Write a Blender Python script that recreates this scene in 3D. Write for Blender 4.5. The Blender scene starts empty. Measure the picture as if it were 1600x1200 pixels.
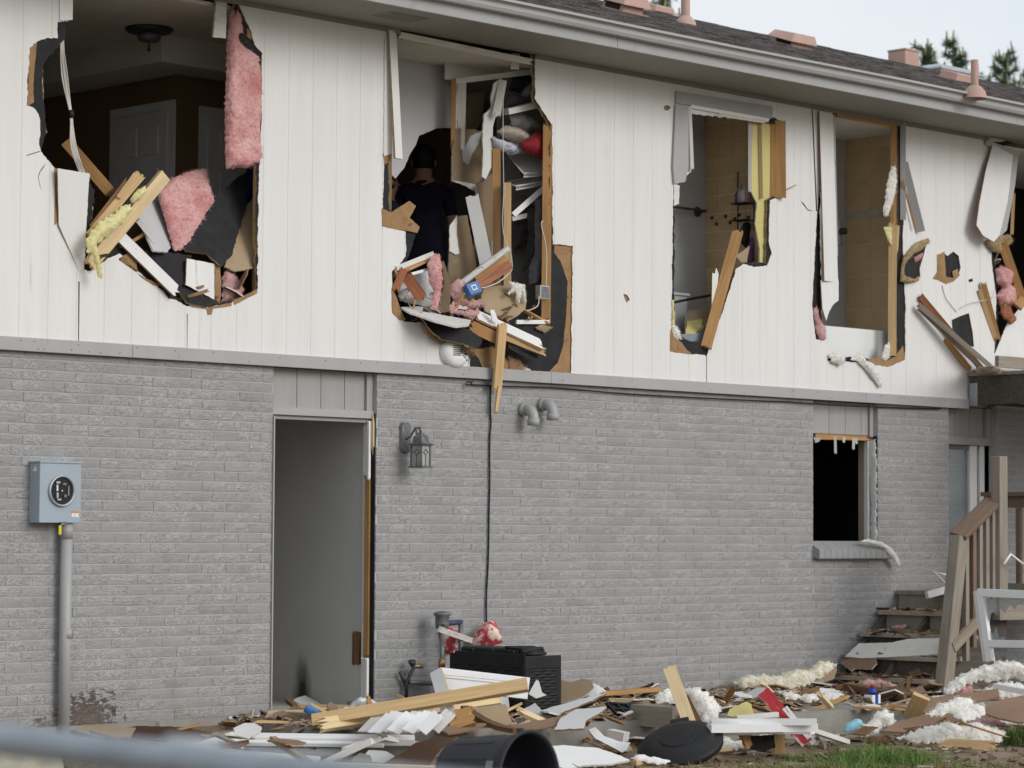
import bpy, bmesh, math, random
from mathutils import Vector, Matrix, noise as mnoise
from mathutils.geometry import delaunay_2d_cdt
S = bpy.context.scene
R = math.radians
# ---------------------------------------------------------------- camera
F_PX = 4250.0
def _n(v): return v.normalized()
_X = _n(Vector((4250, -256, -4250)))
_Z = Vector((450, 78000, -4250)); _Z = _n(_Z - _X * _Z.dot(_X))
_Y = _Z.cross(_X)
CM = Matrix((_X, _Y, _Z))
CAM = Vector((-11.893, -14.163, 1.222))
cam_data = bpy.data.cameras.new('camera')
cam = bpy.data.objects.new('camera', cam_data); S.collection.objects.link(cam)
cam.matrix_world = Matrix.Translation(CAM) @ CM.to_4x4()
cam_data.sensor_width = 36.0
cam_data.lens = 36.0 * F_PX / 1600.0
cam_data.clip_end = 600
cam_data.dof.use_dof = True
cam_data.dof.focus_distance = 19.3
cam_data.dof.aperture_fstop = 3.3
S.camera = cam
# ---------------------------------------------------------------- sky, sun, exposure
SUN_DIR = Vector((0.20, -0.88, 0.39)).normalized()
W = bpy.data.worlds.new('World'); S.world = W; W.use_nodes = True
wt = W.node_tree; wt.nodes.clear()
wo = wt.nodes.new('ShaderNodeOutputWorld'); wb = wt.nodes.new('ShaderNodeBackground')
sky = wt.nodes.new('ShaderNodeTexSky'); sky.sky_type = 'NISHITA'; sky.sun_disc = False
sky.sun_elevation = math.asin(SUN_DIR.z); sky.sun_rotation = math.atan2(SUN_DIR.x, SUN_DIR.y)
sky.air_density = 1.0; sky.dust_density = 4.0
tc = wt.nodes.new('ShaderNodeTexCoord')
cl = wt.nodes.new('ShaderNodeTexNoise'); cl.inputs['Scale'].default_value = 3.0; cl.inputs['Detail'].default_value = 5
mp = wt.nodes.new('ShaderNodeMapping'); mp.inputs['Scale'].default_value = (1, 1, 3.0)
wt.links.new(tc.outputs['Generated'], mp.inputs['Vector']); wt.links.new(mp.outputs['Vector'], cl.inputs['Vector'])
cr = wt.nodes.new('ShaderNodeValToRGB')
cr.color_ramp.elements[0].position = .30; cr.color_ramp.elements[0].color = (7.3, 7.9, 8.6, 1)
cr.color_ramp.elements[1].position = .72; cr.color_ramp.elements[1].color = (9.3, 9.5, 9.6, 1)
wt.links.new(cl.outputs['Fac'], cr.inputs['Fac'])
mx = wt.nodes.new('ShaderNodeMix'); mx.data_type = 'RGBA'; mx.inputs['Factor'].default_value = 0.9
wt.links.new(sky.outputs['Color'], mx.inputs['A']); wt.links.new(cr.outputs['Color'], mx.inputs['B'])
wt.links.new(mx.outputs['Result'], wb.inputs['Color']); wb.inputs['Strength'].default_value = 0.103
wt.links.new(wb.outputs['Background'], wo.inputs['Surface'])
sd = bpy.data.lights.new('sun', 'SUN'); sd.energy = 1.5; sd.angle = R(30); sd.color = (1, .975, .94)
sun = bpy.data.objects.new('sun', sd); S.collection.objects.link(sun)
sun.rotation_euler = SUN_DIR.to_track_quat('Z', 'Y').to_euler()
S.view_settings.view_transform = 'Standard'; S.view_settings.look = 'None'
S.view_settings.exposure = 0.06; S.view_settings.gamma = 1; S.view_settings.use_curve_mapping = False
S.cycles.max_bounces = 6; S.cycles.diffuse_bounces = 5; S.cycles.glossy_bounces = 2; S.cycles.transmission_bounces = 4
# ---------------------------------------------------------------- picture point -> place on a plane of the house
def ray(px, py): return CM @ Vector((px - 800, 600 - py, -F_PX))
def P(px, py, Y=0.0):
    r = ray(px, py); return CAM + r * ((Y - CAM.y) / r.y)
def PZ(px, py, Z):
    r = ray(px, py); return CAM + r * ((Z - CAM.z) / r.z)
def PX(px, py, X):
    r = ray(px, py); return CAM + r * ((X - CAM.x) / r.x)
def PP(px, py, pt, nrm):
    r = ray(px, py); return CAM + r * ((pt - CAM).dot(nrm) / r.dot(nrm))
V = Vector
rnd = random.Random(7)
# ---------------------------------------------------------------- materials
def M(name, col, rough=.75, var=.12, vscale=6, bump=.15, bscale=40, stretch=(1, 1, 1), coord='Object',
      col2=None, spot=None, sscale=5, sthr=.6, metal=0, spec=.3, alpha=None, bdist=.01, detail=4, trans=0):
    m = bpy.data.materials.new(name); m.use_nodes = True
    t = m.node_tree; b = t.nodes['Principled BSDF']; L = t.links.new
    b.inputs['Roughness'].default_value = rough; b.inputs['Metallic'].default_value = metal
    b.inputs['Specular IOR Level'].default_value = spec
    if coord == 'World':
        src = t.nodes.new('ShaderNodeNewGeometry').outputs['Position']
    else:
        src = t.nodes.new('ShaderNodeTexCoord').outputs[coord]
    mp = t.nodes.new('ShaderNodeMapping'); mp.inputs['Scale'].default_value = stretch; L(src, mp.inputs['Vector'])
    oi = t.nodes.new('ShaderNodeObjectInfo')
    ad = t.nodes.new('ShaderNodeVectorMath'); ad.operation = 'ADD'
    if coord == 'World': L(mp.outputs['Vector'], ad.inputs[0])
    else:
        sc = t.nodes.new('ShaderNodeMath'); sc.operation = 'MULTIPLY'; sc.inputs[1].default_value = 37
        L(oi.outputs['Random'], sc.inputs[0]); L(mp.outputs['Vector'], ad.inputs[0]); L(sc.outputs[0], ad.inputs[1])
    n = t.nodes.new('ShaderNodeTexNoise'); n.inputs['Scale'].default_value = vscale; n.inputs['Detail'].default_value = detail
    n.inputs['Roughness'].default_value = .6
    L(ad.outputs[0], n.inputs['Vector'])
    c = V(col[:3]); c2 = V(col2) if col2 else c * (1 + var)
    c1 = c if col2 else c * (1 - var)
    rp = t.nodes.new('ShaderNodeValToRGB'); rp.color_ramp.elements[0].position = .3; rp.color_ramp.elements[1].position = .7
    rp.color_ramp.elements[0].color = (*c1, 1); rp.color_ramp.elements[1].color = (*c2, 1)
    L(n.outputs['Fac'], rp.inputs['Fac']); out = rp.outputs['Color']
    if spot:
        n2 = t.nodes.new('ShaderNodeTexNoise'); n2.inputs['Scale'].default_value = sscale; n2.inputs['Detail'].default_value = 8
        n2.inputs['Roughness'].default_value = .65
        L(ad.outputs[0], n2.inputs['Vector'])
        r2 = t.nodes.new('ShaderNodeValToRGB'); r2.color_ramp.elements[0].position = sthr; r2.color_ramp.elements[1].position = sthr + .06
        L(n2.outputs['Fac'], r2.inputs['Fac'])
        mm = t.nodes.new('ShaderNodeMix'); mm.data_type = 'RGBA'; L(r2.outputs['Color'], mm.inputs['Factor'])
        L(out, mm.inputs['A']); mm.inputs['B'].default_value = (*spot, 1); out = mm.outputs['Result']
    L(out, b.inputs['Base Color'])
    if bump:
        nb = t.nodes.new('ShaderNodeTexNoise'); nb.inputs['Scale'].default_value = bscale; nb.inputs['Detail'].default_value = 5
        L(ad.outputs[0], nb.inputs['Vector'])
        bp = t.nodes.new('ShaderNodeBump'); bp.inputs['Strength'].default_value = bump; bp.inputs['Distance'].default_value = bdist
        L(nb.outputs['Fac'], bp.inputs['Height']); L(bp.outputs['Normal'], b.inputs['Normal'])
    if alpha is not None:
        b.inputs['Alpha'].default_value = alpha
    if trans:
        b.inputs['Transmission Weight'].default_value = trans
    return m

def nodes(m): return m.node_tree, m.node_tree.nodes['Principled BSDF']

m_siding = M('white_siding_paint', (.70, .695, .685), .6, .04, 2.5, .45, 26, (3.2, 1, .22), 'World', bdist=.006, spot=(.56, .55, .53), sscale=2.6, sthr=.645)
m_trim = M('grey_trim_paint', (.365, .365, .37), .55, .06, 3, .12, 40, (1, 1, .4), 'World', spot=(.33, .325, .315), sscale=4, sthr=.62)
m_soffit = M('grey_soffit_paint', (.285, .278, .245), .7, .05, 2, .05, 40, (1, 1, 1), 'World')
m_recess = M('grey_panel_paint', (.33, .328, .32), .6, .06, 4, .2, 40, (3, 1, .3), 'World')
m_gutter = M('grey_gutter_metal', (.41, .415, .42), .38, .06, 3, .03, 20, (.3, 1, 1), 'World', spec=.5)
m_frieze_shade = M('frieze_in_shade_tone', (.24, .235, .22), .7, .08, 4, .1, 40, (1, 1, 1), 'World')  # shade below the eave is put into this dark frieze colour
m_dry = M('drywall_face', (.62, .62, .60), .85, .06, 5, .1, 60, spot=(.45, .42, .37), sscale=4, sthr=.68)
m_drygrey = M('grey_painted_drywall', (.50, .51, .52), .8, .05, 4, .08, 60)
m_gyp = M('gypsum_core', (.66, .64, .60), .9, .12, 30, .6, 60)
m_kraft = M('drywall_kraft_back', (.225, .165, .105), .85, .1, 5, .1, 50, spot=(.30, .24, .17), sscale=6, sthr=.66)
m_wall_tan = M('tan_paint', (.33, .275, .20), .7, .05, 4, .05, 60)
m_wall_brown = M('brown_room_paint', (.20, .135, .075), .8, .08, 3, .05, 60)
m_ceil = M('ceiling_paint', (.74, .73, .68), .9, .06, 3, .1, 90)
m_black = M('black_sheathing', (.018, .018, .020), .75, .35, 9, .35, 60, spot=(.05, .05, .052), sscale=14, sthr=.68)
m_brownfib = M('torn_fibreboard', (.31, .19, .095), .95, .18, 10, .7, 55, spot=(.17, .095, .045), sscale=13, sthr=.63)
m_fibedge = M('fibreboard_edge', (.36, .27, .15), .95, .3, 25, .8, 60)
def wood(name, c, v=.2, spot=None, st=(.6, 9, 9), **k):
    return M(name, c, k.pop('rough', .7), v, 5, .25, 9, st, 'Object', spot=spot, sscale=k.pop('sscale', 2.0), sthr=k.pop('sthr', .66), bdist=.004, **k)
m_wood = wood('fresh_pine', (.56, .385, .195), .16, (.40, .22, .09))
m_wood2 = wood('amber_pine', (.42, .235, .095), .22, (.22, .105, .04))
m_woodpale = wood('pale_pine', (.66, .51, .30), .12, (.50, .33, .16))
m_woodred = wood('red_splintered_wood', (.33, .13, .065), .3, (.50, .28, .16))
m_woodgrey = wood('weathered_grey_wood', (.27, .238, .198), .2, (.26, .185, .12), sthr=.6)
m_tread = wood('brown_weathered_tread', (.36, .30, .235), .18, (.24, .185, .135))
m_wooddark = wood('dark_weathered_wood', (.082, .07, .06), .3, (.15, .115, .085), sthr=.6)
m_railwood = wood('brown_stained_rail', (.185, .128, .092), .16, (.12, .08, .055))
m_wetwood = wood('wet_brown_wood', (.15, .082, .04), .3, (.07, .04, .02), sthr=.55)
m_white = M('white_trim', (.74, .74, .735), .45, .05, 4, .05, 30, spot=(.55, .53, .49), sscale=5, sthr=.7)
m_vinyl = M('white_vinyl', (.78, .78, .78), .35, .03, 4, .02, 30, spot=(.6, .58, .54), sscale=7, sthr=.7)
m_aged = M('peeling_white_paint', (.66, .65, .62), .7, .1, 6, .4, 30, (.5, 6, 6), spot=(.26, .23, .20), sscale=5, sthr=.6)
m_pink = M('pink_insulation', (.52, .21, .205), .95, .16, 6, .9, 30, col2=(.72, .45, .44), bdist=.02, detail=8, spot=(.42, .13, .13), sscale=4, sthr=.64)
m_pinkpale = M('pale_pink_insulation', (.62, .40, .385), .95, .1, 8, .9, 30, col2=(.46, .25, .24), bdist=.02)
m_yellow = M('yellow_insulation', (.70, .62, .27), .95, .12, 8, .9, 26, col2=(.76, .73, .44), bdist=.02)
m_yellowboard = M('yellow_board', (.56, .50, .20), .7, .06, 4, .1, 40)
m_wool = M('white_insulation', (.72, .70, .64), .95, .08, 6, .9, 26, col2=(.80, .79, .76), bdist=.02, spot=(.50, .44, .33), sscale=3.5, sthr=.64)
m_cream = M('cream_insulation', (.72, .67, .52), .95, .08, 6, .9, 26, col2=(.78, .74, .62), bdist=.02, spot=(.45, .36, .22), sscale=3.5, sthr=.66)
m_concrete = M('concrete', (.27, .26, .235), .9, .16, 5, .35, 45, (1, 1, 1), 'World', spot=(.17, .155, .13), sscale=2.4, sthr=.56)
m_dirt = M('dirt', (.215, .168, .115), 1, .4, 4, .9, 30, (1, 1, 1), 'World', spot=(.32, .275, .205), sscale=2.6, sthr=.56, bdist=.03)
m_blackplastic = M('black_plastic', (.016, .0165, .018), .55, .2, 6, .12, 60, spec=.25, spot=(.06, .058, .055), sscale=5, sthr=.68)
m_plasticnavy = M('dark_bin_plastic', (.018, .020, .025), .5, .15, 5, .08, 40, spec=.3, spot=(.07, .07, .07), sscale=5, sthr=.7)
m_metal = M('grey_meter_paint', (.315, .375, .435), .42, .04, 3, .03, 30, spec=.5)
m_steel = M('galvanised_steel', (.42, .44, .46), .45, .14, 8, .1, 40, metal=.6)
m_darkmetal = M('dark_iron', (.065, .067, .07), .5, .3, 12, .3, 60, metal=.4)
m_pewter = M('pewter_lantern', (.17, .17, .175), .45, .35, 18, .3, 60, metal=.35)
m_pvc = M('grey_painted_pvc', (.345, .345, .345), .45, .05, 4, .03, 30, spec=.4)
m_blackwire = M('black_wire', (.015, .015, .016), .5, .2, 4, 0)
m_cable = M('cream_cable', (.60, .575, .52), .5, .1, 4, 0)
m_rust = M('roof_vent_paint', (.46, .305, .255), .65, .08, 5, .1, 40)
m_shingle = M('shingle', (.034, .031, .032), .95, .45, 5, .9, 40, (.8, 5, 5), 'World', col2=(.20, .182, .18), spot=(.022, .020, .021), sscale=4, sthr=.6)
m_bouncefloor = M('pale_bounce_floor', (.46, .43, .38), .95, .1, 6, .3, 60)  # floor tone made up pale so it bounces light up into the rooms
m_sill = M('grey_painted_sill', (.30, .30, .302), .65, .08, 6, .5, 40, coord='World')
m_glass = M('window_glass', (.55, .60, .62), .08, .02, 3, 0, spec=.6, trans=.72)
m_navy = M('navy_cloth', (.013, .014, .030), .9, .2, 5, .1, 40)
m_skin = M('skin', (.42, .24, .17), .6, .08, 6, .05, 60)
m_hair = M('dark_hair', (.012, .010, .009), .7, .3, 30, .4, 90)
m_greydoor = M('grey_interior_wall', (.50, .50, .49), .75, .05, 3, .06, 60, spot=(.43, .43, .42), sscale=9, sthr=.7)
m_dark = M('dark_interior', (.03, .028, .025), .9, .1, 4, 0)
m_tile = M('tan_tile', (.56, .40, .21), .35, .2, 3.5, .05, 30, col2=(.68, .51, .29), spec=.5, detail=6)
m_grout = M('grout', (.74, .62, .46), .9, .1, 10, 0)
m_grey_cloth = M('grey_cloth', (.42, .42, .43), .9, .2, 8, .3, 30)
m_beige_cloth = M('beige_cloth', (.50, .45, .37), .9, .15, 8, .3, 30)
m_pattern_cloth = M('pale_blue_print_cloth', (.50, .52, .58), .9, .1, 8, .3, 30, spot=(.22, .24, .33), sscale=26, sthr=.54)
m_red_cloth = M('red_cloth', (.24, .018, .028), .85, .2, 6, .2, 30)
m_black_cloth = M('black_cloth', (.035, .035, .038), .85, .35, 8, .3, 30)
m_charcoal = M('charcoal_cloth', (.14, .135, .14), .9, .25, 8, .3, 30)
m_purple = M('purple_cloth', (.22, .11, .24), .85, .2, 8, .3, 30)
m_floral = M('red_floral_cloth', (.46, .06, .08), .85, .12, 6, .2, 30, spot=(.74, .60, .52), sscale=13, sthr=.505)
m_blue = M('blue_plastic', (.07, .19, .45), .4, .15, 8, .1, 40)
m_bluebag = M('light_blue_plastic', (.28, .55, .68), .4, .12, 12, .4, 30)
m_brass = M('brass', (.40, .28, .13), .4, .2, 20, .1, 60, metal=.8)
m_yelplastic = M('yellow_plastic', (.70, .58, .04), .4, .1, 5, 0)
m_orange = M('orange_print', (.70, .20, .04), .6, .05, 5, 0)
m_foam = M('white_foam', (.74, .74, .70), .9, .08, 14, .7, 30)
m_redpaint = M('peeling_red_paint', (.42, .03, .04), .6, .15, 6, .3, 30, (.4, 2, 2), spot=(.72, .68, .60), sscale=6, sthr=.51)
m_brownboard = M('dark_brown_hardboard', (.060, .034, .021), .8, .15, 8, .2, 60)
m_cardbrown = M('brown_hardboard', (.24, .155, .105), .9, .1, 6, .25, 40, spot=(.14, .09, .06), sscale=4, sthr=.62)
m_tanboard = M('tan_painted_board', (.36, .27, .17), .75, .08, 5, .1, 40)
m_foil = M('silver_foil', (.55, .56, .58), .5, .1, 10, .3, 40, metal=.3)
m_tub = M('white_tub', (.72, .73, .73), .25, .02, 3, 0, spec=.5)
m_grass = M('grass_blade', (.075, .15, .03), .7, .3, 12, 0, coord='World', col2=(.16, .235, .06))
m_drygrass = M('dry_grass', (.24, .18, .09), .9, .3, 12, 0, coord='World')
m_needle = M('pine_needles', (.09, .135, .08), .8, .3, 6, 0, coord='World', col2=(.15, .20, .12))
m_candle = M('pine_candle', (.26, .31, .17), .8, .15, 6, 0, coord='World')
m_bark = M('pine_bark', (.10, .07, .05), .9, .3, 14, .6, 30)
m_blind = M('grey_blind', (.10, .105, .11), .5, .05, 4, 0)
m_chip = M('litter_pale', (.56, .51, .43), .9, .25, 3, .2, 30, coord='World', col2=(.25, .17, .10))
m_chip2 = M('litter_dark', (.10, .066, .04), .95, .3, 3, .3, 30, coord='World', col2=(.20, .14, .09))

# painted brick: wavy bark relief on the rough bricks, worn paint low on the wall beside the conduit
def brick_material(name, mortar=False):
    m = bpy.data.materials.new(name); m.use_nodes = True
    t, b = nodes(m); L = t.links.new; N = t.nodes.new
    pos = N('ShaderNodeNewGeometry').outputs['Position']
    b.inputs['Roughness'].default_value = .62; b.inputs['Specular IOR Level'].default_value = .3
    n = N('ShaderNodeTexNoise'); n.inputs['Scale'].default_value = 4; n.inputs['Detail'].default_value = 8; n.inputs['Roughness'].default_value = .7
    L(pos, n.inputs['Vector'])
    rp = N('ShaderNodeValToRGB'); rp.color_ramp.elements[0].position = .25; rp.color_ramp.elements[1].position = .75
    k = 1.36 if mortar else 1.15  # mortar lightened to paint in the sky light its joint edges catch
    rp.color_ramp.elements[0].color = (.262 * k, .260 * k, .262 * k, 1); rp.color_ramp.elements[1].color = (.322 * k, .320 * k, .322 * k, 1)
    L(n.outputs['Fac'], rp.inputs['Fac'])
    at = N('ShaderNodeAttribute'); at.attribute_name = 'tint'
    mt = N('ShaderNodeMix'); mt.data_type = 'RGBA'; mt.blend_type = 'MULTIPLY'; mt.inputs['Factor'].default_value = 1
    L(rp.outputs['Color'], mt.inputs['A'])
    if mortar: mt.inputs['B'].default_value = (1, 1, 1, 1)
    else: L(at.outputs['Color'], mt.inputs['B'])
    col = mt.outputs['Result']
    # worn area: distance from a point low on the wall, broken up by noise
    def worn(cx, cz, rx, rz, amt):
        mpp = N('ShaderNodeMapping'); mpp.vector_type = 'POINT'
        mpp.inputs['Location'].default_value = (-cx / rx, 0, -cz / rz); mpp.inputs['Scale'].default_value = (1 / rx, 0, 1 / rz)
        L(pos, mpp.inputs['Vector'])
        ln = N('ShaderNodeVectorMath'); ln.operation = 'LENGTH'; L(mpp.outputs['Vector'], ln.inputs[0])
        mr = N('ShaderNodeMapRange'); mr.inputs['From Min'].default_value = 0; mr.inputs['From Max'].default_value = 1
        mr.inputs['To Min'].default_value = amt; mr.inputs['To Max'].default_value = 0; L(ln.outputs['Value'], mr.inputs['Value'])
        return mr.outputs['Result']
    wa = worn(-1.50, .04, .55, .36, .50)
    wb_ = worn(-1.86, .0, .22, .13, .42)
    mxn = N('ShaderNodeMath'); mxn.operation = 'MAXIMUM'; L(wa, mxn.inputs[0]); L(wb_, mxn.inputs[1])
    fn = N('ShaderNodeTexNoise'); fn.inputs['Scale'].default_value = 34; fn.inputs['Detail'].default_value = 6; fn.inputs['Roughness'].default_value = .7
    fm = N('ShaderNodeMapping'); fm.inputs['Scale'].default_value = (.55, 1, 1.2); L(pos, fm.inputs['Vector']); L(fm.outputs['Vector'], fn.inputs['Vector'])
    sm = N('ShaderNodeMath'); sm.operation = 'ADD'; L(mxn.outputs[0], sm.inputs[0]); L(fn.outputs['Fac'], sm.inputs[1])
    st = N('ShaderNodeValToRGB'); st.color_ramp.elements[0].position = .80; st.color_ramp.elements[1].position = .84
    L(sm.outputs[0], st.inputs['Fac'])
    mw = N('ShaderNodeMix'); mw.data_type = 'RGBA'; L(st.outputs['Color'], mw.inputs['Factor']); L(col, mw.inputs['A'])
    mw.inputs['B'].default_value = (.105, .078, .075, 1)
    sp = N('ShaderNodeSeparateXYZ'); L(pos, sp.inputs[0])          # splashed soil along the foot of the wall
    dn = N('ShaderNodeTexNoise'); dn.inputs['Scale'].default_value = 3.2; dn.inputs['Detail'].default_value = 7; dn.inputs['Roughness'].default_value = .7; L(pos, dn.inputs['Vector'])
    dz = N('ShaderNodeMath'); dz.operation = 'MULTIPLY_ADD'; L(sp.outputs['Z'], dz.inputs[0]); dz.inputs[1].default_value = -1.1; L(dn.outputs['Fac'], dz.inputs[2])
    dr = N('ShaderNodeMapRange'); dr.inputs['From Min'].default_value = .30; dr.inputs['From Max'].default_value = .62; dr.inputs['To Max'].default_value = .42; L(dz.outputs[0], dr.inputs['Value'])
    md = N('ShaderNodeMix'); md.data_type = 'RGBA'; L(dr.outputs['Result'], md.inputs['Factor']); L(mw.outputs['Result'], md.inputs['A']); md.inputs['B'].default_value = (.235, .205, .165, 1)
    L(md.outputs['Result'], b.inputs['Base Color'])
    # relief
    rm = N('ShaderNodeMapping'); rm.inputs['Scale'].default_value = (17, 17, 36); L(pos, rm.inputs['Vector'])
    rn = N('ShaderNodeTexNoise'); rn.inputs['Scale'].default_value = 1.0; rn.inputs['Detail'].default_value = 1.5; rn.inputs['Distortion'].default_value = .6
    L(rm.outputs['Vector'], rn.inputs['Vector'])
    pm_ = N('ShaderNodeMath'); pm_.operation = 'MULTIPLY'; pm_.inputs[1].default_value = 9.0; L(rn.outputs['Fac'], pm_.inputs[0])
    pp = N('ShaderNodeMath'); pp.operation = 'PINGPONG'; pp.inputs[1].default_value = .5; L(pm_.outputs[0], pp.inputs[0])
    rr = N('ShaderNodeValToRGB'); e = rr.color_ramp.elements
    e[0].position = .015; e[0].color = (0, 0, 0, 1); e[1].position = .5; e[1].color = (1, 1, 1, 1); q = e.new(.085); q.color = (.88, .88, .88, 1)
    L(pp.outputs[0], rr.inputs['Fac'])
    ra = N('ShaderNodeAttribute'); ra.attribute_name = 'ruf'
    mu = N('ShaderNodeMath'); mu.operation = 'MULTIPLY'; L(rr.outputs['Color'], mu.inputs[0]); L(ra.outputs['Fac'], mu.inputs[1])
    gn = N('ShaderNodeTexNoise'); gn.inputs['Scale'].default_value = 110; gn.inputs['Detail'].default_value = 3; L(pos, gn.inputs['Vector'])
    g2 = N('ShaderNodeMath'); g2.operation = 'MULTIPLY_ADD'; L(gn.outputs['Fac'], g2.inputs[0]); g2.inputs[1].default_value = .55
    L(mu.outputs[0], g2.inputs[2])
    bp = N('ShaderNodeBump'); bp.inputs['Strength'].default_value = .9; bp.inputs['Distance'].default_value = .0058
    L(g2.outputs[0], bp.inputs['Height']); L(bp.outputs['Normal'], b.inputs['Normal'])
    return m
m_brick = brick_material('grey_painted_brick'); m_mortar = brick_material('grey_painted_mortar', True)

# ---------------------------------------------------------------- building helpers
COL = S.collection
def tag(o, label=None, cat=None, group=None, kind=None):
    if label: o['label'] = label
    if cat: o['category'] = cat
    if group: o['group'] = group
    if kind: o['kind'] = kind
    return o
def empty(name, loc=(0, 0, 0), parent=None):
    o = bpy.data.objects.new(name, None); COL.objects.link(o); o.location = loc; o.empty_display_size = .1
    if parent: adopt(o, parent)
    return o
def wmat(o):
    """world matrix without waiting for the depsgraph"""
    m = o.matrix_basis.copy()
    if o.parent: m = wmat(o.parent) @ o.matrix_parent_inverse @ m
    return m
def adopt(o, parent):
    o.parent = parent; o.matrix_parent_inverse = wmat(parent).inverted()
def mk(name, verts, faces, mats, parent=None, midx=None, mat4=None, smooth=False, sm_angle=None):
    me = bpy.data.meshes.new(name); me.from_pydata([tuple(v) for v in verts], [], faces)
    if not isinstance(mats, (list, tuple)): mats = [mats]
    for m in mats: me.materials.append(m)
    if midx: me.polygons.foreach_set('material_index', midx)
    if smooth: me.polygons.foreach_set('use_smooth', [True] * len(me.polygons))
    me.validate(); me.update()
    o = bpy.data.objects.new(name, me); COL.objects.link(o)
    if mat4 is not None: o.matrix_basis = mat4
    if parent: adopt(o, parent)
    return o
class MB:
    """collects shapes that belong to ONE part"""
    def __init__(s): s.v = []; s.f = []; s.mi = []
    def add(s, vs, fs, mi=0):
        n = len(s.v); s.v += [V(v) for v in vs]; s.f += [tuple(i + n for i in f) for f in fs]
        s.mi += mi if isinstance(mi, list) else [mi] * len(fs); return s
    def bx(s, x0, x1, y0, y1, z0, z1, mi=0):
        vs = [(x, y, z) for x in (x0, x1) for y in (y0, y1) for z in (z0, z1)]
        return s.add(vs, [(0, 1, 3, 2), (4, 6, 7, 5), (0, 4, 5, 1), (2, 3, 7, 6), (0, 2, 6, 4), (1, 5, 7, 3)], mi)
    def bar(s, a, b, w, t, up=(0, 0, 1), mi=0):
        a = V(a); b = V(b); x = (b - a).normalized(); u = V(up); z = (u - x * u.dot(x))
        z = z.normalized() if z.length > 1e-5 else x.orthogonal().normalized(); y = z.cross(x)
        vs = [p + y * (sy * w / 2) + z * (sz * t / 2) for p in (a, b) for sy in (-1, 1) for sz in (-1, 1)]
        return s.add(vs, [(0, 1, 3, 2), (4, 6, 7, 5), (0, 4, 5, 1), (2, 3, 7, 6), (0, 2, 6, 4), (1, 5, 7, 3)], mi)
    def tube(s, pts, r, n=10, caps=True, mi=0):
        pts = [V(p) for p in pts]; rs = r if isinstance(r, (list, tuple)) else [r] * len(pts)
        rings = []; prev = None
        for i, p in enumerate(pts):
            d = (pts[min(i + 1, len(pts) - 1)] - pts[max(i - 1, 0)]).normalized()
            a = d.orthogonal().normalized() if prev is None else (prev - d * prev.dot(d)).normalized()
            prev = a; bb = d.cross(a)
            rings.append([p + (a * math.cos(k * 2 * math.pi / n) + bb * math.sin(k * 2 * math.pi / n)) * rs[i] for k in range(n)])
        vs = [q for ring in rings for q in ring]; fs = []
        for i in range(len(pts) - 1):
            for k in range(n): fs.append((i * n + k, i * n + (k + 1) % n, (i + 1) * n + (k + 1) % n, (i + 1) * n + k))
        if caps: fs.append(tuple(range(n))[::-1]); fs.append(tuple((len(pts) - 1) * n + k for k in range(n)))
        return s.add(vs, fs, mi)
    def lathe(s, c, axis, prof, n=24, mi=0):
        """prof: (radius, along) pairs"""
        c = V(c); ax = V(axis).normalized(); a = ax.orthogonal().normalized(); b = ax.cross(a)
        vs = [c + ax * h + (a * math.cos(k * 2 * math.pi / n) + b * math.sin(k * 2 * math.pi / n)) * r for r, h in prof for k in range(n)]
        fs = [(i * n + k, i * n + (k + 1) % n, (i + 1) * n + (k + 1) % n, (i + 1) * n + k) for i in range(len(prof) - 1) for k in range(n)]
        return s.add(vs, fs, mi)
    def build(s, name, mats, parent=None, smooth=False, mat4=None):
        return mk(name, s.v, s.f, mats, parent, s.mi, mat4, smooth)
def rot_from(x, z):
    x = V(x).normalized(); z = V(z); z = (z - x * z.dot(x))
    z = z.normalized() if z.length > 1e-5 else x.orthogonal().normalized(); y = z.cross(x)
    return Matrix((x, y, z)).transposed()
def inpoly(x, y, poly):
    c = False; j = len(poly) - 1
    for i in range(len(poly)):
        xi, yi = poly[i][0], poly[i][1]; xj, yj = poly[j][0], poly[j][1]
        if (yi > y) != (yj > y) and x < (xj - xi) * (y - yi) / (yj - yi) + xi: c = not c
        j = i
    return c
def ragged(poly, step, amp, rg):
    out = []
    for i in range(len(poly)):
        a = V(poly[i][:2]); b = V(poly[(i + 1) % len(poly)][:2]); d = (b - a); L = d.length
        n = max(1, int(L / step)); nn = V((-d.y, d.x)) / max(L, 1e-6)
        for k in range(n):
            q = a + d * ((k + (rg.uniform(-.3, .3) if 0 < k else 0)) / n)
            if k: q = q + nn * rg.uniform(-amp, amp)
            out.append((q.x, q.y))
    return out
def cutmesh(outer, holes=(), grid=0.0, lines=()):
    """2D triangles of outer minus holes"""
    vs = []; es = []
    for poly in [outer] + list(holes):
        n = len(vs); vs += [V((p[0], p[1])) for p in poly]; es += [(n + i, n + (i + 1) % len(poly)) for i in range(len(poly))]
    for la, lb in lines:
        n = len(vs); vs += [V(la), V(lb)]; es.append((n, n + 1))
    if grid:
        xs = [p[0] for p in outer]; ys = [p[1] for p in outer]; rg = random.Random(3)
        x = min(xs) + grid / 2
        while x < max(xs):
            y = min(ys) + grid / 2
            while y < max(ys):
                gx = x + rg.uniform(-.2, .2) * grid; gy = y + rg.uniform(-.2, .2) * grid
                if inpoly(gx, gy, outer): vs.append(V((gx, gy)))
                y += grid
            x += grid
    r = delaunay_2d_cdt(vs, es, [], 0, 1e-6)
    pv, tris = r[0], r[2]; keep = []
    for t in tris:
        cx = sum(pv[i].x for i in t) / 3; cy = sum(pv[i].y for i in t) / 3
        if inpoly(cx, cy, outer) and not any(inpoly(cx, cy, h) for h in holes): keep.append(tuple(t))
    return pv, keep
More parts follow.
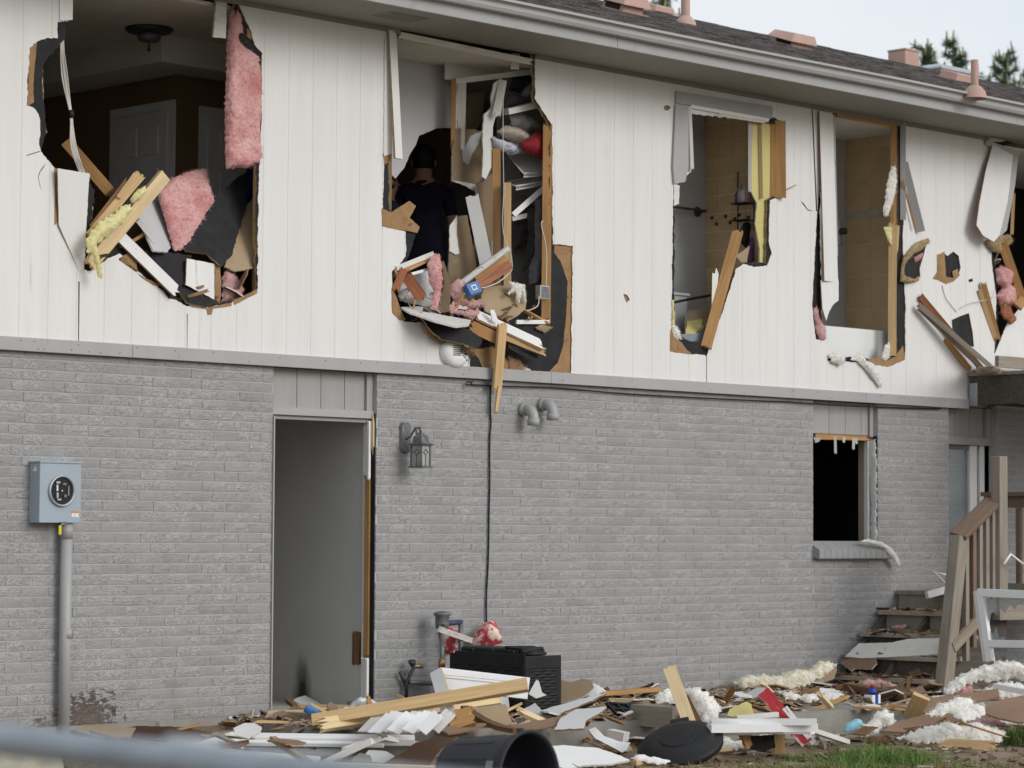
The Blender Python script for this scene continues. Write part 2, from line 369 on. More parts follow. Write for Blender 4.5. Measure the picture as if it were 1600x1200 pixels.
def solid(pv, tris, f_front, f_back):
    """front / back surfaces from 2D points, joined at the rim. material 0 front, 1 back, 2 rim"""
    used = sorted({i for t in tris for i in t}); mp_ = {u: k for k, u in enumerate(used)}; n = len(used)
    vs = [f_front(pv[u].x, pv[u].y) for u in used] + [f_back(pv[u].x, pv[u].y) for u in used]
    fs = []; mi = []; ed = {}
    for t in tris:
        a, b, c = (mp_[i] for i in t)
        fs.append((a, b, c)); mi.append(0); fs.append((c + n, b + n, a + n)); mi.append(1)
        for e in ((a, b), (b, c), (c, a)): ed[e] = ed.get(e, 0) + 1
    for (a, b) in ed:
        if (b, a) not in ed: fs.append((b, a, a + n, b + n)); mi.append(2)
    return vs, fs, mi
def pxz(pts, Y): return [(p.x, p.z) for p in (P(q[0], q[1], Y) for q in pts)]
def plane_of(spec):
    """spec: number -> wall plane Y ; ('Z',z) ; ('X',x) ; (point, normal)"""
    if isinstance(spec, (int, float)): return V((0, spec, 0)), V((0, -1, 0))
    if spec[0] == 'Z': return V((0, 0, spec[1])), V((0, 0, 1))
    if spec[0] == 'X': return V((spec[1], 0, 0)), V((-1, 0, 0))
    p, n = V(spec[0]), V(spec[1]).normalized()
    if n.dot(CAM - p) < 0: n = -n
    return p, n
def tri_plane(a, b, c):
    n = (V(b) - V(a)).cross(V(c) - V(a)); return (V(a), n)
def sheet(name, pts, spec, thick, mats, parent=None, rag=0.0, step=.03, seed=1, bend=None, grid=0.0, holes=(), smooth=False):
    """a plate whose outline is given as picture points lying on a real plane; thickness goes away from the viewer side"""
    p0, n = plane_of(spec)
    w = [PP(q[0], q[1], p0, n) for q in pts]; c = sum(w, V((0, 0, 0))) / len(w)
    x = (w[1] - w[0]); 
    rm = rot_from(x, n); inv = rm.transposed()
    def loc(q): l = inv @ (q - c); return (l.x, l.y)
    poly = [loc(q) for q in w]; rg = random.Random(seed)
    if rag: poly = ragged(poly, step, rag, rg)
    hp = [[loc(PP(q[0], q[1], p0, n)) for q in h] for h in holes]
    if rag: hp = [ragged(h, step, rag, rg) for h in hp]
    pv, tr = cutmesh(poly, hp, grid)
    bf = bend or (lambda a, b: 0.0)
    vs, fs, mi = solid(pv, tr, lambda a, b: V((a, b, bf(a, b))), lambda a, b: V((a, b, bf(a, b) - thick)))
    if not isinstance(mats, (list, tuple)): mats = [mats]
    if len(mats) == 1: mats = list(mats) * 3
    if len(mats) == 2: mats = [mats[0], mats[0], mats[1]]
    return mk(name, vs, fs, mats, parent, mi, Matrix.Translation(c) @ rm.to_4x4(), smooth)
def fluff(name, pts, spec, thick, mat, parent=None, seed=1, grid=.02, amp=.012, sc=14, back=.3, edge=.05, rag=.012, curl=None, fuzz=4200):
    """a soft lumpy mat of insulation or cloth with the given outline"""
    p0, n = plane_of(spec)
    w = [PP(q[0], q[1], p0, n) for q in pts]; c = sum(w, V((0, 0, 0))) / len(w)
    rm = rot_from(w[1] - w[0], n); inv = rm.transposed(); rg = random.Random(seed)
    poly = [((inv @ (q - c)).x, (inv @ (q - c)).y) for q in w]
    poly = ragged(poly, .015, rag, rg)
    pv, tr = cutmesh(poly, (), grid)
    segs = [(V(poly[i]), V(poly[(i + 1) % len(poly)])) for i in range(len(poly))]
    cache = {}
    def ht(a, b):
        k = (round(a, 5), round(b, 5))
        if k in cache: return cache[k]
        q = V((a, b)); d = 9
        for s0, s1 in segs:
            e = s1 - s0; tt = max(0, min(1, (q - s0).dot(e) / max(e.length_squared, 1e-12))); d = min(d, (q - s0 - e * tt).length)
        hh = max(0, min(1, d / edge)) * (2 - min(1, d / edge))
        cache[k] = hh; return hh
    off = seed * 3.7
    def fr(a, b):
        h = ht(a, b) * (.62 + .75 * (mnoise.noise(V((a * 7 + off, b * 7, off * 2))) * .5 + .5)); nz = mnoise.noise(V((a * sc * .45 + off, b * sc * .45, off))) * amp * 1.3 + mnoise.fractal(V((a * sc * 1.6, b * sc * 1.6, off)), 1.0, 2.0, 3) * amp * .32 + mnoise.noise(V((a * 70, b * 70, off))) * .0018
        return V((a, b, thick * h + nz * (.35 + h) + (curl(a, b) if curl else 0)))
    def bk(a, b):
        h = ht(a, b); nz = mnoise.noise(V((a * sc * .45 + off, b * sc * .45, off))) * amp * 1.3
        return V((a, b, -thick * back * h - .002 + nz * .35 + (curl(a, b) if curl else 0)))
    vs, fs, mi = solid(pv, tr, fr, bk)
    area = sum(abs((pv[t[1]] - pv[t[0]]).cross(pv[t[2]] - pv[t[0]])) / 2 for t in tr)
    for _ in range(int(min(1600, 60 + area * fuzz * 1.6) if fuzz else 0)):                # loose fibres
        t = tr[rg.randrange(len(tr))]; q = (pv[t[0]] + pv[t[1]] + pv[t[2]]) / 3; p_ = fr(q.x, q.y)
        d_ = V((rg.gauss(0, 1), rg.gauss(0, 1), rg.uniform(.1, .9))).normalized(); l_ = rg.uniform(.008, .030); s_ = d_.orthogonal().normalized() * .0011
        k = len(vs); m_ = p_ + d_ * l_ * .6 + V((rg.gauss(0, .003), rg.gauss(0, .003), 0)); vs += [p_ - s_ - d_ * .004, p_ + s_ - d_ * .004, m_ + s_ * .7, m_ - s_ * .7, p_ + d_ * l_]; fs += [(k, k + 1, k + 2, k + 3), (k + 3, k + 2, k + 4)]; mi += [0, 0]
    mats = mat if isinstance(mat, (list, tuple)) else [mat]
    if len(mats) == 1: mats = list(mats) * 3
    return mk(name, vs, fs, mats, parent, mi, Matrix.Translation(c) @ rm.to_4x4(), True)
def board(name, a, b, w, t, mat, up=None, parent=None, split=(0, 0), bow=0.0, seed=1, mats=None):
    """a length of lumber; split: how far the ends are splintered"""
    a = V(a); b = V(b)
    if up is None: up = CAM - (a + b) / 2
    rm = rot_from(b - a, up); c = (a + b) / 2; L = (b - a).length; rg = random.Random(seed)
    nw = 7 if max(split) > 0 else 1; nl = 6 if bow else 1
    vs = []; 
    ends = [[rg.uniform(-1, .1) * split[e] if split[e] else 0 for _ in range((nw + 1) * 2)] for e in (0, 1)]
    for i in range(nl + 1):
        u = i / nl
        for j in range(nw + 1):
            for k in (0, 1):
                x = -L / 2 + L * u
                if i == 0: x -= ends[0][j * 2 + k]
                if i == nl: x += ends[1][j * 2 + k]
                vs.append((x, -w / 2 + w * j / nw, (-t / 2 if k == 0 else t / 2) + bow * (1 - (2 * u - 1) ** 2)))
    def ix(i, j, k): return (i * (nw + 1) + j) * 2 + k
    fs = []; mi = []
    for i in range(nl):
        for j in range(nw):
            fs.append((ix(i, j, 1), ix(i + 1, j, 1), ix(i + 1, j + 1, 1), ix(i, j + 1, 1))); mi.append(0)
            fs.append((ix(i, j, 0), ix(i, j + 1, 0), ix(i + 1, j + 1, 0), ix(i + 1, j, 0))); mi.append(1)
        fs.append((ix(i, 0, 0), ix(i + 1, 0, 0), ix(i + 1, 0, 1), ix(i, 0, 1))); mi.append(2)
        fs.append((ix(i, nw, 0), ix(i, nw, 1), ix(i + 1, nw, 1), ix(i + 1, nw, 0))); mi.append(2)
    for j in range(nw):
        fs.append((ix(0, j, 0), ix(0, j, 1), ix(0, j + 1, 1), ix(0, j + 1, 0))); mi.append(2)
        fs.append((ix(nl, j, 0), ix(nl, j + 1, 0), ix(nl, j + 1, 1), ix(nl, j, 1))); mi.append(2)
    mm = mats or [mat, mat, mat]
    return mk(name, vs, fs, mm, parent, mi, Matrix.Translation(c) @ rm.to_4x4())
def bevel(o, w=.004, seg=2):
    m = o.modifiers.new('bevel', 'BEVEL'); m.width = w; m.segments = seg; m.limit_method = 'ANGLE'; return o

def add_burn(m, c, ry, rz):
    t, b = nodes(m); L = t.links.new; N = t.nodes.new; src = b.inputs['Base Color'].links[0].from_socket
    mp = N('ShaderNodeMapping'); mp.inputs['Location'].default_value = (0, -c.y / ry, -c.z / rz); mp.inputs['Scale'].default_value = (0, 1 / ry, 1 / rz); L(N('ShaderNodeNewGeometry').outputs['Position'], mp.inputs['Vector'])
    ln = N('ShaderNodeVectorMath'); ln.operation = 'LENGTH'; L(mp.outputs['Vector'], ln.inputs[0])
    nz = N('ShaderNodeTexNoise'); nz.inputs['Scale'].default_value = 2.2; nz.inputs['Detail'].default_value = 4; L(mp.outputs['Vector'], nz.inputs['Vector'])
    ad = N('ShaderNodeMath'); ad.operation = 'MULTIPLY_ADD'; L(nz.outputs['Fac'], ad.inputs[0]); ad.inputs[1].default_value = .5; L(ln.outputs['Value'], ad.inputs[2])
    mr = N('ShaderNodeMapRange'); mr.inputs['From Min'].default_value = .55; mr.inputs['From Max'].default_value = 1.25; mr.inputs['To Min'].default_value = .93; mr.inputs['To Max'].default_value = 0; L(ad.outputs[0], mr.inputs['Value'])
    mx = N('ShaderNodeMix'); mx.data_type = 'RGBA'; L(mr.outputs['Result'], mx.inputs['Factor']); L(src, mx.inputs['A']); mx.inputs['B'].default_value = (.02, .012, .006, 1); L(mx.outputs['Result'], b.inputs['Base Color'])
add_burn(m_greydoor, PX(472, 1094, .95), .12, .36)
# ================================================================ HOUSE
YS = -0.020            # siding face
Z_T0, Z_T1, Z_SOF = 2.333, 2.419, 4.790
X_L, X_R = -4.6, 13.0
house = tag(empty('house', (2.9, 0, 0)), 'two storey house with grey brick below, torn open white siding above', 'house')
DOOR = (0.0, .945); WIN = (5.825, 6.705); CORNER = 7.72
# ---- brick wall
mb = MB()
mb.bx(X_L, DOOR[0], .0060, .09, -.12, Z_T0 + .05); mb.bx(DOOR[1], WIN[0], .0060, .09, -.12, Z_T0 + .05)
mb.bx(WIN[0], WIN[1], .0060, .09, -.12, 1.10); mb.bx(WIN[1], CORNER, .0060, .09, -.12, Z_T0 + .05)
mb.bx(8.45, X_R, .005, .09, -.12, Z_T0 + .05)
brick_wall = mb.build('brick_wall', m_mortar, house)
CH = .0677; BL = .2032; JT = .0100; BZ0 = -.012
def brick_geo(x0, x1, z0, z1, ruf, rg):
    nx = 5; nzz = 2; w = x1 - x0; h = z1 - z0; vs = []; fs = []
    pr = rg.uniform(-.0012, .0012)
    for i in range(nx + 1):
        for j in range(nzz + 1):
            rim = i in (0, nx) or j in (0, nzz)
            y = pr + (rg.uniform(-.0022, .0010) * ruf if not rim else .0016)
            vs.append((x0 + w * i / nx + (rg.uniform(-.003, .003) if not rim else 0), y, z0 + h * j / nzz))
    nn = len(vs)
    per = [i * (nzz + 1) for i in range(nx + 1)] + [nx * (nzz + 1) + j for j in range(1, nzz + 1)] + [i * (nzz + 1) + nzz for i in range(nx - 1, -1, -1)] + [j for j in range(nzz - 1, 0, -1)]
    for i in range(nx):
        for j in range(nzz):
            a = i * (nzz + 1) + j; fs.append((a, a + nzz + 1, a + nzz + 2, a + 1))
    vs += [(vs[p][0], .02, vs[p][2]) for p in per]
    m = len(per)
    for k in range(m): fs.append((per[(k + 1) % m], per[k], nn + k, nn + (k + 1) % m))
    return vs, fs
spans = []
def lay(xa, xb, za, zb, phase=0.0):
    c0 = int(math.floor((za - BZ0) / CH + .02)); c1 = int(math.ceil((zb - BZ0) / CH - .05))
    for c in range(c0, c1):
        z0 = max(BZ0 + c * CH + JT / 2, za); z1 = min(BZ0 + (c + 1) * CH - JT / 2, zb)
        if z1 - z0 < .02: continue
        off = phase + (BL / 2 if c % 2 else 0) + .012 * math.sin(c * 2.3)
        k = math.floor((xa - off) / BL)
        while True:
            a = off + k * BL; b = a + BL; k += 1
            if a >= xb: break
            a = max(a, xa); b = min(b, xb)
            if b - a < .03: continue
            spans.append((a + .0008, b - .0008, z0, z1))
lay(X_L, DOOR[0], BZ0, Z_T0 + .03); lay(DOOR[1], WIN[0], BZ0, Z_T0 + .03, .06)
lay(WIN[0], WIN[1], BZ0, 1.06, .06); lay(WIN[1], CORNER, BZ0, Z_T0 + .03, .06); lay(8.45, 11.5, BZ0, Z_T0 + .03)
lay(-4.6, -4.5, 0, .0)
rb = random.Random(11)
def px_of(x, y, z):
    c = CM.transposed() @ (V((x, y, z)) - CAM); return 800 + F_PX * c.x / -c.z, 600 - F_PX * c.y / -c.z
vis = [s for s in spans if -5 < px_of((s[0] + s[1]) / 2, 0, s[2])[0] < 1600 and s[1] - s[0] > .1]
vis.sort(key=lambda s: s[0]); near = set(vis[:300])
def paint_attr(me, ruf, tint):
    n = len(me.vertices)
    a = me.attributes.new('ruf', 'FLOAT', 'POINT'); a.data.foreach_set('value', ruf if isinstance(ruf, list) else [ruf] * n)
    c = me.attributes.new('tint', 'FLOAT_COLOR', 'POINT')
    c.data.foreach_set('color', [q for k in range(n) for q in ((tint[k] if isinstance(tint, list) else tint),) * 3 + (1.0,)])
protos = []
for k in range(12):
    ruf = 1.0 if k < 7 else rb.choice([.25, .45]); vs, fs = brick_geo(-(BL - JT) / 2, (BL - JT) / 2, -(CH - JT) / 2, (CH - JT) / 2, ruf, rb)
    me = bpy.data.meshes.new('brick'); me.from_pydata(vs, [], fs); me.materials.append(m_brick)
    paint_attr(me, ruf, rb.uniform(1.04, 1.08) if ruf == 1 else rb.uniform(.90, .96)); protos.append(me)
SV = []; SF = []; SR = []; ST = []
state = 0
for s in spans:
    ruf = 1.0 if rb.random() < .6 else rb.choice([.25, .35, .45])
    if s in near:
        o = bpy.data.objects.new('brick', protos[rb.randrange(7)] if ruf == 1 else protos[7 + rb.randrange(5)]); COL.objects.link(o)
        o.location = ((s[0] + s[1]) / 2, 0, (s[2] + s[3]) / 2)
        o.scale = ((s[1] - s[0]) / (BL - JT), 1, (s[3] - s[2]) / (CH - JT)); adopt(o, brick_wall)
    else:
        vs, fs = brick_geo(*s, ruf, rb); n = len(SV); SV += vs; SF += [tuple(i + n for i in f) for f in fs]
        SR += [ruf] * len(vs); ST += [rb.uniform(1.04, 1.08) if ruf == 1 else rb.uniform(.90, .96)] * len(vs)
so = mk('bricks', SV, SF, m_brick, brick_wall); paint_attr(so.data, SR, ST); so['kind'] = 'stuff'
# concrete foundation lip under the bricks
mb = MB(); mb.bx(X_L, -.02, -.035, .003, -.30, BZ0 - .002)
mb.build('foundation', m_concrete, house)
# ---- recessed panel over the door and over the window
def groove_panel(name, x0, x1, z0, z1, y, phase, parent, mat, sp=.2183):
    mbp = MB(); x = x0
    edges = [x0] + [phase + sp * k for k in range(-40, 80) if x0 + .02 < phase + sp * k < x1 - .02] + [x1]
    mbp.bx(x0, x1, y + .006, y + .02, z0, z1)
    for a, b in zip(edges[:-1], edges[1:]): mbp.bx(a + .003, b - .003, y, y + .006, z0, z1)
    return mbp.build(name, mat, parent)
groove_panel('door_head_panel', .002, .885, 2.068, Z_T0 + .03, .062, .04, house, m_recess)
mb = MB(); mb.bx(.885, .943, .040, .085, 2.05, Z_T0 + .03); mb.build('door_head_side_trim', m_recess, house)
mb = MB(); mb.bx(.002, .943, .030, .10, 2.012, 2.066); bevel(mb.build('door_head_trim', m_trim, house), .003)
mb = MB(); mb.bx(.004, .93, .06, .13, 1.985, 2.010); mb.build('door_head_jamb', m_recess, house)
groove_panel('window_head_panel', WIN[0] + .002, WIN[1] - .055, 2.062, Z_T0 + .03, .066, 5.9, house, m_recess)
mb = MB(); mb.bx(WIN[1] - .055, WIN[1] - .002, .045, .09, 2.05, Z_T0 + .03); mb.build('window_head_side_trim', m_recess, house)
# ---- trim board, in lengths
cuts = [X_L, P(208, 545, -.05).x, P(862, 600, -.05).x, P(1354, 620, -.05).x, 7.965]
for a, b in zip(cuts[:-1], cuts[1:]):
    mb = MB(); mb.bx(a + .001, b - .001, -.047, -.0085, Z_T0, Z_T1); bevel(mb.build('trim_board', m_trim, house), .004)
mb = MB(); mb.bx(X_L, 7.95, -.030, .09, Z_T0 - .0, Z_T0 + .018); mb.build('trim_gap_shade', m_dark, house)  # near-black strip painted in as the shadow gap under the trim board
# ---- holes torn in the upper wall (picture outlines on the siding plane)
H1 = [(107, -160), (107, 33), (90, 34), (90, 60), (75, 59), (60, 64), (46, 75), (43, 120), (42, 165), (52, 168), (60, 178), (63, 190), (61, 225), (64, 237), (76, 251),
      (86, 263), (140, 271), (138, 300), (131, 421), (137, 424), (160, 410), (187, 396), (203, 413), (218, 426), (237, 441), (256, 456), (263, 467), (276, 469), (291, 478),
      (321, 479), (331, 480), (362, 473), (402, 456), (404, 300), (408, 200), (410, 84), (398, 70), (392, 48), (380, 22), (366, -10), (366, -160)]
H2 = [(608, 20), (836, 70), (836, 155), (863, 195), (864, 382), (895, 384), (892, 588), (757, 580), (734, 575), (733, 546), (700, 526), (665, 506), (632, 502),
      (614, 488), (612, 425), (634, 400), (634, 362), (598, 352), (600, 240), (606, 150)]
H3 = [(1080, 178), (1200, 191), (1206, 182), (1220, 190), (1224, 200), (1226, 306), (1203, 313), (1201, 375), (1206, 395), (1199, 415), (1180, 417), (1163, 412), (1150, 420),
      (1135, 468), (1104, 556), (1048, 549), (1050, 430), (1052, 290), (1058, 288), (1080, 268)]
H4 = [(1304, 172), (1408, 190), (1412, 330), (1411, 378), (1415, 480), (1414, 562), (1388, 573), (1356, 564), (1330, 566), (1292, 563), (1297, 556), (1293, 532), (1275, 530),
      (1269, 478), (1277, 330), (1284, 250), (1294, 190)]
H5 = [(1546, 224), (1592, 215), (1760, 240), (1760, 600), (1554, 556), (1557, 470), (1549, 400), (1553, 375), (1566, 300), (1560, 240)]
SMALL = [[(1467, 398), (1474, 394), (1480, 400), (1490, 393), (1498, 400), (1501, 418), (1497, 432), (1488, 436), (1478, 443), (1468, 437), (1459, 434), (1466, 425), (1464, 410)],
         [(1409, 440), (1411, 404), (1422, 392), (1433, 380), (1449, 374), (1444, 396), (1437, 420), (1438, 432), (1424, 438)],
         [(1487, 500), (1500, 494), (1514, 489), (1520, 520), (1522, 542), (1510, 540), (1497, 528), (1488, 516)],
         [(974, 459), (980, 461), (984, 468), (979, 473), (976, 467)], [(1037, 166), (1043, 164), (1048, 168), (1043, 173), (1038, 172)],
         [(1513, 437), (1520, 435), (1520, 440), (1514, 441)],
         # open seams
         [(122.4, 440), (124.6, 440), (123.4, 533), (122.0, 533)], [(1103.4, 552), (1104.8, 552), (1104.4, 602), (1103.4, 602)], [(292.0, 490), (293.4, 490), (292.6, 545), (291.8, 545)],
         [(66, 262), (62, 268), (59.5, 276), (62, 290), (66, 300), (62.8, 290), (60.4, 277), (63, 268.6), (75, 252)], [(41, 242.5), (62, 236), (63, 237), (42, 243.5)],
         [(1250, 313), (1256, 318), (1262, 327), (1272, 330), (1262, 329), (1255, 320)], [(1268, 168), (1270, 168), (1277, 330), (1275, 330)]]
SID_HOLES = [pxz(h, YS) for h in (H1, H2, H3, H4, H5)]
rr = random.Random(5)
SID_HOLES = [ragged(ragged(h, .05, .006, rr), .014, .004, rr) for h in SID_HOLES] + [ragged(pxz(h, YS), .02, .0015, rr) if len(h) > 8 else pxz(h, YS) for h in SMALL]
# sheathing behind it, with openings a little smaller
K1 = [(107, -160), (104, 60), (98, 66), (82, 84), (70, 100), (68, 122), (70, 160), (72, 186), (74, 205), (70, 222), (65, 236), (76, 253), (88, 262), (140, 275), (150, 300), (134, 421),
      (170, 420), (190, 398), (215, 398), (232, 420), (262, 462), (300, 470), (340, 476), (362, 470), (402, 452), (402, 300), (404, 90), (390, 74), (374, 40), (364, -10), (362, -160)]
K2 = [(608, 20), (834, 70), (835, 155), (861, 197), (862, 490), (852, 505), (800, 512), (760, 508), (740, 540), (700, 522), (665, 503), (634, 500), (618, 488), (618, 425), (640, 402),
      (652, 360), (640, 330), (612, 345), (606, 240), (608, 150)]
K3 = [(1082, 178), (1200, 192), (1219, 196), (1220, 304), (1200, 312), (1199, 412), (1163, 410), (1150, 420), (1135, 466), (1106, 540), (1085, 533), (1070, 527), (1055, 520), (1056, 290), (1082, 268)]
K4 = [(1304, 172), (1404, 190), (1404, 380), (1402, 480), (1404, 560), (1388, 567), (1356, 560), (1296, 558), (1290, 530), (1286, 500), (1282, 330), (1292, 190)]
K5 = [(1560, 232), (1592, 219), (1760, 240), (1760, 600), (1560, 552), (1560, 470), (1556, 400), (1568, 300)]
SH_HOLES = [ragged(ragged(pxz(h, YS), .05, .010, rr), .014, .005, rr) for h in (K1, K2, K3, K4, K5)]
outer = [(X_L, 2.40), (X_R, 2.40), (X_R, Z_SOF), (X_L, Z_SOF)]
pv, tr = cutmesh(outer, SH_HOLES)
vs, fs, mi = solid(pv, tr, lambda a, b: V((a, -.0075, b)), lambda a, b: V((a, .0125, b)))
sheathing = mk('sheathing', vs, fs, [m_black, m_black, m_fibedge], house, mi)
# siding: one plank between two grooves at a time
SP = .2183; PH = -.128
k0 = int((X_L - PH) / SP) - 1; k1 = int((X_R - PH) / SP) + 1
def pieces(tris):
    par = {}
    def find(i):
        while par.setdefault(i, i) != i: par[i] = par[par[i]]; i = par[i]
        return i
    for t in tris:
        for i in t[1:]: par[find(i)] = find(t[0])
    out = {}
    for t in tris: out.setdefault(find(t[0]), []).append(t)
    return [o for o in out.values() if len(o) > 1]
def near_holes(x0, x1):
    return [h for h in SID_HOLES if min(p[0] for p in h) < x1 and max(p[0] for p in h) > x0]
for k in range(k0, k1):
    x0 = PH + SP * k; x1 = x0 + SP; g = .0028; z1 = Z_SOF
    hs = near_holes(x0 - .01, x1 + .01); a, b = x0 + .0003, x1 - .0003; g = .0040
    rect = [(a, Z_T1 - .01), (b, Z_T1 - .01), (b, z1), (a, z1)]
    pv, tr = cutmesh(rect, hs, 0, [((a + g, Z_T1 - .01), (a + g, z1)), ((b - g, Z_T1 - .01), (b - g, z1))])
    fy = lambda p, q: V((p, YS + .0023 * max(0, 1 - min(p - a, b - p) / g), q))
    for comp in pieces(tr):
        vs, fs, mi = solid(pv, comp, fy, lambda p, q: V((p, -.008, q)))
        mk('siding_plank', vs, fs, [m_siding, m_siding, m_brownfib], house, mi)
# ---- frieze, soffit, fascia, gutter
mb = MB(); mb.bx(X_L, P(624, 40, YS).x, -.034, -.0205, 4.757, Z_SOF); mb.build('frieze_board', m_frieze_shade, house)
mb = MB(); mb.bx(P(836, 80, YS).x, 8.3, -.034, -.0205, 4.757, Z_SOF); mb.build('frieze_board', m_frieze_shade, house)
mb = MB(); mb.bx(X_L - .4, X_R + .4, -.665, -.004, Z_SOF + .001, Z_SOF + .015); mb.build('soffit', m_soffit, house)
a_, b_ = PZ(528, 10, Z_SOF), PZ(625, 18, Z_SOF)
mb = MB(); mb.bx(.62, .98, -.48, -.28, Z_SOF - .004, Z_SOF + .0005)
for k in range(9): mb.bx(.64, .96, -.465 + k * .021, -.455 + k * .021, Z_SOF - .008, Z_SOF - .004)
mb.build('soffit_vent', m_soffit, house)
cx = [X_L - .4, P(965, 80, -.69).x, P(1590, 190, -.69).x, X_R + .4]
for a, b in zip(cx[:-1], cx[1:]):
    mb = MB(); mb.bx(a + .001, b - .001, -.69, -.666, Z_SOF - .012, 4.96); bevel(mb.build('fascia', m_trim, house), .004)
ZG0 = P(1280, 115.5, -.76).z; ZG1 = P(1280, 97, -.81).z
prof = [(-.692, ZG0), (-.752, ZG0), (-.768, ZG0 + .022), (-.772, ZG0 + .05), (-.80, ZG0 + .078), (-.812, ZG1 - .018), (-.815, ZG1), (-.806, ZG1), (-.803, ZG1 - .014), (-.79, ZG0 + .08), (-.762, ZG0 + .05), (-.75, ZG0 + .008), (-.692, ZG0 + .008)]
mv = []; mf = []; xs = [X_L - .4 + k * 1.0 for k in range(19)]
for i, x in enumerate(xs):
    dz = .004 * math.sin(x * 1.3)
    mv += [(x, y, z + dz) for y, z in prof]
n = len(prof)
for i in range(len(xs) - 1):
    for k in range(n - 1): mf.append((i * n + k, i * n + k + 1, (i + 1) * n + k + 1, (i + 1) * n + k))
gut = mk('gutter', mv, mf, m_gutter, house)
# ---- roof
E_Y, E_Z, RG_Y = -.755, ZG1 + .012, 3.6
RG_Z = P(1320, 80, RG_Y).z
SL = (RG_Z - E_Z) / (RG_Y - E_Y); RN = V((0, -SL, 1)).normalized(); RP = V((0, E_Y, E_Z))
def roof(px, py): return PP(px, py, RP, RN)
def roofz(y): return E_Z + SL * (y - E_Y)
mb = MB()
mb.add([(X_L - .4, E_Y, E_Z - .03), (X_R + .4, E_Y, E_Z - .03), (X_R + 7, RG_Y, RG_Z - .03), (X_L - .4, RG_Y, RG_Z - .03), (X_L - .4, 8.2, E_Z - .03), (X_R + 7, 8.2, E_Z - .03),
        (X_L - .4, E_Y, E_Z - .005), (X_R + .4, E_Y, E_Z - .005), (X_R + 7, RG_Y, RG_Z - .005), (X_L - .4, RG_Y, RG_Z - .005), (X_L - .4, 8.2, E_Z - .005), (X_R + 7, 8.2, E_Z - .005)],
       [(0, 3, 2, 1), (3, 4, 5, 2), (6, 7, 8, 9), (9, 8, 11, 10), (0, 1, 7, 6), (4, 10, 11, 5), (0, 6, 9, 3), (3, 9, 10, 4), (1, 2, 8, 7), (2, 5, 11, 8)])
roof_o = mb.build('roof', m_shingle, house)
rs = random.Random(21); ex = .142; up = V((0, 1, SL)).normalized(); nsl = int((RG_Y - E_Y) / up.y / ex)
pm = []
for k in range(5):
    t = rs.uniform(.006, .012); w = .30
    vs = [(-w / 2, -.012, t), (w / 2, -.012, t), (w / 2, ex + .01, .001), (-w / 2, ex + .01, .001), (-w / 2, -.012, 0), (w / 2, -.012, 0), (w / 2, ex + .01, -.001), (-w / 2, ex + .01, -.001)]
    me = bpy.data.meshes.new('shingle'); me.from_pydata(vs, [], [(0, 1, 2, 3), (4, 5, 1, 0), (5, 6, 2, 1), (7, 4, 0, 3)]); me.materials.append(m_shingle); pm.append(me)
rmat = rot_from((1, 0, 0), RN).to_4x4(); cnt = 0; SV = []; SF = []
for c in range(nsl):
    x = X_L + rs.uniform(0, .3)
    while x < X_R + c * .15:
        w = rs.choice([.17, .24, .3, .34]); q = RP + up * (c * ex) + V((x + w / 2, 0, 0)); pxx = px_of(*q)[0]
        if cnt < 300 and c < 6 and 740 < pxx < 1620:
            o = bpy.data.objects.new('shingle', rs.choice(pm)); COL.objects.link(o)
            o.matrix_basis = Matrix.Translation(q) @ rmat @ Matrix.Diagonal((w / .302, 1, 1, 1)); adopt(o, roof_o); cnt += 1
        else:
            t = rs.uniform(.005, .012); n = len(SV)
            A = q + V((-w / 2 + .001, 0, 0)) - up * .012; B = q + V((w / 2 - .001, 0, 0)) - up * .012; D = up * (ex + .02)
            SV += [A + RN * t, B + RN * t, B + D + RN * .001, A + D + RN * .001, A, B]
            SF += [(n, n + 1, n + 2, n + 3), (n + 4, n + 5, n + 1, n), (n + 5, n + 2, n + 1), (n + 4, n, n + 3)]
        x += w + .002
so = mk('shingles', SV, SF, m_shingle, roof_o); so['kind'] = 'stuff'
# ---- floors, ceilings, rooms behind the holes
mb = MB(); mb.bx(X_L, X_R, .10, 7, 2.36, 2.53); mb.build('upper_floor', m_bouncefloor, house)
mb = MB(); mb.bx(X_L, X_R, .05, 7, 4.735, 4.76); mb.build('ceiling', m_ceil, house)
mb = MB(); mb.bx(X_L, X_R, .095, 7, -.10, -.012); mb.build('lower_floor', m_bouncefloor, house)
mb = MB(); mb.bx(X_L, X_R, 6.9, 7, -.1, 5.0); mb.bx(X_L, X_L + .1, .1, 6.9, -.1, 5.0); mb.bx(X_R - .1, X_R, .1, 6.9, -.1, 5.0); mb.build('outer_wall', m_wall_brown, house)
def wallbox(name, x0, x1, y0, y1, z0, z1, mat):
    mb = MB(); mb.bx(x0, x1, y0, y1, z0, z1); return mb.build(name, mat, house)
wallbox('partition', 1.10, 1.16, .10, 1.2, 2.53, 4.735, m_wall_brown); wallbox('partition', 1.10, 2.05, 1.2, 1.28, 2.53, 4.735, m_wall_brown); wallbox('partition', 2.05, 2.11, 1.2, 6.9, 2.53, 4.735, m_wall_brown)
wallbox('partition', 3.72, 3.80, .013, 6.9, 2.53, 4.735, m_drygrey)
wallbox('partition', 8.05, 8.12, .013, 6.9, 2.53, 4.735, m_drygrey)
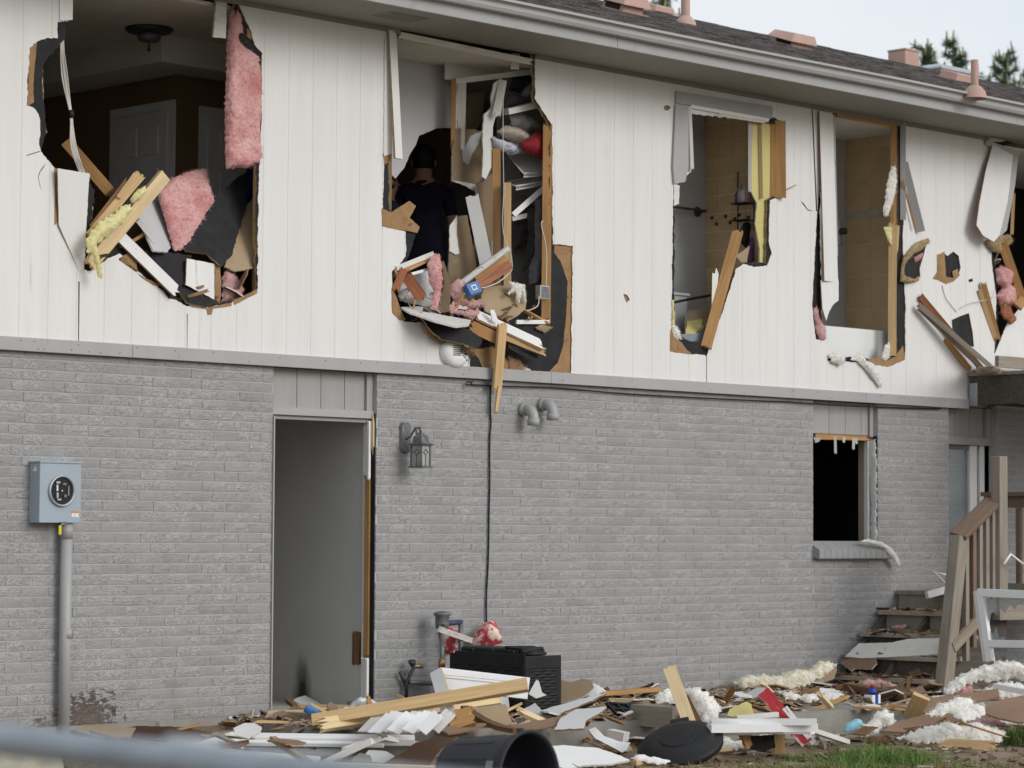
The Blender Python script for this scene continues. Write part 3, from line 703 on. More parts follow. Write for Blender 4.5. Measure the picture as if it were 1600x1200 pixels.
# upper wall framing: studs behind the sheathing
def stud(x, z0=2.53, z1=4.73, mat=None, w=.038):
    mb = MB(); mb.bx(x - w / 2, x + w / 2, .0135, .10, z0, z1); return mb.build('wall_stud', mat or m_wood, house)
for x in (-3.4, -3.0, -2.55, -2.12): stud(x)
stud(-.10); stud(.30); stud(.70); stud(2.98); stud(3.4); stud(3.86)
mb = MB(); mb.bx(X_L, -2.14, .102, .115, 2.53, 4.735); mb.bx(-.07, 1.10, .102, .115, 2.53, 4.735); mb.bx(2.80, 3.72, .102, .115, 2.53, 4.735)
mb.bx(5.36, 6.06, .102, .115, 2.53, 4.735); mb.bx(7.03, 8.05, .102, .115, 2.53, 4.735); mb.build('interior_lining', m_dry, house)
# lower rooms
wallbox('hall_wall', .95, 1.03, .10, 4.5, -.012, 2.36, m_greydoor)
wallbox('hall_wall', -.10, -.02, .10, 4.5, -.012, 2.36, m_greydoor)
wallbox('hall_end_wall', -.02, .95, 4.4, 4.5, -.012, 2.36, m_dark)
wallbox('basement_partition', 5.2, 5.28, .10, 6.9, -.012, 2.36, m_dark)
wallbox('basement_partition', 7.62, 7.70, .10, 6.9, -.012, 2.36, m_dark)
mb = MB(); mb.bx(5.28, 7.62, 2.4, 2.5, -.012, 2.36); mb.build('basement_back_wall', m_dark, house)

# nail heads along the trim and the siding
nv = MB(); rn_ = random.Random(8)
for k in range(46):
    x = rn_.uniform(-2.3, 7.9); z = rn_.choice([Z_T0 + .022, Z_T1 - .022]) + rn_.uniform(-.006, .006); nv.lathe((x, -.0475, z), (0, -1, 0), [(.0045, 0), (.003, .0015), (0, .002)], 6)
nv.build('nail_heads', m_darkmetal, house)['kind'] = 'stuff'
# ================================================================ GROUND
GZ = -.21
def gz(x, y):
    return GZ + .03 * mnoise.noise(V((x * .6, y * .6, 1.3))) + .012 * mnoise.noise(V((x * 2.3, y * 2.3, 4))) + .14 * max(0, min(1, (y + 1.1) / .9)) * (1 if x < 1 else 0)
xs = [-220, -60, -25, -14] + [-10 + .2 * k for k in range(120)] + [16, 22, 40, 90, 260]; ys = [-220, -60, -30, -18] + [-12 + .2 * k for k in range(62)] + [3, 9, 20, 60, 260]
vs = [(x, y, gz(x, y) if -12 < y < 1 and -10 < x < 14 else GZ) for x in xs for y in ys]; n = len(ys)
fs = [(i * n + j, (i + 1) * n + j, (i + 1) * n + j + 1, i * n + j + 1) for i in range(len(xs) - 1) for j in range(n - 1)]
# bring the far ground down a little under the house
ground = mk('ground', vs, fs, m_dirt, None, None, None, True); ground['kind'] = 'structure'
# concrete walk along the wall
edge = [(-.45, -.02), (-.42, -.75), (-.30, -1.35), (.3, -1.66), (1.5, -1.80), (3.2, -2.0), (4.4, -2.2), (7.0, -2.3), (13, -2.4), (13, .094), (.946, .094), (.0, .094)]
pv, tr = cutmesh(ragged(edge, .12, .006, random.Random(2)))
vs, fs, mi = solid(pv, tr, lambda a, b: V((a, b, -.034)), lambda a, b: V((a, b, -.30)))
walk = mk('walkway', vs, fs, m_concrete, None, mi); walk['kind'] = 'structure'
# ================================================================ WHAT IS IN AND ROUND THE HOLES
DRY = [m_dry, m_kraft, m_gyp]; KRAFT = [m_kraft, m_kraft, m_gyp]; GREY = [m_drygrey, m_kraft, m_gyp]
SIDE = [m_siding, m_brownfib, m_brownfib]; BLK = [m_black, m_black, m_fibedge]; TAN = [m_tanboard, m_kraft, m_gyp]; BRN = [m_brownfib] * 3
def sh(name, label, cat, pts, spec, mats=DRY, t=.012, rag=.004, step=.025, seed=1, parent=None, **k):
    o = sheet(name, pts, spec, t, mats, parent, rag, step, seed, **k)
    if parent is None: tag(o, label, cat)
    return o
def bd(name, label, a, b, w, t, mat, cat='board', split=(0, 0), parent=None, up=None, seed=1, bow=0, mats=None):
    """a, b = (px, py, Y)"""
    o = board(name, P(*a), P(*b), w, t, mat, up, parent, split, bow, seed, mats)
    if parent is None: tag(o, label, cat)
    return o
def fl(name, label, cat, pts, spec, mat, t=.04, parent=None, **k):
    o = fluff(name, pts, spec, t, mat, parent, **k)
    if parent is None: tag(o, label, cat)
    return o
def cable(name, label, pts, r, mat, cat='cable', parent=None, n=6):
    w = [P(*p) for p in pts]; out = []
    for i in range(len(w) - 1):                                    # smooth the run
        p0, p1, p2, p3 = w[max(i - 1, 0)], w[i], w[i + 1], w[min(i + 2, len(w) - 1)]
        for k in range(5):
            t = k / 5; out.append(.5 * ((2 * p1) + (p2 - p0) * t + (2 * p0 - 5 * p1 + 4 * p2 - p3) * t * t + (3 * p1 - p0 - 3 * p2 + p3) * t ** 3))
    out.append(w[-1]); mb = MB(); mb.tube(out, r, n); o = mb.build(name, mat, parent, True)
    if parent is None: tag(o, label, cat)
    return o
def panel_door(name, x0, x1, z0, z1, face, parent):
    """six panel door leaf lying in a wall; face: ('X', x) or ('Y', y)"""
    ax, c = face
    def bx(mb, u0, u1, w0, w1, d0, d1):
        if ax == 'X': mb.bx(c - d1, c - d0, u0, u1, w0, w1)
        else: mb.bx(u0, u1, c - d1, c - d0, w0, w1)
    mb = MB(); bx(mb, x0, x1, z0, z1, .002, .03); d = mb.build(name, m_white, parent)
    W_ = x1 - x0; H = z1 - z0
    for (a, b) in ((.14, .45), (.55, .86)):
        for (q, r) in ((.08, .36), (.44, .76), (.82, .94)):
            m2 = MB(); bx(m2, x0 + a * W_, x0 + b * W_, z0 + q * H, z0 + r * H, .031, .043); bevel(m2.build('door_panel', m_white, d), .012, 2)
    m2 = MB()
    for (u0, u1, w0, w1) in ((x0 - .07, x0 - .004, z0, z1 + .07), (x1 + .004, x1 + .07, z0, z1 + .07), (x0 - .004, x1 + .004, z1 + .004, z1 + .07)): bx(m2, u0, u1, w0, w1, .002, .02)
    m2.build('door_casing', m_white, d)
    return d
# ---- room behind the left hole
YB = 1.45; XB = P(275, 180, YB).x
wallbox('closet_block', XB, 2.05, YB, 6.9, 2.53, 4.735, m_wall_brown)
q0, q1 = PX(184, 192, XB), PX(266, 172, XB)
panel_door('interior_door', min(q0.y, q1.y), max(q0.y, q1.y), 2.54, q1.z, ('X', XB), house)
q0 = P(322, 182, YB); panel_door('interior_door', q0.x, q0.x + .75, 2.54, q0.z, ('Y', YB), house)
q = P(252, 96, 1.1); wallbox('dropped_ceiling', q.x, 1.09, 1.1, 6.8, q.z, 4.734, m_ceil)
q = PZ(233, 44, 4.735); q.z = 4.734
lamp = tag(empty('ceiling_light', q), 'bronze flush ceiling light fixture hanging in the dark room of the left hole', 'ceiling light')
mb = MB(); mb.lathe(q, (0, 0, -1), [(.0, 0), (.165, 0), (.17, .012), (.15, .03), (.06, .04), (0, .04)], 28); mb.build('canopy', m_darkmetal, lamp, True)
mb = MB(); mb.lathe(q - V((0, 0, .04)), (0, 0, -1), [(.07, 0), (.085, .02), (.07, .05), (.03, .06), (0, .06)], 20); mb.build('socket_cluster', m_pewter, lamp, True)
mb = MB(); mb.lathe(q - V((0, 0, .1)), (0, 0, -1), [(.006, 0), (.006, .04), (.016, .05), (.006, .06), (0, .075)], 10); mb.build('finial', m_darkmetal, lamp, True)
# left rim: torn fibreboard, white remnants
sh('torn_fibreboard_strip', 'narrow brown torn fibreboard edge left of the leftmost hole', 'fibreboard', [(46, 76), (58, 66), (55, 95), (52, 130), (53, 160), (43, 166)], -.0085, BRN, .006, .002)
sh('torn_fibreboard_strip', 'brown and grey flaking edge inside the leftmost hole rim', 'fibreboard', [(56, 130), (67, 105), (68, 150), (70, 190), (74, 208), (66, 205), (60, 180), (54, 160)], .004, [m_fibedge] * 3, .012, .003)
sh('white_trim_remnant', 'short white board end at the top left of the leftmost hole', 'board', [(93, -30), (114.5, -30), (113.5, 31), (94, 32)], -.03, [m_white] * 3, .018, 0)
sh('bent_siding_strip', 'white siding strip bent outward at the lower left of the leftmost hole', 'siding', [(90, 263), (140, 271), (138, 300), (131, 424), (124, 424), (92, 352)],
   tri_plane(P(88, 352, -.035), P(131, 424, -.024), P(140, 271, -.085)), SIDE, .010, .001)
sh('torn_siding_edge', 'thin brown torn edge beside the bent siding strip', 'fibreboard', [(85.5, 262), (90, 264), (90.5, 345), (85.5, 352)], -.024, BRN, .004, .0012)
sh('white_trim_remnant', 'small cream board stub hanging at the top right of the leftmost hole', 'board', [(340, -12), (355, -8), (353, 60), (333, 58)], -.005, [m_aged] * 3, .018, .003)
fl('insulation_batt', 'tall pink insulation batt hanging at the right of the leftmost hole', 'insulation', [(355, 60), (359, 16), (370, 6), (376, 40), (386, 72), (402, 86), (408, 94), (407, 262), (395, 261), (353, 264), (351, 180)], .03, m_pink, .05, seed=2, rag=.008, edge=.035, amp=.010)
sh('black_paper', 'black building paper flap above the hanging pink batt', 'building paper', [(366, 2), (378, 24), (392, 50), (403, 74), (410, 80), (410, 94), (396, 88), (385, 75), (376, 66), (370, 50), (369, 25)], -.0085, [m_black] * 3, .003, .003)
sh('torn_fibreboard_strip', 'small brown torn patch on the black paper flap', 'fibreboard', [(386, 43), (392, 50), (393, 62), (386, 57)], -.0120, BRN, .003, .002)
cb = empty('cable_bundle', P(110, 200, .06)); tag(cb, 'bundle of white and cream electrical cables hanging in the leftmost hole', 'cables')
for k in range(6):
    o_ = (k - 2.5) * 1.7; w_ = math.sin(k * 2.1) * 2.2
    cable('cable', None, [(98 + o_ * .5, 30, .06), (97 + o_ * .55, 66, .05), (101 + o_ + w_, 120, .05 + .008 * k), (111 + o_ * .35, 180, .05), (115 + o_ + w_, 230, .045), (132 + o_ * .9, 280, .03 + .006 * k), (142 + o_ * .6, 318, .03), (137 + o_, 350, .05)], .0042, m_cable, parent=cb)
mb = MB(); mb.tube([P(110.5, 172, .05), P(111.5, 184, .05)], .020, 12); mb.build('tape_band', m_blackwire, cb, True)
mb = MB(); mb.tube([P(143, 311, .03), P(142, 321, .03)], .022, 12); mb.build('tape_band', m_blackwire, cb, True)
# lumber bundle
bd('stud', 'thick pale stud end in the lumber heap of the leftmost hole', (138, 416, -.04), (257, 274, -.10), .088, .038, m_woodpale, split=(.02, 0), seed=3, up=(.3, -1, .35))
bd('stud', 'splintered amber stud in the lumber heap of the leftmost hole', (137, 372, -.05), (222, 272, -.14), .06, .038, m_wood, split=(.02, .03), seed=4)
bd('stud', 'brown nailed stud at the back of the leftmost hole lumber heap', (146, 362, -.02), (206, 284, -.07), .088, .038, m_wood2, split=(.02, .05), seed=5)
bd('lath', 'thin splintered lath on top of the leftmost hole lumber heap', (184, 310, -.12), (216, 266, -.16), .030, .012, m_wood, split=(.02, .04), seed=6)
bd('stud', 'dark brown stud leaning inside the leftmost hole near the cables', (104, 222, .35), (172, 300, .05), .075, .038, m_wood2, seed=7)
fl('yellow_insulation', 'roll of yellow insulation draped over the leftmost hole lumber', 'insulation', [(134, 372), (150, 352), (175, 335), (195, 320), (206, 318), (204, 334), (192, 350), (172, 366), (152, 380), (160, 420), (158, 436), (153, 432), (146, 400), (134, 392)], -.14, m_yellow, .035, seed=4, amp=.012, rag=.013, edge=.07, grid=.015)
fl('yellow_insulation', 'small yellow insulation tuft between the two pale studs', 'insulation', [(203, 312), (214, 297), (228, 290), (230, 300), (218, 313), (206, 318)], -.15, m_yellow, .03, seed=5, rag=.004, edge=.045, grid=.012)
sh('drywall_piece', 'white textured drywall slab standing behind the yellow insulation', 'drywall', [(212, 330), (238, 308), (250, 318), (268, 385), (262, 394), (240, 392), (228, 365)], tri_plane(P(212, 330, .10), P(262, 394, .02), P(240, 308, .30)), GREY, .013, .003, seed=6)
bd('slotted_strip', 'white slotted metal strip inside the leftmost hole', (216, 344, .0), (243, 378, -.02), .035, .006, m_white)
fl('insulation_batt', 'square pink insulation batt standing in the leftmost hole', 'insulation', [(245, 300), (260, 283), (290, 270), (321, 262), (334, 317), (326, 332), (302, 368), (292, 388), (272, 392), (256, 338)], tri_plane(P(246, 300, .22), P(275, 392, .04), P(320, 263, .30)), m_pink, .03, seed=8, rag=.007, edge=.035)
sh('sheathing_piece', 'large black sheathing board leaning in the leftmost hole', 'sheathing board', [(387, 268), (385, 322), (362, 400), (346, 416), (322, 396), (292, 393), (286, 383), (306, 360), (322, 330), (345, 300), (372, 276)], tri_plane(P(387, 268, .30), P(350, 412, .0), P(290, 388, .03)), BLK, .013, .004, seed=9)
sh('drywall_piece', 'tan painted drywall board at the right of the leftmost hole', 'drywall', [(404, 302), (404, 418), (368, 424), (351, 416), (383, 324)], tri_plane(P(404, 302, .28), P(404, 418, .03), P(351, 416, .02)), TAN, .013, .003, seed=10)
fl('blue_cloth', 'dark blue cloth above the tan drywall board', 'cloth', [(384, 264), (404, 262), (404, 306), (382, 326)], .40, M('dark_blue_cloth', (.012, .025, .12), .9, .2), .02, seed=3)
sh('sheathing_piece', 'black sheathing scrap low in the leftmost hole', 'sheathing board', [(228, 391), (262, 394), (300, 398), (292, 444), (276, 448), (250, 420)], tri_plane(P(228, 391, .06), P(300, 398, .06), P(280, 448, -.005)), BLK, .012, .004, seed=11)
sh('sheathing_piece', 'black sheathing scrap left of the fallen white plank', 'sheathing board', [(150, 402), (178, 388), (212, 386), (226, 398), (222, 412), (212, 425), (186, 398), (160, 412), (145, 420)], .006, BLK, .012, .004, seed=12)
bd('siding_plank_loose', 'fallen white siding plank lying across the bottom of the leftmost hole', (186, 368, -.01), (276, 456, -.045), .115, .012, m_siding, 'siding', split=(.02, .02), seed=8, up=(.1, -1, .5), mats=SIDE)
sh('fibreboard_piece', 'brown fibreboard triangle below the lumber heap', 'fibreboard', [(184, 405), (213, 388), (214, 426)], -.020, BRN, .010, .002, seed=13)
sh('siding_piece', 'square white siding scrap standing at the bottom of the leftmost hole', 'siding', [(292, 404), (335, 412), (335, 468), (290, 445)], tri_plane(P(292, 404, .01), P(335, 412, .03), P(335, 468, -.012)), SIDE, .012, .002, seed=14)
sh('fibreboard_piece', 'narrow brown fibreboard slab right of the square siding scrap', 'fibreboard', [(336, 412), (344, 418), (346, 440), (344, 474), (335, 468)], .03, BRN, .010, .003, seed=15)
sh('sheathing_piece', 'dark grey sheathing wedge on the bottom lip of the leftmost hole', 'sheathing board', [(275, 448), (284, 442), (303, 446), (342, 473), (322, 480), (292, 473)], tri_plane(P(275, 448, .0), P(342, 473, -.01), P(322, 480, -.035)), BLK, .012, .003, seed=16)
fl('pink_insulation_tuft', 'pale pink insulation tuft in the lower right of the leftmost hole', 'insulation', [(348, 432), (356, 420), (372, 432), (382, 455), (378, 464), (362, 472), (346, 472)], .05, m_pinkpale, .04, seed=9, rag=.011, edge=.07)
sh('torn_fibreboard_strip', 'brown curled rim under the lower right of the leftmost hole', 'fibreboard', [(364, 470), (402, 452), (402, 458), (366, 477)], -.022, BRN, .006, .002, seed=17)
sh('torn_fibreboard_strip', 'brown rim flap hanging at the bottom of the leftmost hole', 'fibreboard', [(294, 475), (322, 481), (362, 473), (362, 478), (333, 482), (331, 491), (325, 492), (323, 483), (300, 480)], -.024, BRN, .006, .0015, seed=18)
sh('torn_fibreboard_strip', 'thin brown split along the sill left of the lowest point', 'fibreboard', [(215, 427), (228, 435), (250, 444), (255, 436), (254, 447), (240, 446), (222, 434)], -.023, BRN, .006, .0015, seed=19)
fl('pile_of_rubble', 'dark rubble filling the floor of the leftmost hole room', 'rubble', [(140, 420), (160, 330), (230, 330), (300, 320), (402, 330), (402, 455), (330, 478), (260, 465), (200, 425)], .42, m_chip2, .12, seed=6, grid=.05, amp=.05, sc=6, edge=.2)

# ---- middle hole
sh('drywall_piece', 'grey upper drywall sheet with a broken lower edge inside the middle hole', 'drywall', [(596, 20), (716, 60), (708, 128), (705, 200), (684, 200), (655, 212), (650, 226), (641, 240), (632, 262), (618, 279), (606, 268), (592, 262)], .62, GREY, .013, .003, seed=3)
sh('drywall_piece', 'pale drywall header above the closet in the middle hole', 'drywall', [(696, 70), (812, 86), (812, 110), (770, 118), (712, 126), (696, 124)], .50, DRY, .013, .003, seed=4)
bd('header_board', 'white header board along the top of the middle hole', (622, 54, -.012), (832, 97, -.012), .045, .03, m_aged, split=(.02, .05), seed=5)
bd('white_trim_board', 'white trim board hanging at the left edge of the middle hole', (612, 48, -.03), (622, 248, -.07), .092, .018, m_siding, up=(.25, -1, 0), seed=2, mats=[m_siding, m_siding, m_fibedge])
sh('torn_siding_edge', 'torn cream siding edge behind the hanging white trim board', 'siding', [(601, 60), (609, 62), (612, 240), (600, 244)], -.024, [m_siding, m_brownfib, m_brownfib], .006, .002)
sh('fibreboard_piece', 'brown torn fibreboard lobe at the lower left of the middle hole', 'fibreboard', [(597, 326), (612, 332), (640, 314), (650, 322), (645, 332), (640, 340), (656, 355), (652, 364), (632, 360), (598, 353)], -.026, BRN, .010, .003, seed=6)
sh('fibreboard_piece', 'small torn brown flap hanging below the white trim board', 'fibreboard', [(598, 240), (612, 238), (611, 250), (601, 258)], -.022, BRN, .008, .002, seed=7)
frame_c = tag(empty('closet_doorway', P(715, 300, .45)), 'broken white closet door frame inside the middle hole', 'door frame')
bd('jamb', None, (719, 124, .46), (716, 236, .46), .095, .022, m_aged, parent=frame_c, split=(0, .03), seed=8)
bd('rough_jamb', None, (709, 124, .48), (708, 238, .48), .035, .05, m_wood2, parent=frame_c, split=(0, .03), seed=9)
bd('head_casing', None, (712, 127, .46), (834, 112, .20), .040, .022, m_aged, parent=frame_c, seed=10)
bd('stub', None, (806, 84, .12), (804, 110, .12), .06, .02, m_white, parent=frame_c, split=(0, .02), seed=11)
sh('closet_back_wall', 'grey closet back wall behind the shelves of the middle hole', 'drywall', [(778, 108), (868, 118), (868, 520), (778, 520)], .62, GREY, .013, .002, seed=8)
sh('drywall_piece', 'brown closet drywall back seen through the upper closet opening', 'drywall', [(728, 148), (758, 142), (752, 190), (742, 206), (728, 208)], .70, KRAFT, .012, .003, seed=9)
sh('drywall_piece', 'torn brown drywall sheet with white shreds left of the closet', 'drywall', [(707, 235), (716, 200), (750, 204), (770, 215), (772, 285), (752, 292), (738, 290), (706, 284)], .44, [m_kraft, m_kraft, m_gyp], .012, .005, seed=10)
sh('drywall_shred', 'pale peeled paper patch on the torn closet drywall', 'drywall', [(722, 238), (736, 212), (752, 205), (748, 225), (738, 240), (732, 258), (724, 252)], .435, GREY, .002, .004, seed=11)
sh('drywall_shred', 'white torn lower edge of the closet drywall', 'drywall', [(706, 282), (722, 284), (743, 288), (744, 300), (726, 290)], .43, DRY, .012, .002, seed=12)
sh('drywall_piece', 'tall brown drywall sheet standing beside the white diagonal plank', 'drywall', [(745, 292), (774, 268), (776, 440), (768, 462), (742, 470), (740, 430)], .36, KRAFT, .012, .004, seed=13)
sh('drywall_piece', 'tan curved drywall piece right of the standing person', 'drywall', [(704, 352), (716, 338), (730, 336), (748, 430), (742, 470), (700, 462), (702, 400)], .34, KRAFT, .012, .004, seed=14)
sh('drywall_shred', 'white torn edge strip beside the standing person', 'drywall', [(703, 352), (714, 336), (714, 370), (718, 396), (712, 398), (702, 392)], .33, DRY, .006, .004, seed=15)
sh('drywall_shred', 'long twisted white drywall shred hanging over the closet shelves', 'drywall', [(772, 130), (784, 122), (778, 150), (775, 180), (770, 200), (770, 230), (768, 262), (759, 280), (753, 276), (755, 240), (754, 205), (757, 178), (768, 168), (768, 148)], .22, DRY, .013, .004, seed=16)
bd('casing_piece', 'short white casing stub dangling over the closet shelves', (786, 126, .20), (775, 184, .16), .06, .018, m_aged, split=(0, .05), seed=12)
bd('stud', 'slim pine stud left of the closet shelves in the middle hole', (776, 232, .20), (776, 466, .20), .058, .038, m_wood2, seed=13)
bd('stud', 'bare pine stud in front of the closet shelves', (793, 286, .10), (793, 455, .06), .055, .038, m_wood, split=(0, .02), seed=14)
bd('stud', 'long notched amber stud on the right of the middle hole', (856, 190, .02), (853, 505, .02), .070, .038, m_wood2, split=(.03, .0), seed=15)
bd('casing_piece', 'white painted diagonal plank leaning left of the bare pine stud', (737, 304, .20), (764, 432, .16), .098, .018, m_white, split=(.02, 0), seed=16)
sh('drywall_piece', 'pointed white drywall offcut behind the diagonal plank', 'drywall', [(757, 430), (756, 372), (766, 378), (772, 376), (779, 368), (782, 420), (778, 440)], .26, DRY, .012, .003, seed=17)
# closet shelves and clothes
shelf = tag(empty('closet_shelf', P(810, 168, .3)), 'white wooden closet shelf tilted at the top of the closet', 'shelf')
bd('shelf_board', None, (780, 176, .30), (842, 162, .20), .045, .30, m_white, parent=shelf, up=(0, 1, 0))
for nm, lab, (c1, c2, c3, c4), yy in (('wire_shelf', 'upper white wire shelf folded down in the closet', ((790, 238), (818, 271), (860, 268), (840, 236)), .28), ('wire_shelf', 'lower white wire shelf edge in the closet', ((790, 285), (806, 291), (862, 281), (845, 272)), .30)):
    ws = tag(empty(nm, P(c2[0], c2[1], yy - .1)), lab, 'wire shelf', 'wire shelves in the closet')
    A, B, C_, D_ = P(*c1, yy + .15), P(*c2, yy - .1), P(*c3, yy - .1), P(*c4, yy + .15)
    mb = MB(); mb.tube([A, B, C_], .006, 6); mb.tube([A + (D_ - A) * .02, D_], .004, 6)
    drop = V((0, 0, -.028)); mb.tube([B + drop, C_ + drop], .005, 6); mb.build('frame', m_vinyl, ws, True)
    mb = MB()
    for k in range(26):
        u = (k + .5) / 26; mb.tube([A.lerp(D_, u), B.lerp(C_, u), B.lerp(C_, u) + drop], .0022, 4)
    mb.build('wires', m_vinyl, ws)['kind'] = 'stuff'
bd('shelf_brace', 'white diagonal shelf brace fallen across the closet', (802, 336, .20), (852, 292, .14), .042, .014, m_white, seed=17)
bd('shelf_brace', 'short white level brace at the bottom of the closet shelves', (800, 342, .26), (826, 336, .22), .035, .014, m_white, seed=18)
def cloth(label, pts, y, mat, t=.06, seed=1, name='folded_clothes', cat='clothes', amp=.018, sc=12, **k):
    return fl(name, label, cat, pts, y, mat, t, seed=seed, amp=amp, sc=sc, grid=.018, edge=k.pop('edge', .06), rag=.006)
cloth('black bundle of clothes on the top closet shelf', [(796, 140), (800, 118), (834, 118), (834, 140), (822, 150)], .36, m_black_cloth, .07, 3)
cloth('grey bundle of clothes on the top closet shelf', [(786, 168), (794, 150), (810, 146), (830, 132), (836, 155), (830, 162)], .30, m_charcoal, .07, 4)
cloth('pale grey cloth tucked beside the black bundle', [(814, 150), (822, 136), (834, 128), (834, 156)], .27, m_grey_cloth, .05, 5)
cloth('beige folded blanket on the middle closet shelf', [(776, 206), (790, 196), (812, 200), (828, 214), (826, 230), (812, 228), (790, 216)], .24, m_beige_cloth, .07, 6)
cloth('grey folded sweater over the beige blanket', [(795, 180), (812, 176), (836, 186), (840, 200), (820, 206), (800, 196)], .26, m_grey_cloth, .06, 7)
cloth('pale blue printed cloth on the middle closet shelf', [(770, 214), (784, 218), (804, 226), (816, 238), (800, 242), (784, 236), (771, 228)], .20, m_pattern_cloth, .05, 8, edge=.03)
cloth('red cushion hanging over the closet shelf', [(812, 224), (826, 216), (838, 206), (848, 202), (855, 216), (855, 252), (836, 244), (818, 236)], .12, m_red_cloth, .07, 9, amp=.008)
cloth('dark crimson garment under the wire shelf', [(812, 270), (834, 268), (858, 266), (858, 276), (836, 276), (815, 276)], .34, m_red_cloth, .02, 10, edge=.02)
cloth('black jacket hanging low in the closet', [(822, 326), (834, 318), (838, 350), (832, 392), (824, 412), (814, 432), (820, 400), (826, 366)], .22, m_black_cloth, .05, 11, name='hanging_clothes', edge=.03)
cloth('charcoal coat hanging beside the amber stud', [(836, 312), (852, 304), (856, 380), (852, 400), (846, 440), (828, 448), (826, 420), (836, 396)], .16, m_charcoal, .05, 12, name='hanging_clothes', edge=.03)
cloth('dark grey garment heap behind the diagonal brace', [(798, 318), (806, 304), (824, 306), (830, 318), (812, 334), (800, 334)], .40, m_charcoal, .06, 13)
cloth('grey trousers folded under the level brace', [(800, 350), (836, 340), (834, 380), (804, 390)], .50, m_charcoal, .04, 14)
cable('cable', 'thin white cord hanging straight down past the closet shelves', [(786, 130, .05), (786, 230, .05), (787, 300, .05), (785, 345, .04), (789, 375, .02), (797, 388, .0)], .0035, m_cable)
cable('cable', 'white cable stapled along the long amber stud', [(848, 345, -.02), (846, 352, -.02), (853, 385, -.02), (854, 410, -.02), (853, 446, -.02)], .0045, m_cable)
ebox = tag(empty('junction_box', P(846, 456, -.01)), 'small grey metal junction box on the long amber stud', 'junction box')
c = P(846, 457, -.012); mb = MB(); mb.bx(c.x - .055, c.x + .045, -.055, .0, c.z - .055, c.z + .05); bevel(mb.build('box', m_steel, ebox), .005)
mb = MB(); mb.bx(c.x - .045, c.x + .035, -.0575, -.0555, c.z - .045, c.z + .04); mb.build('cover', m_pewter, ebox)
cable('cable', 'white cable looping below the junction box', [(842, 462, -.07), (841, 476, -.08), (834, 482, -.08), (822, 486, -.06)], .0045, m_cable)
cable('cable', 'long white cable sagging from the bare stud to the blue box', [(797, 388, .0), (800, 412, -.03), (798, 424, -.05), (780, 440, -.07), (762, 448, -.08), (752, 450, -.08)], .0045, m_cable)
pvc = tag(empty('plastic_pipe', P(760, 410, 0)), 'grey white plastic pipe sticking diagonally out of the middle hole', 'pipe')
mb = MB(); mb.tube([P(722, 442, .06), P(794, 388, -.10)], .024, 14, False); mb.build('tube', m_aged, pvc, True)
mb = MB(); mb.lathe(P(794, 388, -.10), P(722, 442, .06) - P(794, 388, -.10), [(.018, .2), (.018, 0), (.024, 0)], 14); mb.build('bore', m_white, pvc, True)
bd('stud', 'splintered rusty stud under the plastic pipe', (736, 452, .0), (797, 414, -.05), .070, .038, m_woodred, split=(.06, .01), seed=19)
bd('stud', 'short amber stud wedged above the rusty stud', (742, 438, .04), (790, 405, .0), .05, .038, m_wood2, seed=20)
bb = tag(empty('electrical_box', P(738, 451, -.07)), 'blue plastic electrical outlet box dangling in the middle hole', 'electrical box')
bm_ = rot_from(P(752, 446, -.09) - P(726, 455, -.07), (-.4, -1, .3)).to_4x4()
mb = MB(); mb.bx(-.055, .055, -.045, .045, -.03, .03); bevel(mb.build('box', m_blue, bb, mat4=Matrix.Translation(P(738, 452, -.09)) @ bm_), .005)
mb = MB(); mb.bx(-.022, .022, -.018, .022, .0305, .033); mb.build('face_plate', m_white, bb, mat4=Matrix.Translation(P(738, 452, -.09)) @ bm_)
mb = MB(); mb.bx(-.014, .014, -.010, .014, .0335, .035); mb.build('window', m_blue, bb, mat4=Matrix.Translation(P(738, 452, -.09)) @ bm_)
sh('drywall_piece', 'broad tan drywall board under the plastic pipe', 'drywall', [(757, 450), (780, 446), (800, 446), (822, 462), (821, 482), (808, 494), (794, 502), (758, 486), (752, 462)], tri_plane(P(757, 450, .06), P(822, 470, -.02), P(800, 500, -.05)), TAN, .013, .004, seed=18)
fl('drywall_crumbs', 'ragged white broken outlet surround right of the tan board', 'drywall', [(794, 440), (820, 444), (823, 476), (818, 470), (816, 452), (812, 474), (806, 466), (806, 452), (796, 462), (792, 458), (800, 450)], -.05, m_gyp, .012, seed=20, rag=.006, edge=.02, grid=.014)
# lower left cluster
sh('ductboard_piece', 'grey metal duct panel in the lower left of the middle hole', 'duct panel', [(620, 436), (680, 420), (690, 470), (668, 480), (625, 470)], .10, [m_foil] * 3, .01, .003, seed=19)
bd('stud', 'pine sill crosspiece on the lower left of the middle hole', (616, 428, -.01), (672, 402, .02), .05, .038, m_wood2, seed=21)
bd('white_trim_board', 'white window sill strip above the pine crosspiece', (618, 420, -.02), (676, 397, .01), .036, .03, m_aged, seed=22)
bd('stud', 'rusty splintered stud slanting through the lower left of the middle hole', (630, 424, -.04), (662, 470, -.02), .085, .038, m_woodred, split=(.05, .06), seed=23)
bd('stud', 'short dark red stud stub at the left lip of the middle hole', (632, 420, -.05), (616, 456, -.02), .055, .038, m_woodred, split=(.03, .03), seed=24)
bd('lath', 'thin white slat across the lower left duct panel', (636, 430, -.03), (672, 420, .0), .02, .01, m_white, seed=25)
fl('insulation_batt', 'pink insulation curtain in the lower left of the middle hole', 'insulation', [(668, 412), (676, 398), (686, 396), (690, 420), (692, 445), (688, 470), (680, 486), (672, 482), (678, 455), (670, 440)], -.05, m_pink, .04, seed=10, amp=.016, rag=.008, edge=.05, grid=.014)
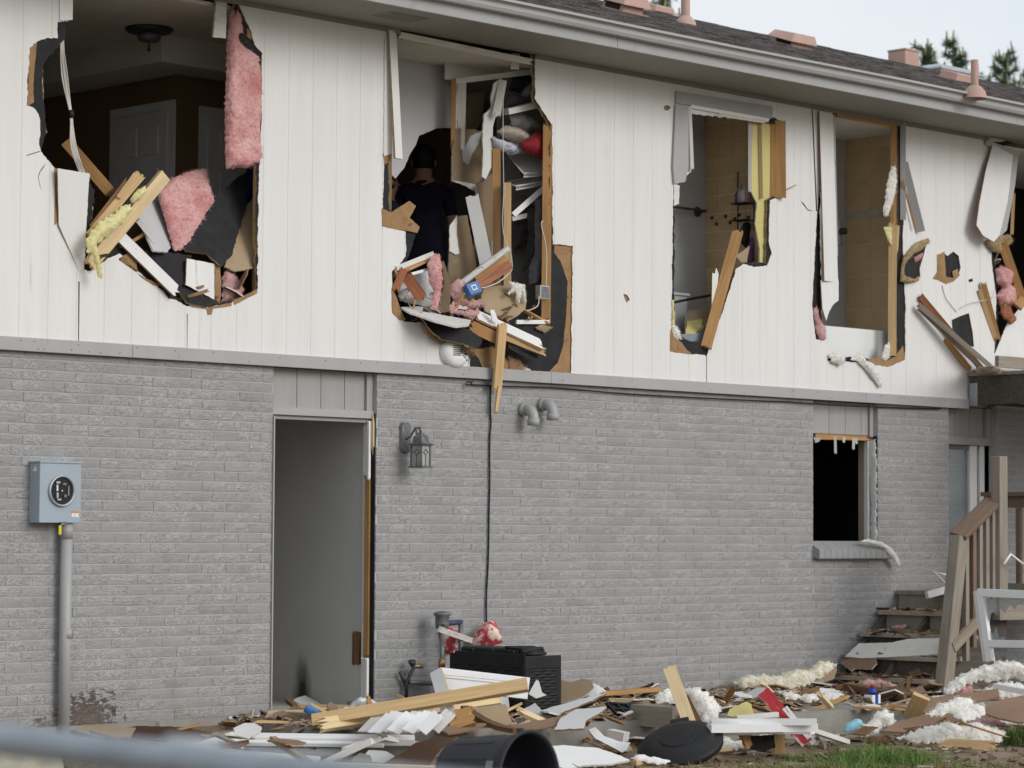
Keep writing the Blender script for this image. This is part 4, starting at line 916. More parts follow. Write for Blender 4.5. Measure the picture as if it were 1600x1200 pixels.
sh('cardboard_piece', 'curled tan cardboard backing beside the pink curtain', 'cardboard', [(688, 410), (692, 408), (702, 440), (704, 470), (702, 486), (690, 488), (684, 484), (690, 466), (694, 440)], tri_plane(P(690, 408, -.03), P(704, 480, -.08), P(684, 484, -.03)), [m_kraft, m_tanboard, m_gyp], .008, .004, seed=20, bend=lambda a, b: .03 * math.sin(a * 14), grid=.03)
fl('pink_insulation_tuft', 'dirty pink insulation clump behind the blue electrical box', 'insulation', [(704, 446), (714, 436), (726, 438), (724, 462), (730, 470), (752, 466), (756, 480), (736, 486), (712, 478), (704, 462)], .0, m_pinkpale, .05, seed=11, amp=.02, rag=.01, edge=.07, grid=.016)
fl('pink_insulation_tuft', 'pink insulation shreds above the white slab of the middle hole', 'insulation', [(700, 478), (710, 470), (716, 486), (748, 482), (752, 498), (738, 500), (722, 492), (706, 490)], -.06, m_pinkpale, .025, seed=12, amp=.02, rag=.01, edge=.045, grid=.016)
sh('drywall_piece', 'white drywall slab lying on the sill of the middle hole', 'drywall', [(626, 480), (660, 478), (690, 492), (736, 500), (732, 508), (712, 510), (680, 502), (640, 488)], tri_plane(P(626, 480, -.0), P(736, 500, -.08), P(690, 484, .10)), DRY, .012, .004, seed=21)
sh('drywall_piece', 'second white drywall scrap behind the pink shreds', 'drywall', [(708, 474), (722, 470), (742, 476), (728, 484), (712, 482)], -.02, DRY, .012, .003, seed=22)
sh('sheathing_piece', 'long dark sheathing tongue sagging out of the middle hole', 'sheathing board', [(648, 484), (662, 480), (676, 492), (700, 504), (736, 516), (754, 530), (752, 538), (745, 545), (722, 536), (690, 530), (672, 514), (660, 498)], tri_plane(P(648, 484, -.02), P(750, 530, -.16), P(700, 528, -.13)), BLK, .016, .005, seed=23)
fl('fibreboard_crumble', 'crumbling brown fibreboard hanging above the round vent', 'fibreboard', [(660, 506), (672, 514), (690, 528), (722, 537), (744, 546), (740, 556), (716, 548), (708, 560), (700, 540), (680, 532), (664, 518)], -.05, m_brownfib, .03, seed=14, amp=.022, rag=.012, edge=.03, grid=.014)
sh('fibreboard_piece', 'brown fibreboard rim at the lower left of the middle hole', 'fibreboard', [(612, 452), (618, 460), (626, 484), (634, 500), (624, 500), (613, 488)], -.024, BRN, .010, .002, seed=24)
bd('stud', 'amber beam under the white plank of the middle hole', (733, 508, -.05), (780, 530, -.10), .085, .038, m_wood2, split=(.03, 0), seed=26)
bd('siding_plank_loose', 'white plank jutting out over the hanging board of the middle hole', (744, 492, -.06), (848, 540, -.18), .10, .02, m_white, 'siding', split=(.01, .05), seed=27, up=(-.1, -1, .8), mats=[m_white, m_white, m_wood])
sh('drywall_shred', 'white pointed splinter standing on the jutting plank', 'drywall', [(766, 484), (772, 484), (780, 504), (770, 502)], -.14, [m_white] * 3, .01, .001, seed=25)
bd('stud', 'splintered pinkish beam end under the jutting white plank', (786, 524, -.10), (852, 550, -.17), .055, .05, m_wood, split=(.02, .05), seed=28)
sh('sheathing_piece', 'charred dark strip hanging under the pinkish beam', 'sheathing board', [(796, 538), (822, 548), (848, 556), (848, 562), (834, 560), (812, 552), (797, 544)], -.12, BLK, .012, .002, seed=26)
bd('board', 'pine board hanging down over the grey trim below the middle hole', (785, 504, -.16), (776, 612, -.07), .098, .02, m_wood, split=(.03, .06), seed=29, up=(.15, -1, 0))
bd('board_splinter', 'long splinter at the foot of the hanging pine board', (780, 600, -.075), (774.5, 646, -.07), .035, .016, m_wood, split=(0, .03), seed=30, up=(.15, -1, 0))
bd('white_trim_board', 'level white sash strip above the black sheathing of the middle hole', (806, 503, -.02), (858, 503, -.03), .030, .02, m_vinyl, split=(0, .01), seed=31)
fl('brown_paper', 'torn brown paper scrap beside the level white strip', 'paper', [(836, 512), (848, 506), (864, 512), (852, 520), (842, 516)], -.03, m_tanboard, .006, seed=16, rag=.003, edge=.02, grid=.014)
sh('fibreboard_piece', 'tall brown fibreboard margin on the right of the middle hole', 'fibreboard', [(866, 383), (894, 385), (892, 585), (858, 581), (872, 566), (880, 540), (885, 490), (887, 440), (876, 408), (866, 395)], -.009, BRN, .0014, .0016, seed=27)
sh('fibreboard_piece', 'brown fibreboard patch behind the hanging pine board', 'fibreboard', [(735, 545), (752, 545), (770, 541), (790, 560), (812, 582), (756, 579), (748, 560)], -.009, BRN, .0014, .003, seed=28)
fl('brown_paper', 'crumpled brown shreds at the bottom of the middle hole', 'paper', [(793, 556), (812, 562), (818, 574), (822, 581), (796, 580)], -.012, m_brownfib, .008, seed=17, rag=.006, edge=.02, grid=.014)
fl('drywall_crumbs', 'tiny white torn paint flakes on the black sheathing', 'paint flakes', [(815, 572), (822, 575), (829, 577), (827, 580), (818, 578)], -.0095, m_white, .004, seed=18, rag=.004, edge=.01, grid=.012)
# round dryer vent on the siding
c = P(708, 550, -.02); dv = tag(empty('round_vent', c), 'broken round white exhaust vent hood below the middle hole', 'vent')
prof_ = [(.001, .065), (.05, .068), (.085, .062), (.108, .045), (.116, .02), (.116, 0)]
mb = MB(); nseg = 40; vs = []; 
for r_, h_ in prof_:
    for k in range(nseg):
        a = k * 2 * math.pi / nseg; vs.append(c + V((math.cos(a) * r_ * 1.18, -h_, math.sin(a) * r_)))
fs = []
for i in range(len(prof_) - 1):
    for k in range(nseg):
        a = (k + .5) * 2 * math.pi / nseg; ax_ = math.cos(a); az_ = math.sin(a); rr_ = prof_[i][0]
        if ax_ > .25 and az_ > -.62 - .2 * math.sin(k * 2.2) and i < 4 or (ax_ > .55 and az_ > -.2): continue
        fs.append((i * nseg + k, (i + 1) * nseg + k, (i + 1) * nseg + (k + 1) % nseg, i * nseg + (k + 1) % nseg))
o = mk('hood', vs, fs, m_vinyl, dv, None, None, True); sm = o.modifiers.new('solid', 'SOLIDIFY'); sm.thickness = .005
mb = MB(); mb.bx(c.x - .05, c.x + .145, -.032, -.0205, c.z - .105, c.z + .095); bevel(mb.build('base_plate', m_white, dv), .004)
for k in range(6):
    mb = MB(); zz = c.z - .028 + k * .013; mb.bx(c.x - .062, c.x + .012, -.093, -.0885, zz, zz + .006); mb.build('louvre', m_pewter, dv)
mb = MB(); cc = V((c.x + .068, -.034, c.z)); mb.lathe(cc, (0, -1, 0), [(.045, 0), (.045, .02), (.038, .02), (.038, 0)], 22)
for k in range(4):
    a = k * math.pi / 4; d_ = V((math.cos(a), 0, math.sin(a))) * .04; mb.bar(cc - d_ - V((0, .016, 0)), cc + d_ - V((0, .016, 0)), .004, .004)
mb.lathe(cc - V((0, .017, 0)), (0, -1, 0), [(.014, 0), (.014, .004), (0, .004)], 14); mb.build('fan_guard', m_pewter, dv)
mb = MB(); mb.lathe(cc + V((0, .001, 0)), (0, -1, 0), [(.044, 0), (0, 0)], 22); mb.build('fan_opening', m_dark, dv)
cable('wire', 'short black wire stub beside the round vent', [(733, 545, -.025), (733, 560, -.028), (731, 573, -.03), (735, 577, -.035)], .004, m_blackwire, 'wire')
# ---- bathroom window hole
def tile_wall(name, X, y0, y1, z0, z1, ts, parent, phz=0, phy=0, mat=m_tile):
    mb = MB(); mb.bx(X, X + .06, y0, y1, z0, z1); w = mb.build(name, m_grout, parent)
    me = {}
    y = y1 + phy
    while y > y0:
        ya = max(y - ts + .006, y0); yb = min(y - .006, y1); z = z0 + phz
        while z < z1:
            za = max(z + .006, z0); zb = min(z + ts - .006, z1)
            if yb - ya > .02 and zb - za > .02:
                key = (round(yb - ya, 3), round(zb - za, 3))
                if key not in me:
                    m2 = MB(); m2.bx(-.006, 0, 0, yb - ya, 0, zb - za); t_ = bpy.data.meshes.new('tile'); t_.from_pydata([tuple(v) for v in m2.v], [], m2.f); t_.materials.append(mat); me[key] = t_
                o = bpy.data.objects.new('tile', me[key]); COL.objects.link(o); o.location = (X, ya, za); adopt(o, w)
            z += ts
        y -= ts
    return w
BY = .80; BX = P(1103, 300, BY).x; TX = P(1322, 300, BY).x
tile_wall('shower_wall', BX, .12, BY, 2.53, 4.735, .152, house)
wallbox('bath_back_wall', 3.80, BX + .06, BY, BY + .06, 2.53, 4.735, m_drygrey)
tile_wall('tub_wall', TX, .12, BY, 2.90, 4.735, .285, house, phz=.03, phy=.0)
wallbox('tub_back_wall', BX + .065, TX + .06, BY, BY + .06, 2.53, 4.735, m_drygrey)
wallbox('accent_tile_band', TX - .011, TX - .0065, .13, BY - .01, 4.02, 4.09, m_beige_cloth)
for k in range(12):
    for j in range(3):
        if (k * 7 + j * 5) % 4 == 0: continue
        mb = MB(); y = .16 + k * .05; mb.bx(BX - .014, BX - .0065, y, y + .027, 3.80 + j * .028, 3.825 + j * .028)
        mb.build('mosaic_tile', [m_tile, m_brownboard, m_beige_cloth][(k + j) % 3], house)
tub = tag(empty('bath_tub', (7.1, .6, 2.53)), 'white bathtub below the tan tiles in the tall right opening', 'bathtub')
mb = MB(); mb.bx(BX + .1, TX - .01, .135, .20, 2.53, 2.98); bevel(mb.build('apron', m_tub, tub), .02, 3)
mb = MB(); mb.bx(BX + .1, TX - .01, .21, BY - .01, 2.53, 2.72); mb.build('basin', m_tub, tub)
tb = tag(empty('towel_bar', P(1090, 325, .75)), 'dark metal towel bar on the grey bathroom wall', 'towel bar')
q = P(1090, 331, BY - .005); mb = MB(); mb.lathe(V((q.x, BY - .001, q.z)), (0, -1, 0), [(.0, .012), (.04, .012), (.045, 0)], 18); mb.build('rosette', m_darkmetal, tb, True)
mb = MB(); mb.tube([V((q.x, BY - .01, q.z)), V((q.x, BY - .09, q.z))], .012, 10); mb.tube([V((q.x + .01, BY - .09, q.z)), V((q.x - .62, BY - .09, q.z))], .011, 10); mb.build('bar', m_darkmetal, tb, True)
win_t = tag(empty('window_frame', P(1130, 160, -.03)), 'grey window casing with white vinyl remnants around the small bathroom window hole', 'window frame')
sh('head_casing', None, None, [(1057, 142), (1205, 166), (1208, 170), (1207, 185), (1180, 181), (1057, 161)], -.040, [m_trim] * 3, .019, 0, parent=win_t)
sh('side_casing', None, None, [(1056, 163), (1076, 167), (1076, 260), (1071, 284), (1054, 287), (1052, 260)], -.042, [m_trim] * 3, .019, .001, parent=win_t)
bd('vinyl_frame', None, (1078, 166, -.035), (1082, 266, -.05), .026, .03, m_vinyl, parent=win_t, split=(0, .02), seed=2)
bd('vinyl_frame', None, (1078, 166, -.030), (1199, 187, -.030), .026, .03, m_vinyl, parent=win_t, seed=3)
bd('vinyl_track', None, (1120, 178, -.02), (1196, 190, -.035), .03, .02, m_aged, parent=win_t, split=(.02, .03), seed=4)
sh('casing_stub', None, None, [(1053, 288), (1062, 290), (1061, 318), (1053, 322)], -.024, [m_aged] * 3, .006, .003, parent=win_t)
sh('yellow_board', 'yellow painted board strip right of the small window hole', 'board', [(1176, 188), (1203, 192), (1204, 312), (1201, 374), (1205, 394), (1196, 414), (1187, 412), (1187, 388), (1180, 350), (1183, 318), (1174, 300)], .02, [m_yellowboard, m_yellowboard, m_gyp], .012, .003, seed=3)
bd('window_jamb', 'peeling white jamb left of the yellow board', (1172, 186, .04), (1172, 300, .04), .03, .05, m_aged, seed=4)
bd('lath', 'tan lath on the face of the yellow board', (1188, 192, .0), (1190, 310, .0), .022, .012, m_tanboard, seed=5)
bd('stud', 'brown broken stud on the right of the small window hole', (1213, 188, -.005), (1214, 310, -.015), .150, .038, m_wood2, split=(.02, .01), seed=6)
cable('wire', 'short bent twig of wire right of the small window hole', [(1226, 298, -.02), (1234, 294, -.04), (1244, 289, -.05)], .004, m_wood2, 'wire')
bd('stud', 'long amber stud leaning diagonally across the small window hole', (1154, 358, -.03), (1103, 544, -.03), .088, .045, m_wood2, split=(.04, .01), seed=7)
sh('siding_piece', 'white siding sliver beside the leaning amber stud', 'siding', [(1112, 480), (1113, 426), (1117, 428), (1119, 418), (1123, 428), (1120, 456)], -.012, SIDE, .008, .001, seed=4)
cable('curtain_rod', 'black shower rod fallen across the small window hole', [(1046, 474, .10), (1075, 468, .25), (1112, 461, .42)], .011, m_blackwire, 'rod', n=10)
vb = tag(empty('vanity', P(1060, 500, .7)), 'white bathroom cabinet behind the small window hole', 'cabinet')
q = P(1048, 460, .45); q2 = P(1074, 462, .45); mb = MB(); mb.bx(q.x - .3, q2.x, .45, .79, 2.53, q.z); bevel(mb.build('carcass', m_tub, vb), .006)
mb = MB(); mb.bx(q.x - .32, q2.x + .015, .435, .79, q.z, q.z + .02); mb.build('top', m_tub, vb)
sh('drywall_piece', 'olive and tan drywall chunk lying inside the small window hole', 'drywall', [(1072, 486), (1104, 480), (1112, 484), (1104, 508), (1086, 524), (1071, 522)], tri_plane(P(1072, 486, .35), P(1112, 484, .30), P(1071, 522, .10)), [m_tanboard, m_kraft, m_gyp], .02, .003, seed=5)
sh('yellow_board', 'yellow face of the drywall chunk inside the small window hole', 'board', [(1074, 502), (1098, 498), (1096, 510), (1086, 522), (1071, 521)], tri_plane(P(1072, 486, .33), P(1112, 484, .28), P(1071, 522, .08)), [m_yellowboard] * 3, .006, .003, seed=6)
sh('drywall_piece', 'blue grey drywall on the sill of the small window hole', 'drywall', [(1062, 522), (1110, 520), (1104, 536), (1070, 534)], .05, [M('blue_grey_paint', (.22, .26, .31), .8), m_kraft, m_gyp], .012, .003, seed=7)
fl('insulation_tuft', 'white insulation tuft at the lower left of the small window hole', 'insulation', [(1049, 510), (1054, 508), (1062, 516), (1065, 530), (1058, 532), (1052, 524)], -.02, m_wool, .02, seed=19, rag=.011, edge=.045, grid=.012)
fl('foam_strip', 'yellow foam strip along the left edge of the small window hole', 'insulation', [(1049, 470), (1052, 468), (1053, 510), (1049, 512)], -.012, m_yellow, .012, seed=21, rag=.003, edge=.01, grid=.012)
sh('torn_fibreboard_strip', 'torn brown corner at the bottom of the small window hole', 'fibreboard', [(1047, 520), (1052, 506), (1058, 530), (1066, 536), (1072, 545), (1082, 554), (1047, 549)], -.022, BRN, .008, .002, seed=8)
cd = tag(empty('shower_caddy', P(1160, 320, .9)), 'black wire shower caddy with bottles seen through the small window hole', 'shower caddy')
CX = BX - .06; A = PX(1153, 268, CX); B = PX(1178, 360, CX); ya, yb = min(A.y, B.y), max(A.y, B.y)
mb = MB()
for y in (ya, yb): mb.tube([V((CX, y, B.z)), V((CX, y, A.z))], .006, 6)
for z in (A.z - .28, A.z - .42): 
    for d_ in (0, -.10): mb.tube([V((CX + d_, ya, z)), V((CX + d_, yb, z))], .005, 6)
    for k in range(7): mb.tube([V((CX, ya + (yb - ya) * k / 6, z)), V((CX - .10, ya + (yb - ya) * k / 6, z))], .003, 4)
mb.build('rack', m_blackwire, cd, True)
for k, (mt, hh) in enumerate(((m_pinkpale, .17), (m_white, .13), (m_steel, .16), (m_purple, .10))):
    mb = MB(); c = V((CX - .05, ya + (yb - ya) * (k + .6) / 4.6, A.z - .275)); mb.lathe(c, (0, 0, 1), [(0, 0), (.026, 0), (.027, hh * .75), (.012, hh * .85), (.012, hh), (0, hh)], 12); mb.build('bottle', mt, cd, True)
cloth('purple towel hanging low right in the small window hole', [(1168, 384), (1176, 362), (1184, 380), (1186, 412), (1166, 415)], .30, m_purple, .03, 15, name='towel', cat='towel', edge=.02)
cloth('dark crumpled cloth hanging from the shower caddy', [(1156, 360), (1162, 348), (1176, 342), (1182, 352), (1178, 374), (1166, 388), (1158, 380)], .34, m_black_cloth, .04, 16, name='towel', cat='towel', edge=.03)
sh('drywall_piece', 'tan drywall scrap beside the purple towel', 'drywall', [(1150, 400), (1162, 392), (1172, 384), (1166, 414), (1160, 412)], .10, TAN, .012, .003, seed=9)
# ---- tall opening by the tub
bd('hanging_siding_plank', 'long white siding plank hanging loose left of the tall tiled opening', (1290, 176, -.03), (1298, 440, -.06), .215, .012, m_siding, 'siding', up=(.12, -1, 0), seed=3, mats=SIDE)
sh('siding_piece', 'pointed lower end of the loose hanging siding plank', 'siding', [(1282.5, 438), (1310, 436), (1310.5, 469), (1302, 476), (1296, 486), (1291, 501), (1285, 482)], tri_plane(P(1282, 438, -.050), P(1310, 436, -.062), P(1291, 501, -.066)), SIDE, .012, .002, seed=4)
fl('pink_insulation_tuft', 'pink insulation poking out below the loose siding plank', 'insulation', [(1270, 486), (1276, 476), (1282, 500), (1290, 516), (1289, 530), (1281, 534), (1274, 512)], -.012, m_pinkpale, .025, seed=22, rag=.011, edge=.045, grid=.012)
op = tag(empty('opening_frame', P(1400, 370, .0)), 'rough wooden frame on the right of the tall tiled opening', 'window frame')
bd('jamb', None, (1397, 196, .03), (1396, 350, .03), .05, .08, m_wood2, parent=op, seed=4)
bd('trimmer', None, (1395, 348, -.005), (1394, 556, -.005), .072, .038, m_wood, parent=op, split=(.03, 0), seed=5)
bd('splinter', None, (1403, 352, -.012), (1400, 400, -.012), .030, .018, m_woodpale, parent=op, split=(.02, .06), seed=6)
bd('head', None, (1304, 178, .02), (1404, 196, .02), .05, .06, m_wood2, parent=op, seed=7)
bd('nailing_strip', None, (1303, 180, -.012), (1308, 400, -.022), .018, .008, m_aged, parent=op, seed=8)
bd('casing', None, (1411, 192, -.030), (1411, 345, -.030), .048, .018, m_trim, parent=op, split=(0, .02), seed=9)
sh('black_paper', 'black building paper strip right of the amber trimmer', 'building paper', [(1402, 428), (1413, 432), (1412, 520), (1406, 545), (1403, 520)], -.010, [m_black] * 3, .003, .003, seed=5)
sh('torn_fibreboard_strip', 'torn brown fibreboard corner at the foot of the tall opening', 'fibreboard', [(1356, 562), (1370, 558), (1386, 564), (1400, 556), (1411, 540), (1414, 562), (1388, 573), (1368, 570)], -.024, BRN, .010, .004, seed=6)
fl('foam_strip', 'ragged white insulation strip on the right jamb of the tall opening', 'insulation', [(1392, 262), (1399, 258), (1402, 280), (1396, 312), (1386, 338), (1380, 336), (1384, 300)], -.025, m_wool, .03, seed=23, rag=.011, edge=.045, grid=.012)
fl('foam_strip', 'small yellow foam scrap on the right jamb of the tall opening', 'insulation', [(1381, 355), (1392, 354), (1393, 385), (1386, 372)], -.01, m_yellow, .012, seed=24, rag=.003, edge=.015, grid=.012)
fl('insulation_tuft', 'white insulation wad on the sill of the tall opening', 'insulation', [(1296, 556), (1302, 550), (1318, 556), (1321, 566), (1312, 572), (1300, 566)], -.045, m_wool, .03, seed=25, rag=.010, edge=.045, grid=.012)
fl('insulation_tuft', 'white insulation rope hanging off the sill of the tall opening', 'insulation', [(1328, 562), (1342, 552), (1350, 558), (1356, 568), (1370, 580), (1380, 600), (1376, 606), (1366, 594), (1350, 574), (1340, 564)], -.045, m_wool, .025, seed=26, rag=.004, edge=.045, grid=.012)
fl('insulation_tuft', 'white fluff tuft against the foot of the amber trimmer', 'insulation', [(1378, 560), (1382, 540), (1390, 534), (1391, 560), (1384, 566)], .01, m_wool, .02, seed=27, rag=.010, edge=.045, grid=.012)
mx_ = tag(empty('mixer_plate', P(1312, 360, .3)), 'chrome shower valve plate at the left of the tall opening', 'shower valve')
q = P(1311, 362, .6); mb = MB(); mb.bx(q.x - .03, q.x + .03, .58, .60, q.z - .12, q.z + .12); bevel(mb.build('plate', m_steel, mx_), .01)
mb = MB(); mb.lathe(V((q.x, .58, q.z)), (0, -1, 0), [(.03, 0), (.03, .05), (0, .055)], 14); mb.build('handle', m_darkmetal, mx_, True)
# ---- wall between the tall opening and the right edge
ls = tag(empty('loose_trim_strip', P(1425, 310, -.05)), 'grey trim strip hanging askew right of the tall tiled opening', 'board')
bd('strip', None, (1412, 254, -.03), (1439, 362, -.06), .075, .012, m_trim, parent=ls, seed=4)
bd('broken_edge', None, (1410, 280, -.045), (1430, 358, -.055), .018, .012, m_wood2, parent=ls, seed=5)
fl('fibreboard_crumble', 'black torn patch with crumbling tan edge right of the tall opening', 'fibreboard', [(1406, 440), (1411, 402), (1430, 380), (1450, 372), (1452, 378), (1438, 392), (1424, 398), (1413, 414), (1412, 430), (1426, 436), (1436, 432), (1434, 440), (1416, 443)], -.040, m_fibedge, .02, seed=28, amp=.012, rag=.005, edge=.015, grid=.012)
fl('pink_insulation_tuft', 'pale pink shred on the black torn patch', 'insulation', [(1428, 402), (1444, 394), (1440, 404), (1430, 410)], -.012, m_pinkpale, .006, seed=29, rag=.003, edge=.012, grid=.012)
sh('fibreboard_piece', 'brown torn ring around the small round hole in the siding', 'fibreboard', [(1464, 398), (1476, 393), (1478, 432), (1490, 434), (1488, 424), (1496, 420), (1500, 430), (1496, 434), (1490, 440), (1478, 444), (1466, 438), (1457, 436), (1464, 425)], -.0215, BRN, .004, .003, seed=7)
bd('stud', 'dark red brown split stud propped on the deck beside the siding', (1438, 462, -.05), (1535, 578, -.10), .055, .038, m_woodred, split=(.02, .02), seed=6)
bd('stud', 'long grey weathered board propped on the deck against the siding', (1435, 476, -.08), (1556, 580, -.25), .045, .035, m_woodgrey, split=(.01, .02), seed=7)
bd('stud', 'second grey weathered board propped below the longer one', (1436, 482, -.06), (1538, 580, -.14), .04, .035, m_woodgrey, split=(.01, .02), seed=8)
bd('stud', 'short brown board standing under the grey propped boards', (1476, 530, -.03), (1516, 578, -.05), .05, .02, m_wood2, split=(.02, .02), seed=9)
cable('cable', 'thin white cable curling on the siding below the round hole', [(1472, 446, -.025), (1478, 466, -.03), (1492, 484, -.03), (1494, 488, -.03)], .0025, m_blackwire)
cable('cable', 'white cable running to the right from the siding towards the broken opening', [(1500, 482, -.03), (1515, 474, -.04), (1535, 470, -.05), (1548, 466, -.06), (1554, 452, -.05)], .004, m_cable)
hp = tag(empty('loose_panel', P(1556, 300, -.1)), 'large white siding panel hanging loose at the right end of the eave', 'siding')
sheet('panel', [(1551, 226), (1583, 236), (1578, 300), (1562, 368), (1553, 378), (1536, 368), (1526, 352), (1530, 320), (1540, 268)], tri_plane(P(1551, 226, -.06), P(1526, 352, -.14), P(1578, 300, -.12)), .012, SIDE, hp, .001)
sheet('edge_board', [(1583, 236), (1592, 238), (1586, 290), (1573, 360), (1562, 370), (1577, 300)], tri_plane(P(1583, 236, -.075), P(1562, 370, -.15), P(1586, 290, -.135)), .018, [m_trim] * 3, hp, .001)
bd('frieze_strip', 'bent grey frieze strip above the loose siding panel', (1540, 222, -.04), (1592, 241, -.09), .045, .02, m_trim, seed=7)
bd('lath', 'thin pine lath behind the loose siding panel', (1584, 300, -.05), (1581, 368, -.05), .03, .02, m_wood, split=(.04, .03), seed=8)
fl('fibreboard_crumble', 'foil and wood crumble under the loose siding panel', 'fibreboard', [(1540, 376), (1556, 370), (1574, 366), (1580, 378), (1566, 396), (1552, 394), (1544, 384)], -.05, m_fibedge, .03, seed=30, amp=.02, rag=.008, edge=.02, grid=.014)
bd('stud', 'amber stud leaning under the loose siding panel', (1566, 378, -.07), (1597, 468, -.10), .085, .038, m_wood2, split=(.03, .02), seed=9)
bd('stud', 'short amber stud block at the right edge of the frame', (1590, 480, -.10), (1612, 452, -.14), .085, .038, m_wood2, seed=10)
bd('stud', 'split amber stud standing before the right opening', (1536, 440, -.06), (1560, 532, -.04), .05, .038, m_wood2, split=(.04, .02), seed=11)
bd('stud', 'second split amber stud beside the first before the right opening', (1530, 452, -.04), (1556, 530, -.03), .04, .030, m_wood, split=(.03, .03), seed=12)
fl('insulation_batt', 'pink insulation wads bulging from the right opening', 'insulation', [(1556, 420), (1566, 416), (1576, 424), (1574, 444), (1590, 452), (1592, 468), (1578, 478), (1562, 476), (1556, 462), (1566, 450), (1557, 440)], -.02, m_pink, .06, seed=31, amp=.02, rag=.008, edge=.035, grid=.015)
fl('fibreboard_crumble', 'dark splintered scraps below the pink wads of the right opening', 'fibreboard', [(1560, 470), (1578, 480), (1586, 500), (1578, 508), (1566, 494)], -.03, m_woodred, .02, seed=32, amp=.016, rag=.008, edge=.02, grid=.014)
sh('siding_piece', 'white siding sheet leaning at the far right above the deck', 'siding', [(1553, 556), (1574, 505), (1596, 478), (1640, 440), (1640, 560), (1600, 562)], tri_plane(P(1553, 556, -.02), P(1600, 562, -.05), P(1596, 478, .02)), SIDE, .012, .002, seed=8)
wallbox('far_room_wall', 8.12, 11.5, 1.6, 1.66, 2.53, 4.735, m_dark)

for nm, lab, pts_ in (('torn_fibreboard_strip', 'brown fibreboard showing in the small tear in the middle of the siding', [(973, 458), (981, 460), (985, 469), (979, 474), (975, 467)]), ('torn_fibreboard_strip', 'brown fibreboard in the small round hole left of the window casing', [(1036, 165), (1043, 163), (1049, 168), (1043, 174), (1037, 173)])):
    sh(nm, lab, 'fibreboard', pts_, -.0092, BRN, .001, 0)
# ================================================================ FIXTURES ON THE LOWER WALL
# electricity meter
mt = tag(empty('electric_meter', P(95, 770, 0)), 'blue grey electric meter box with an empty round socket on the left brick wall', 'electric meter')
YF = -.115
x0, x1 = P(62, 768, YF).x, P(127, 768, YF).x; z0, z1 = P(95, 817, YF).z, P(95, 724, YF).z
mb = MB(); mb.bx(x0, x1, YF, -.001, z0, z1); bevel(mb.build('cabinet', m_metal, mt), .004)
mb = MB(); mb.bx(x0 - .004, x1 + .004, YF - .006, -.002, z1 + .0005, z1 + .012); bevel(mb.build('lid_flange', m_metal, mt), .003)
c = P(95.5, 767, YF); c.y = YF - .001; r = .099
ring = MB(); ring.lathe(c, (0, -1, 0), [(r, 0), (r, .014), (r - .006, .019), (r - .013, .014), (r - .013, .001)], 44); ring = ring.build('socket_ring', m_steel, mt, True)
mb = MB(); mb.lathe(c, (0, -1, 0), [(r - .013, .003), (0, .003)], 40); mb.build('socket_cavity', m_blackplastic, mt)
for dx, dz, w, h, ma in ((-.036, .018, .012, .04, m_white), (-.034, -.028, .014, .035, m_steel), (.018, .042, .03, .014, m_pewter), (.026, -.032, .022, .02, m_pewter), (-.02, -.055, .03, .012, m_steel), (.05, 0, .006, .06, m_steel), (-.03, .052, .03, .014, m_steel), (.0, .0, .012, .012, m_steel)):
    mb = MB(); mb.bx(c.x + dx - w / 2, c.x + dx + w / 2, c.y - .012, c.y - .004, c.z + dz - h / 2, c.z + dz + h / 2); bevel(mb.build('terminal', ma, ring), .002)
mb = MB(); q = P(117, 803, YF); mb.bx(q.x - .026, q.x + .026, YF - .0018, YF - .0006, q.z - .02, q.z + .004); mb.build('sticker', m_vinyl, mt)
mb = MB(); mb.bx(q.x - .026, q.x + .026, YF - .0018, YF - .0006, q.z + .0045, q.z + .018); mb.build('sticker_header', m_orange, mt)
mb = MB()
for k in range(3): mb.bx(q.x - .02, q.x + .02 - .006 * k, YF - .0024, YF - .002, q.z - .004 - k * .006, q.z - .002 - k * .006)
mb.build('sticker_print', m_grey_cloth, mt)
mb = MB(); mb.add([(x0 - .0012, -.085, z1 - .05), (x0 - .0012, -.035, z1 - .05), (x0 - .0012, -.07, z1 - .015)], [(0, 1, 2)]); mb.build('triangle_sticker', m_vinyl, mt)
mb = MB(); q = P(96, 818, YF - .01); mb.tube([q + V((-.012, 0, .008)), q + V((.035, 0, .012)), q + V((.04, 0, 0)), q + V((0, 0, -.004)), q + V((-.006, 0, -.02))], .0035, 6); mb.build('hasp', m_steel, mt, True)
mb = MB(); q = P(93.5, 828, YF - .01); mb.bx(q.x - .009, q.x + .009, q.y - .006, q.y + .006, q.z - .03, q.z + .028); bevel(mb.build('seal_tag', m_yelplastic, mt), .003)
cd_ = tag(empty('conduit', P(100, 980, -.05)), 'grey conduit pipe running from the electric meter down to the ground', 'conduit')
a, b = P(104, 817, -.055), P(99.5, 1140, -.055)
mb = MB(); mb.tube([V((a.x, -.055, z0)), V((b.x, -.055, -.25))], .0375, 20); mb.build('pipe', m_pvc, cd_, True)
mb = MB(); mb.tube([V((a.x, -.055, z0 - .001)), V((a.x, -.055, z0 - .10))], .041, 20); mb.build('collar', m_pvc, cd_, True)
q = P(98, 990, -.055); mb = MB(); mb.tube([V((b.x + .008, -.055, q.z + .03)), V((b.x + .006, -.055, q.z - .03))], .0405, 20); mb.build('coupling', m_pvc, cd_, True)
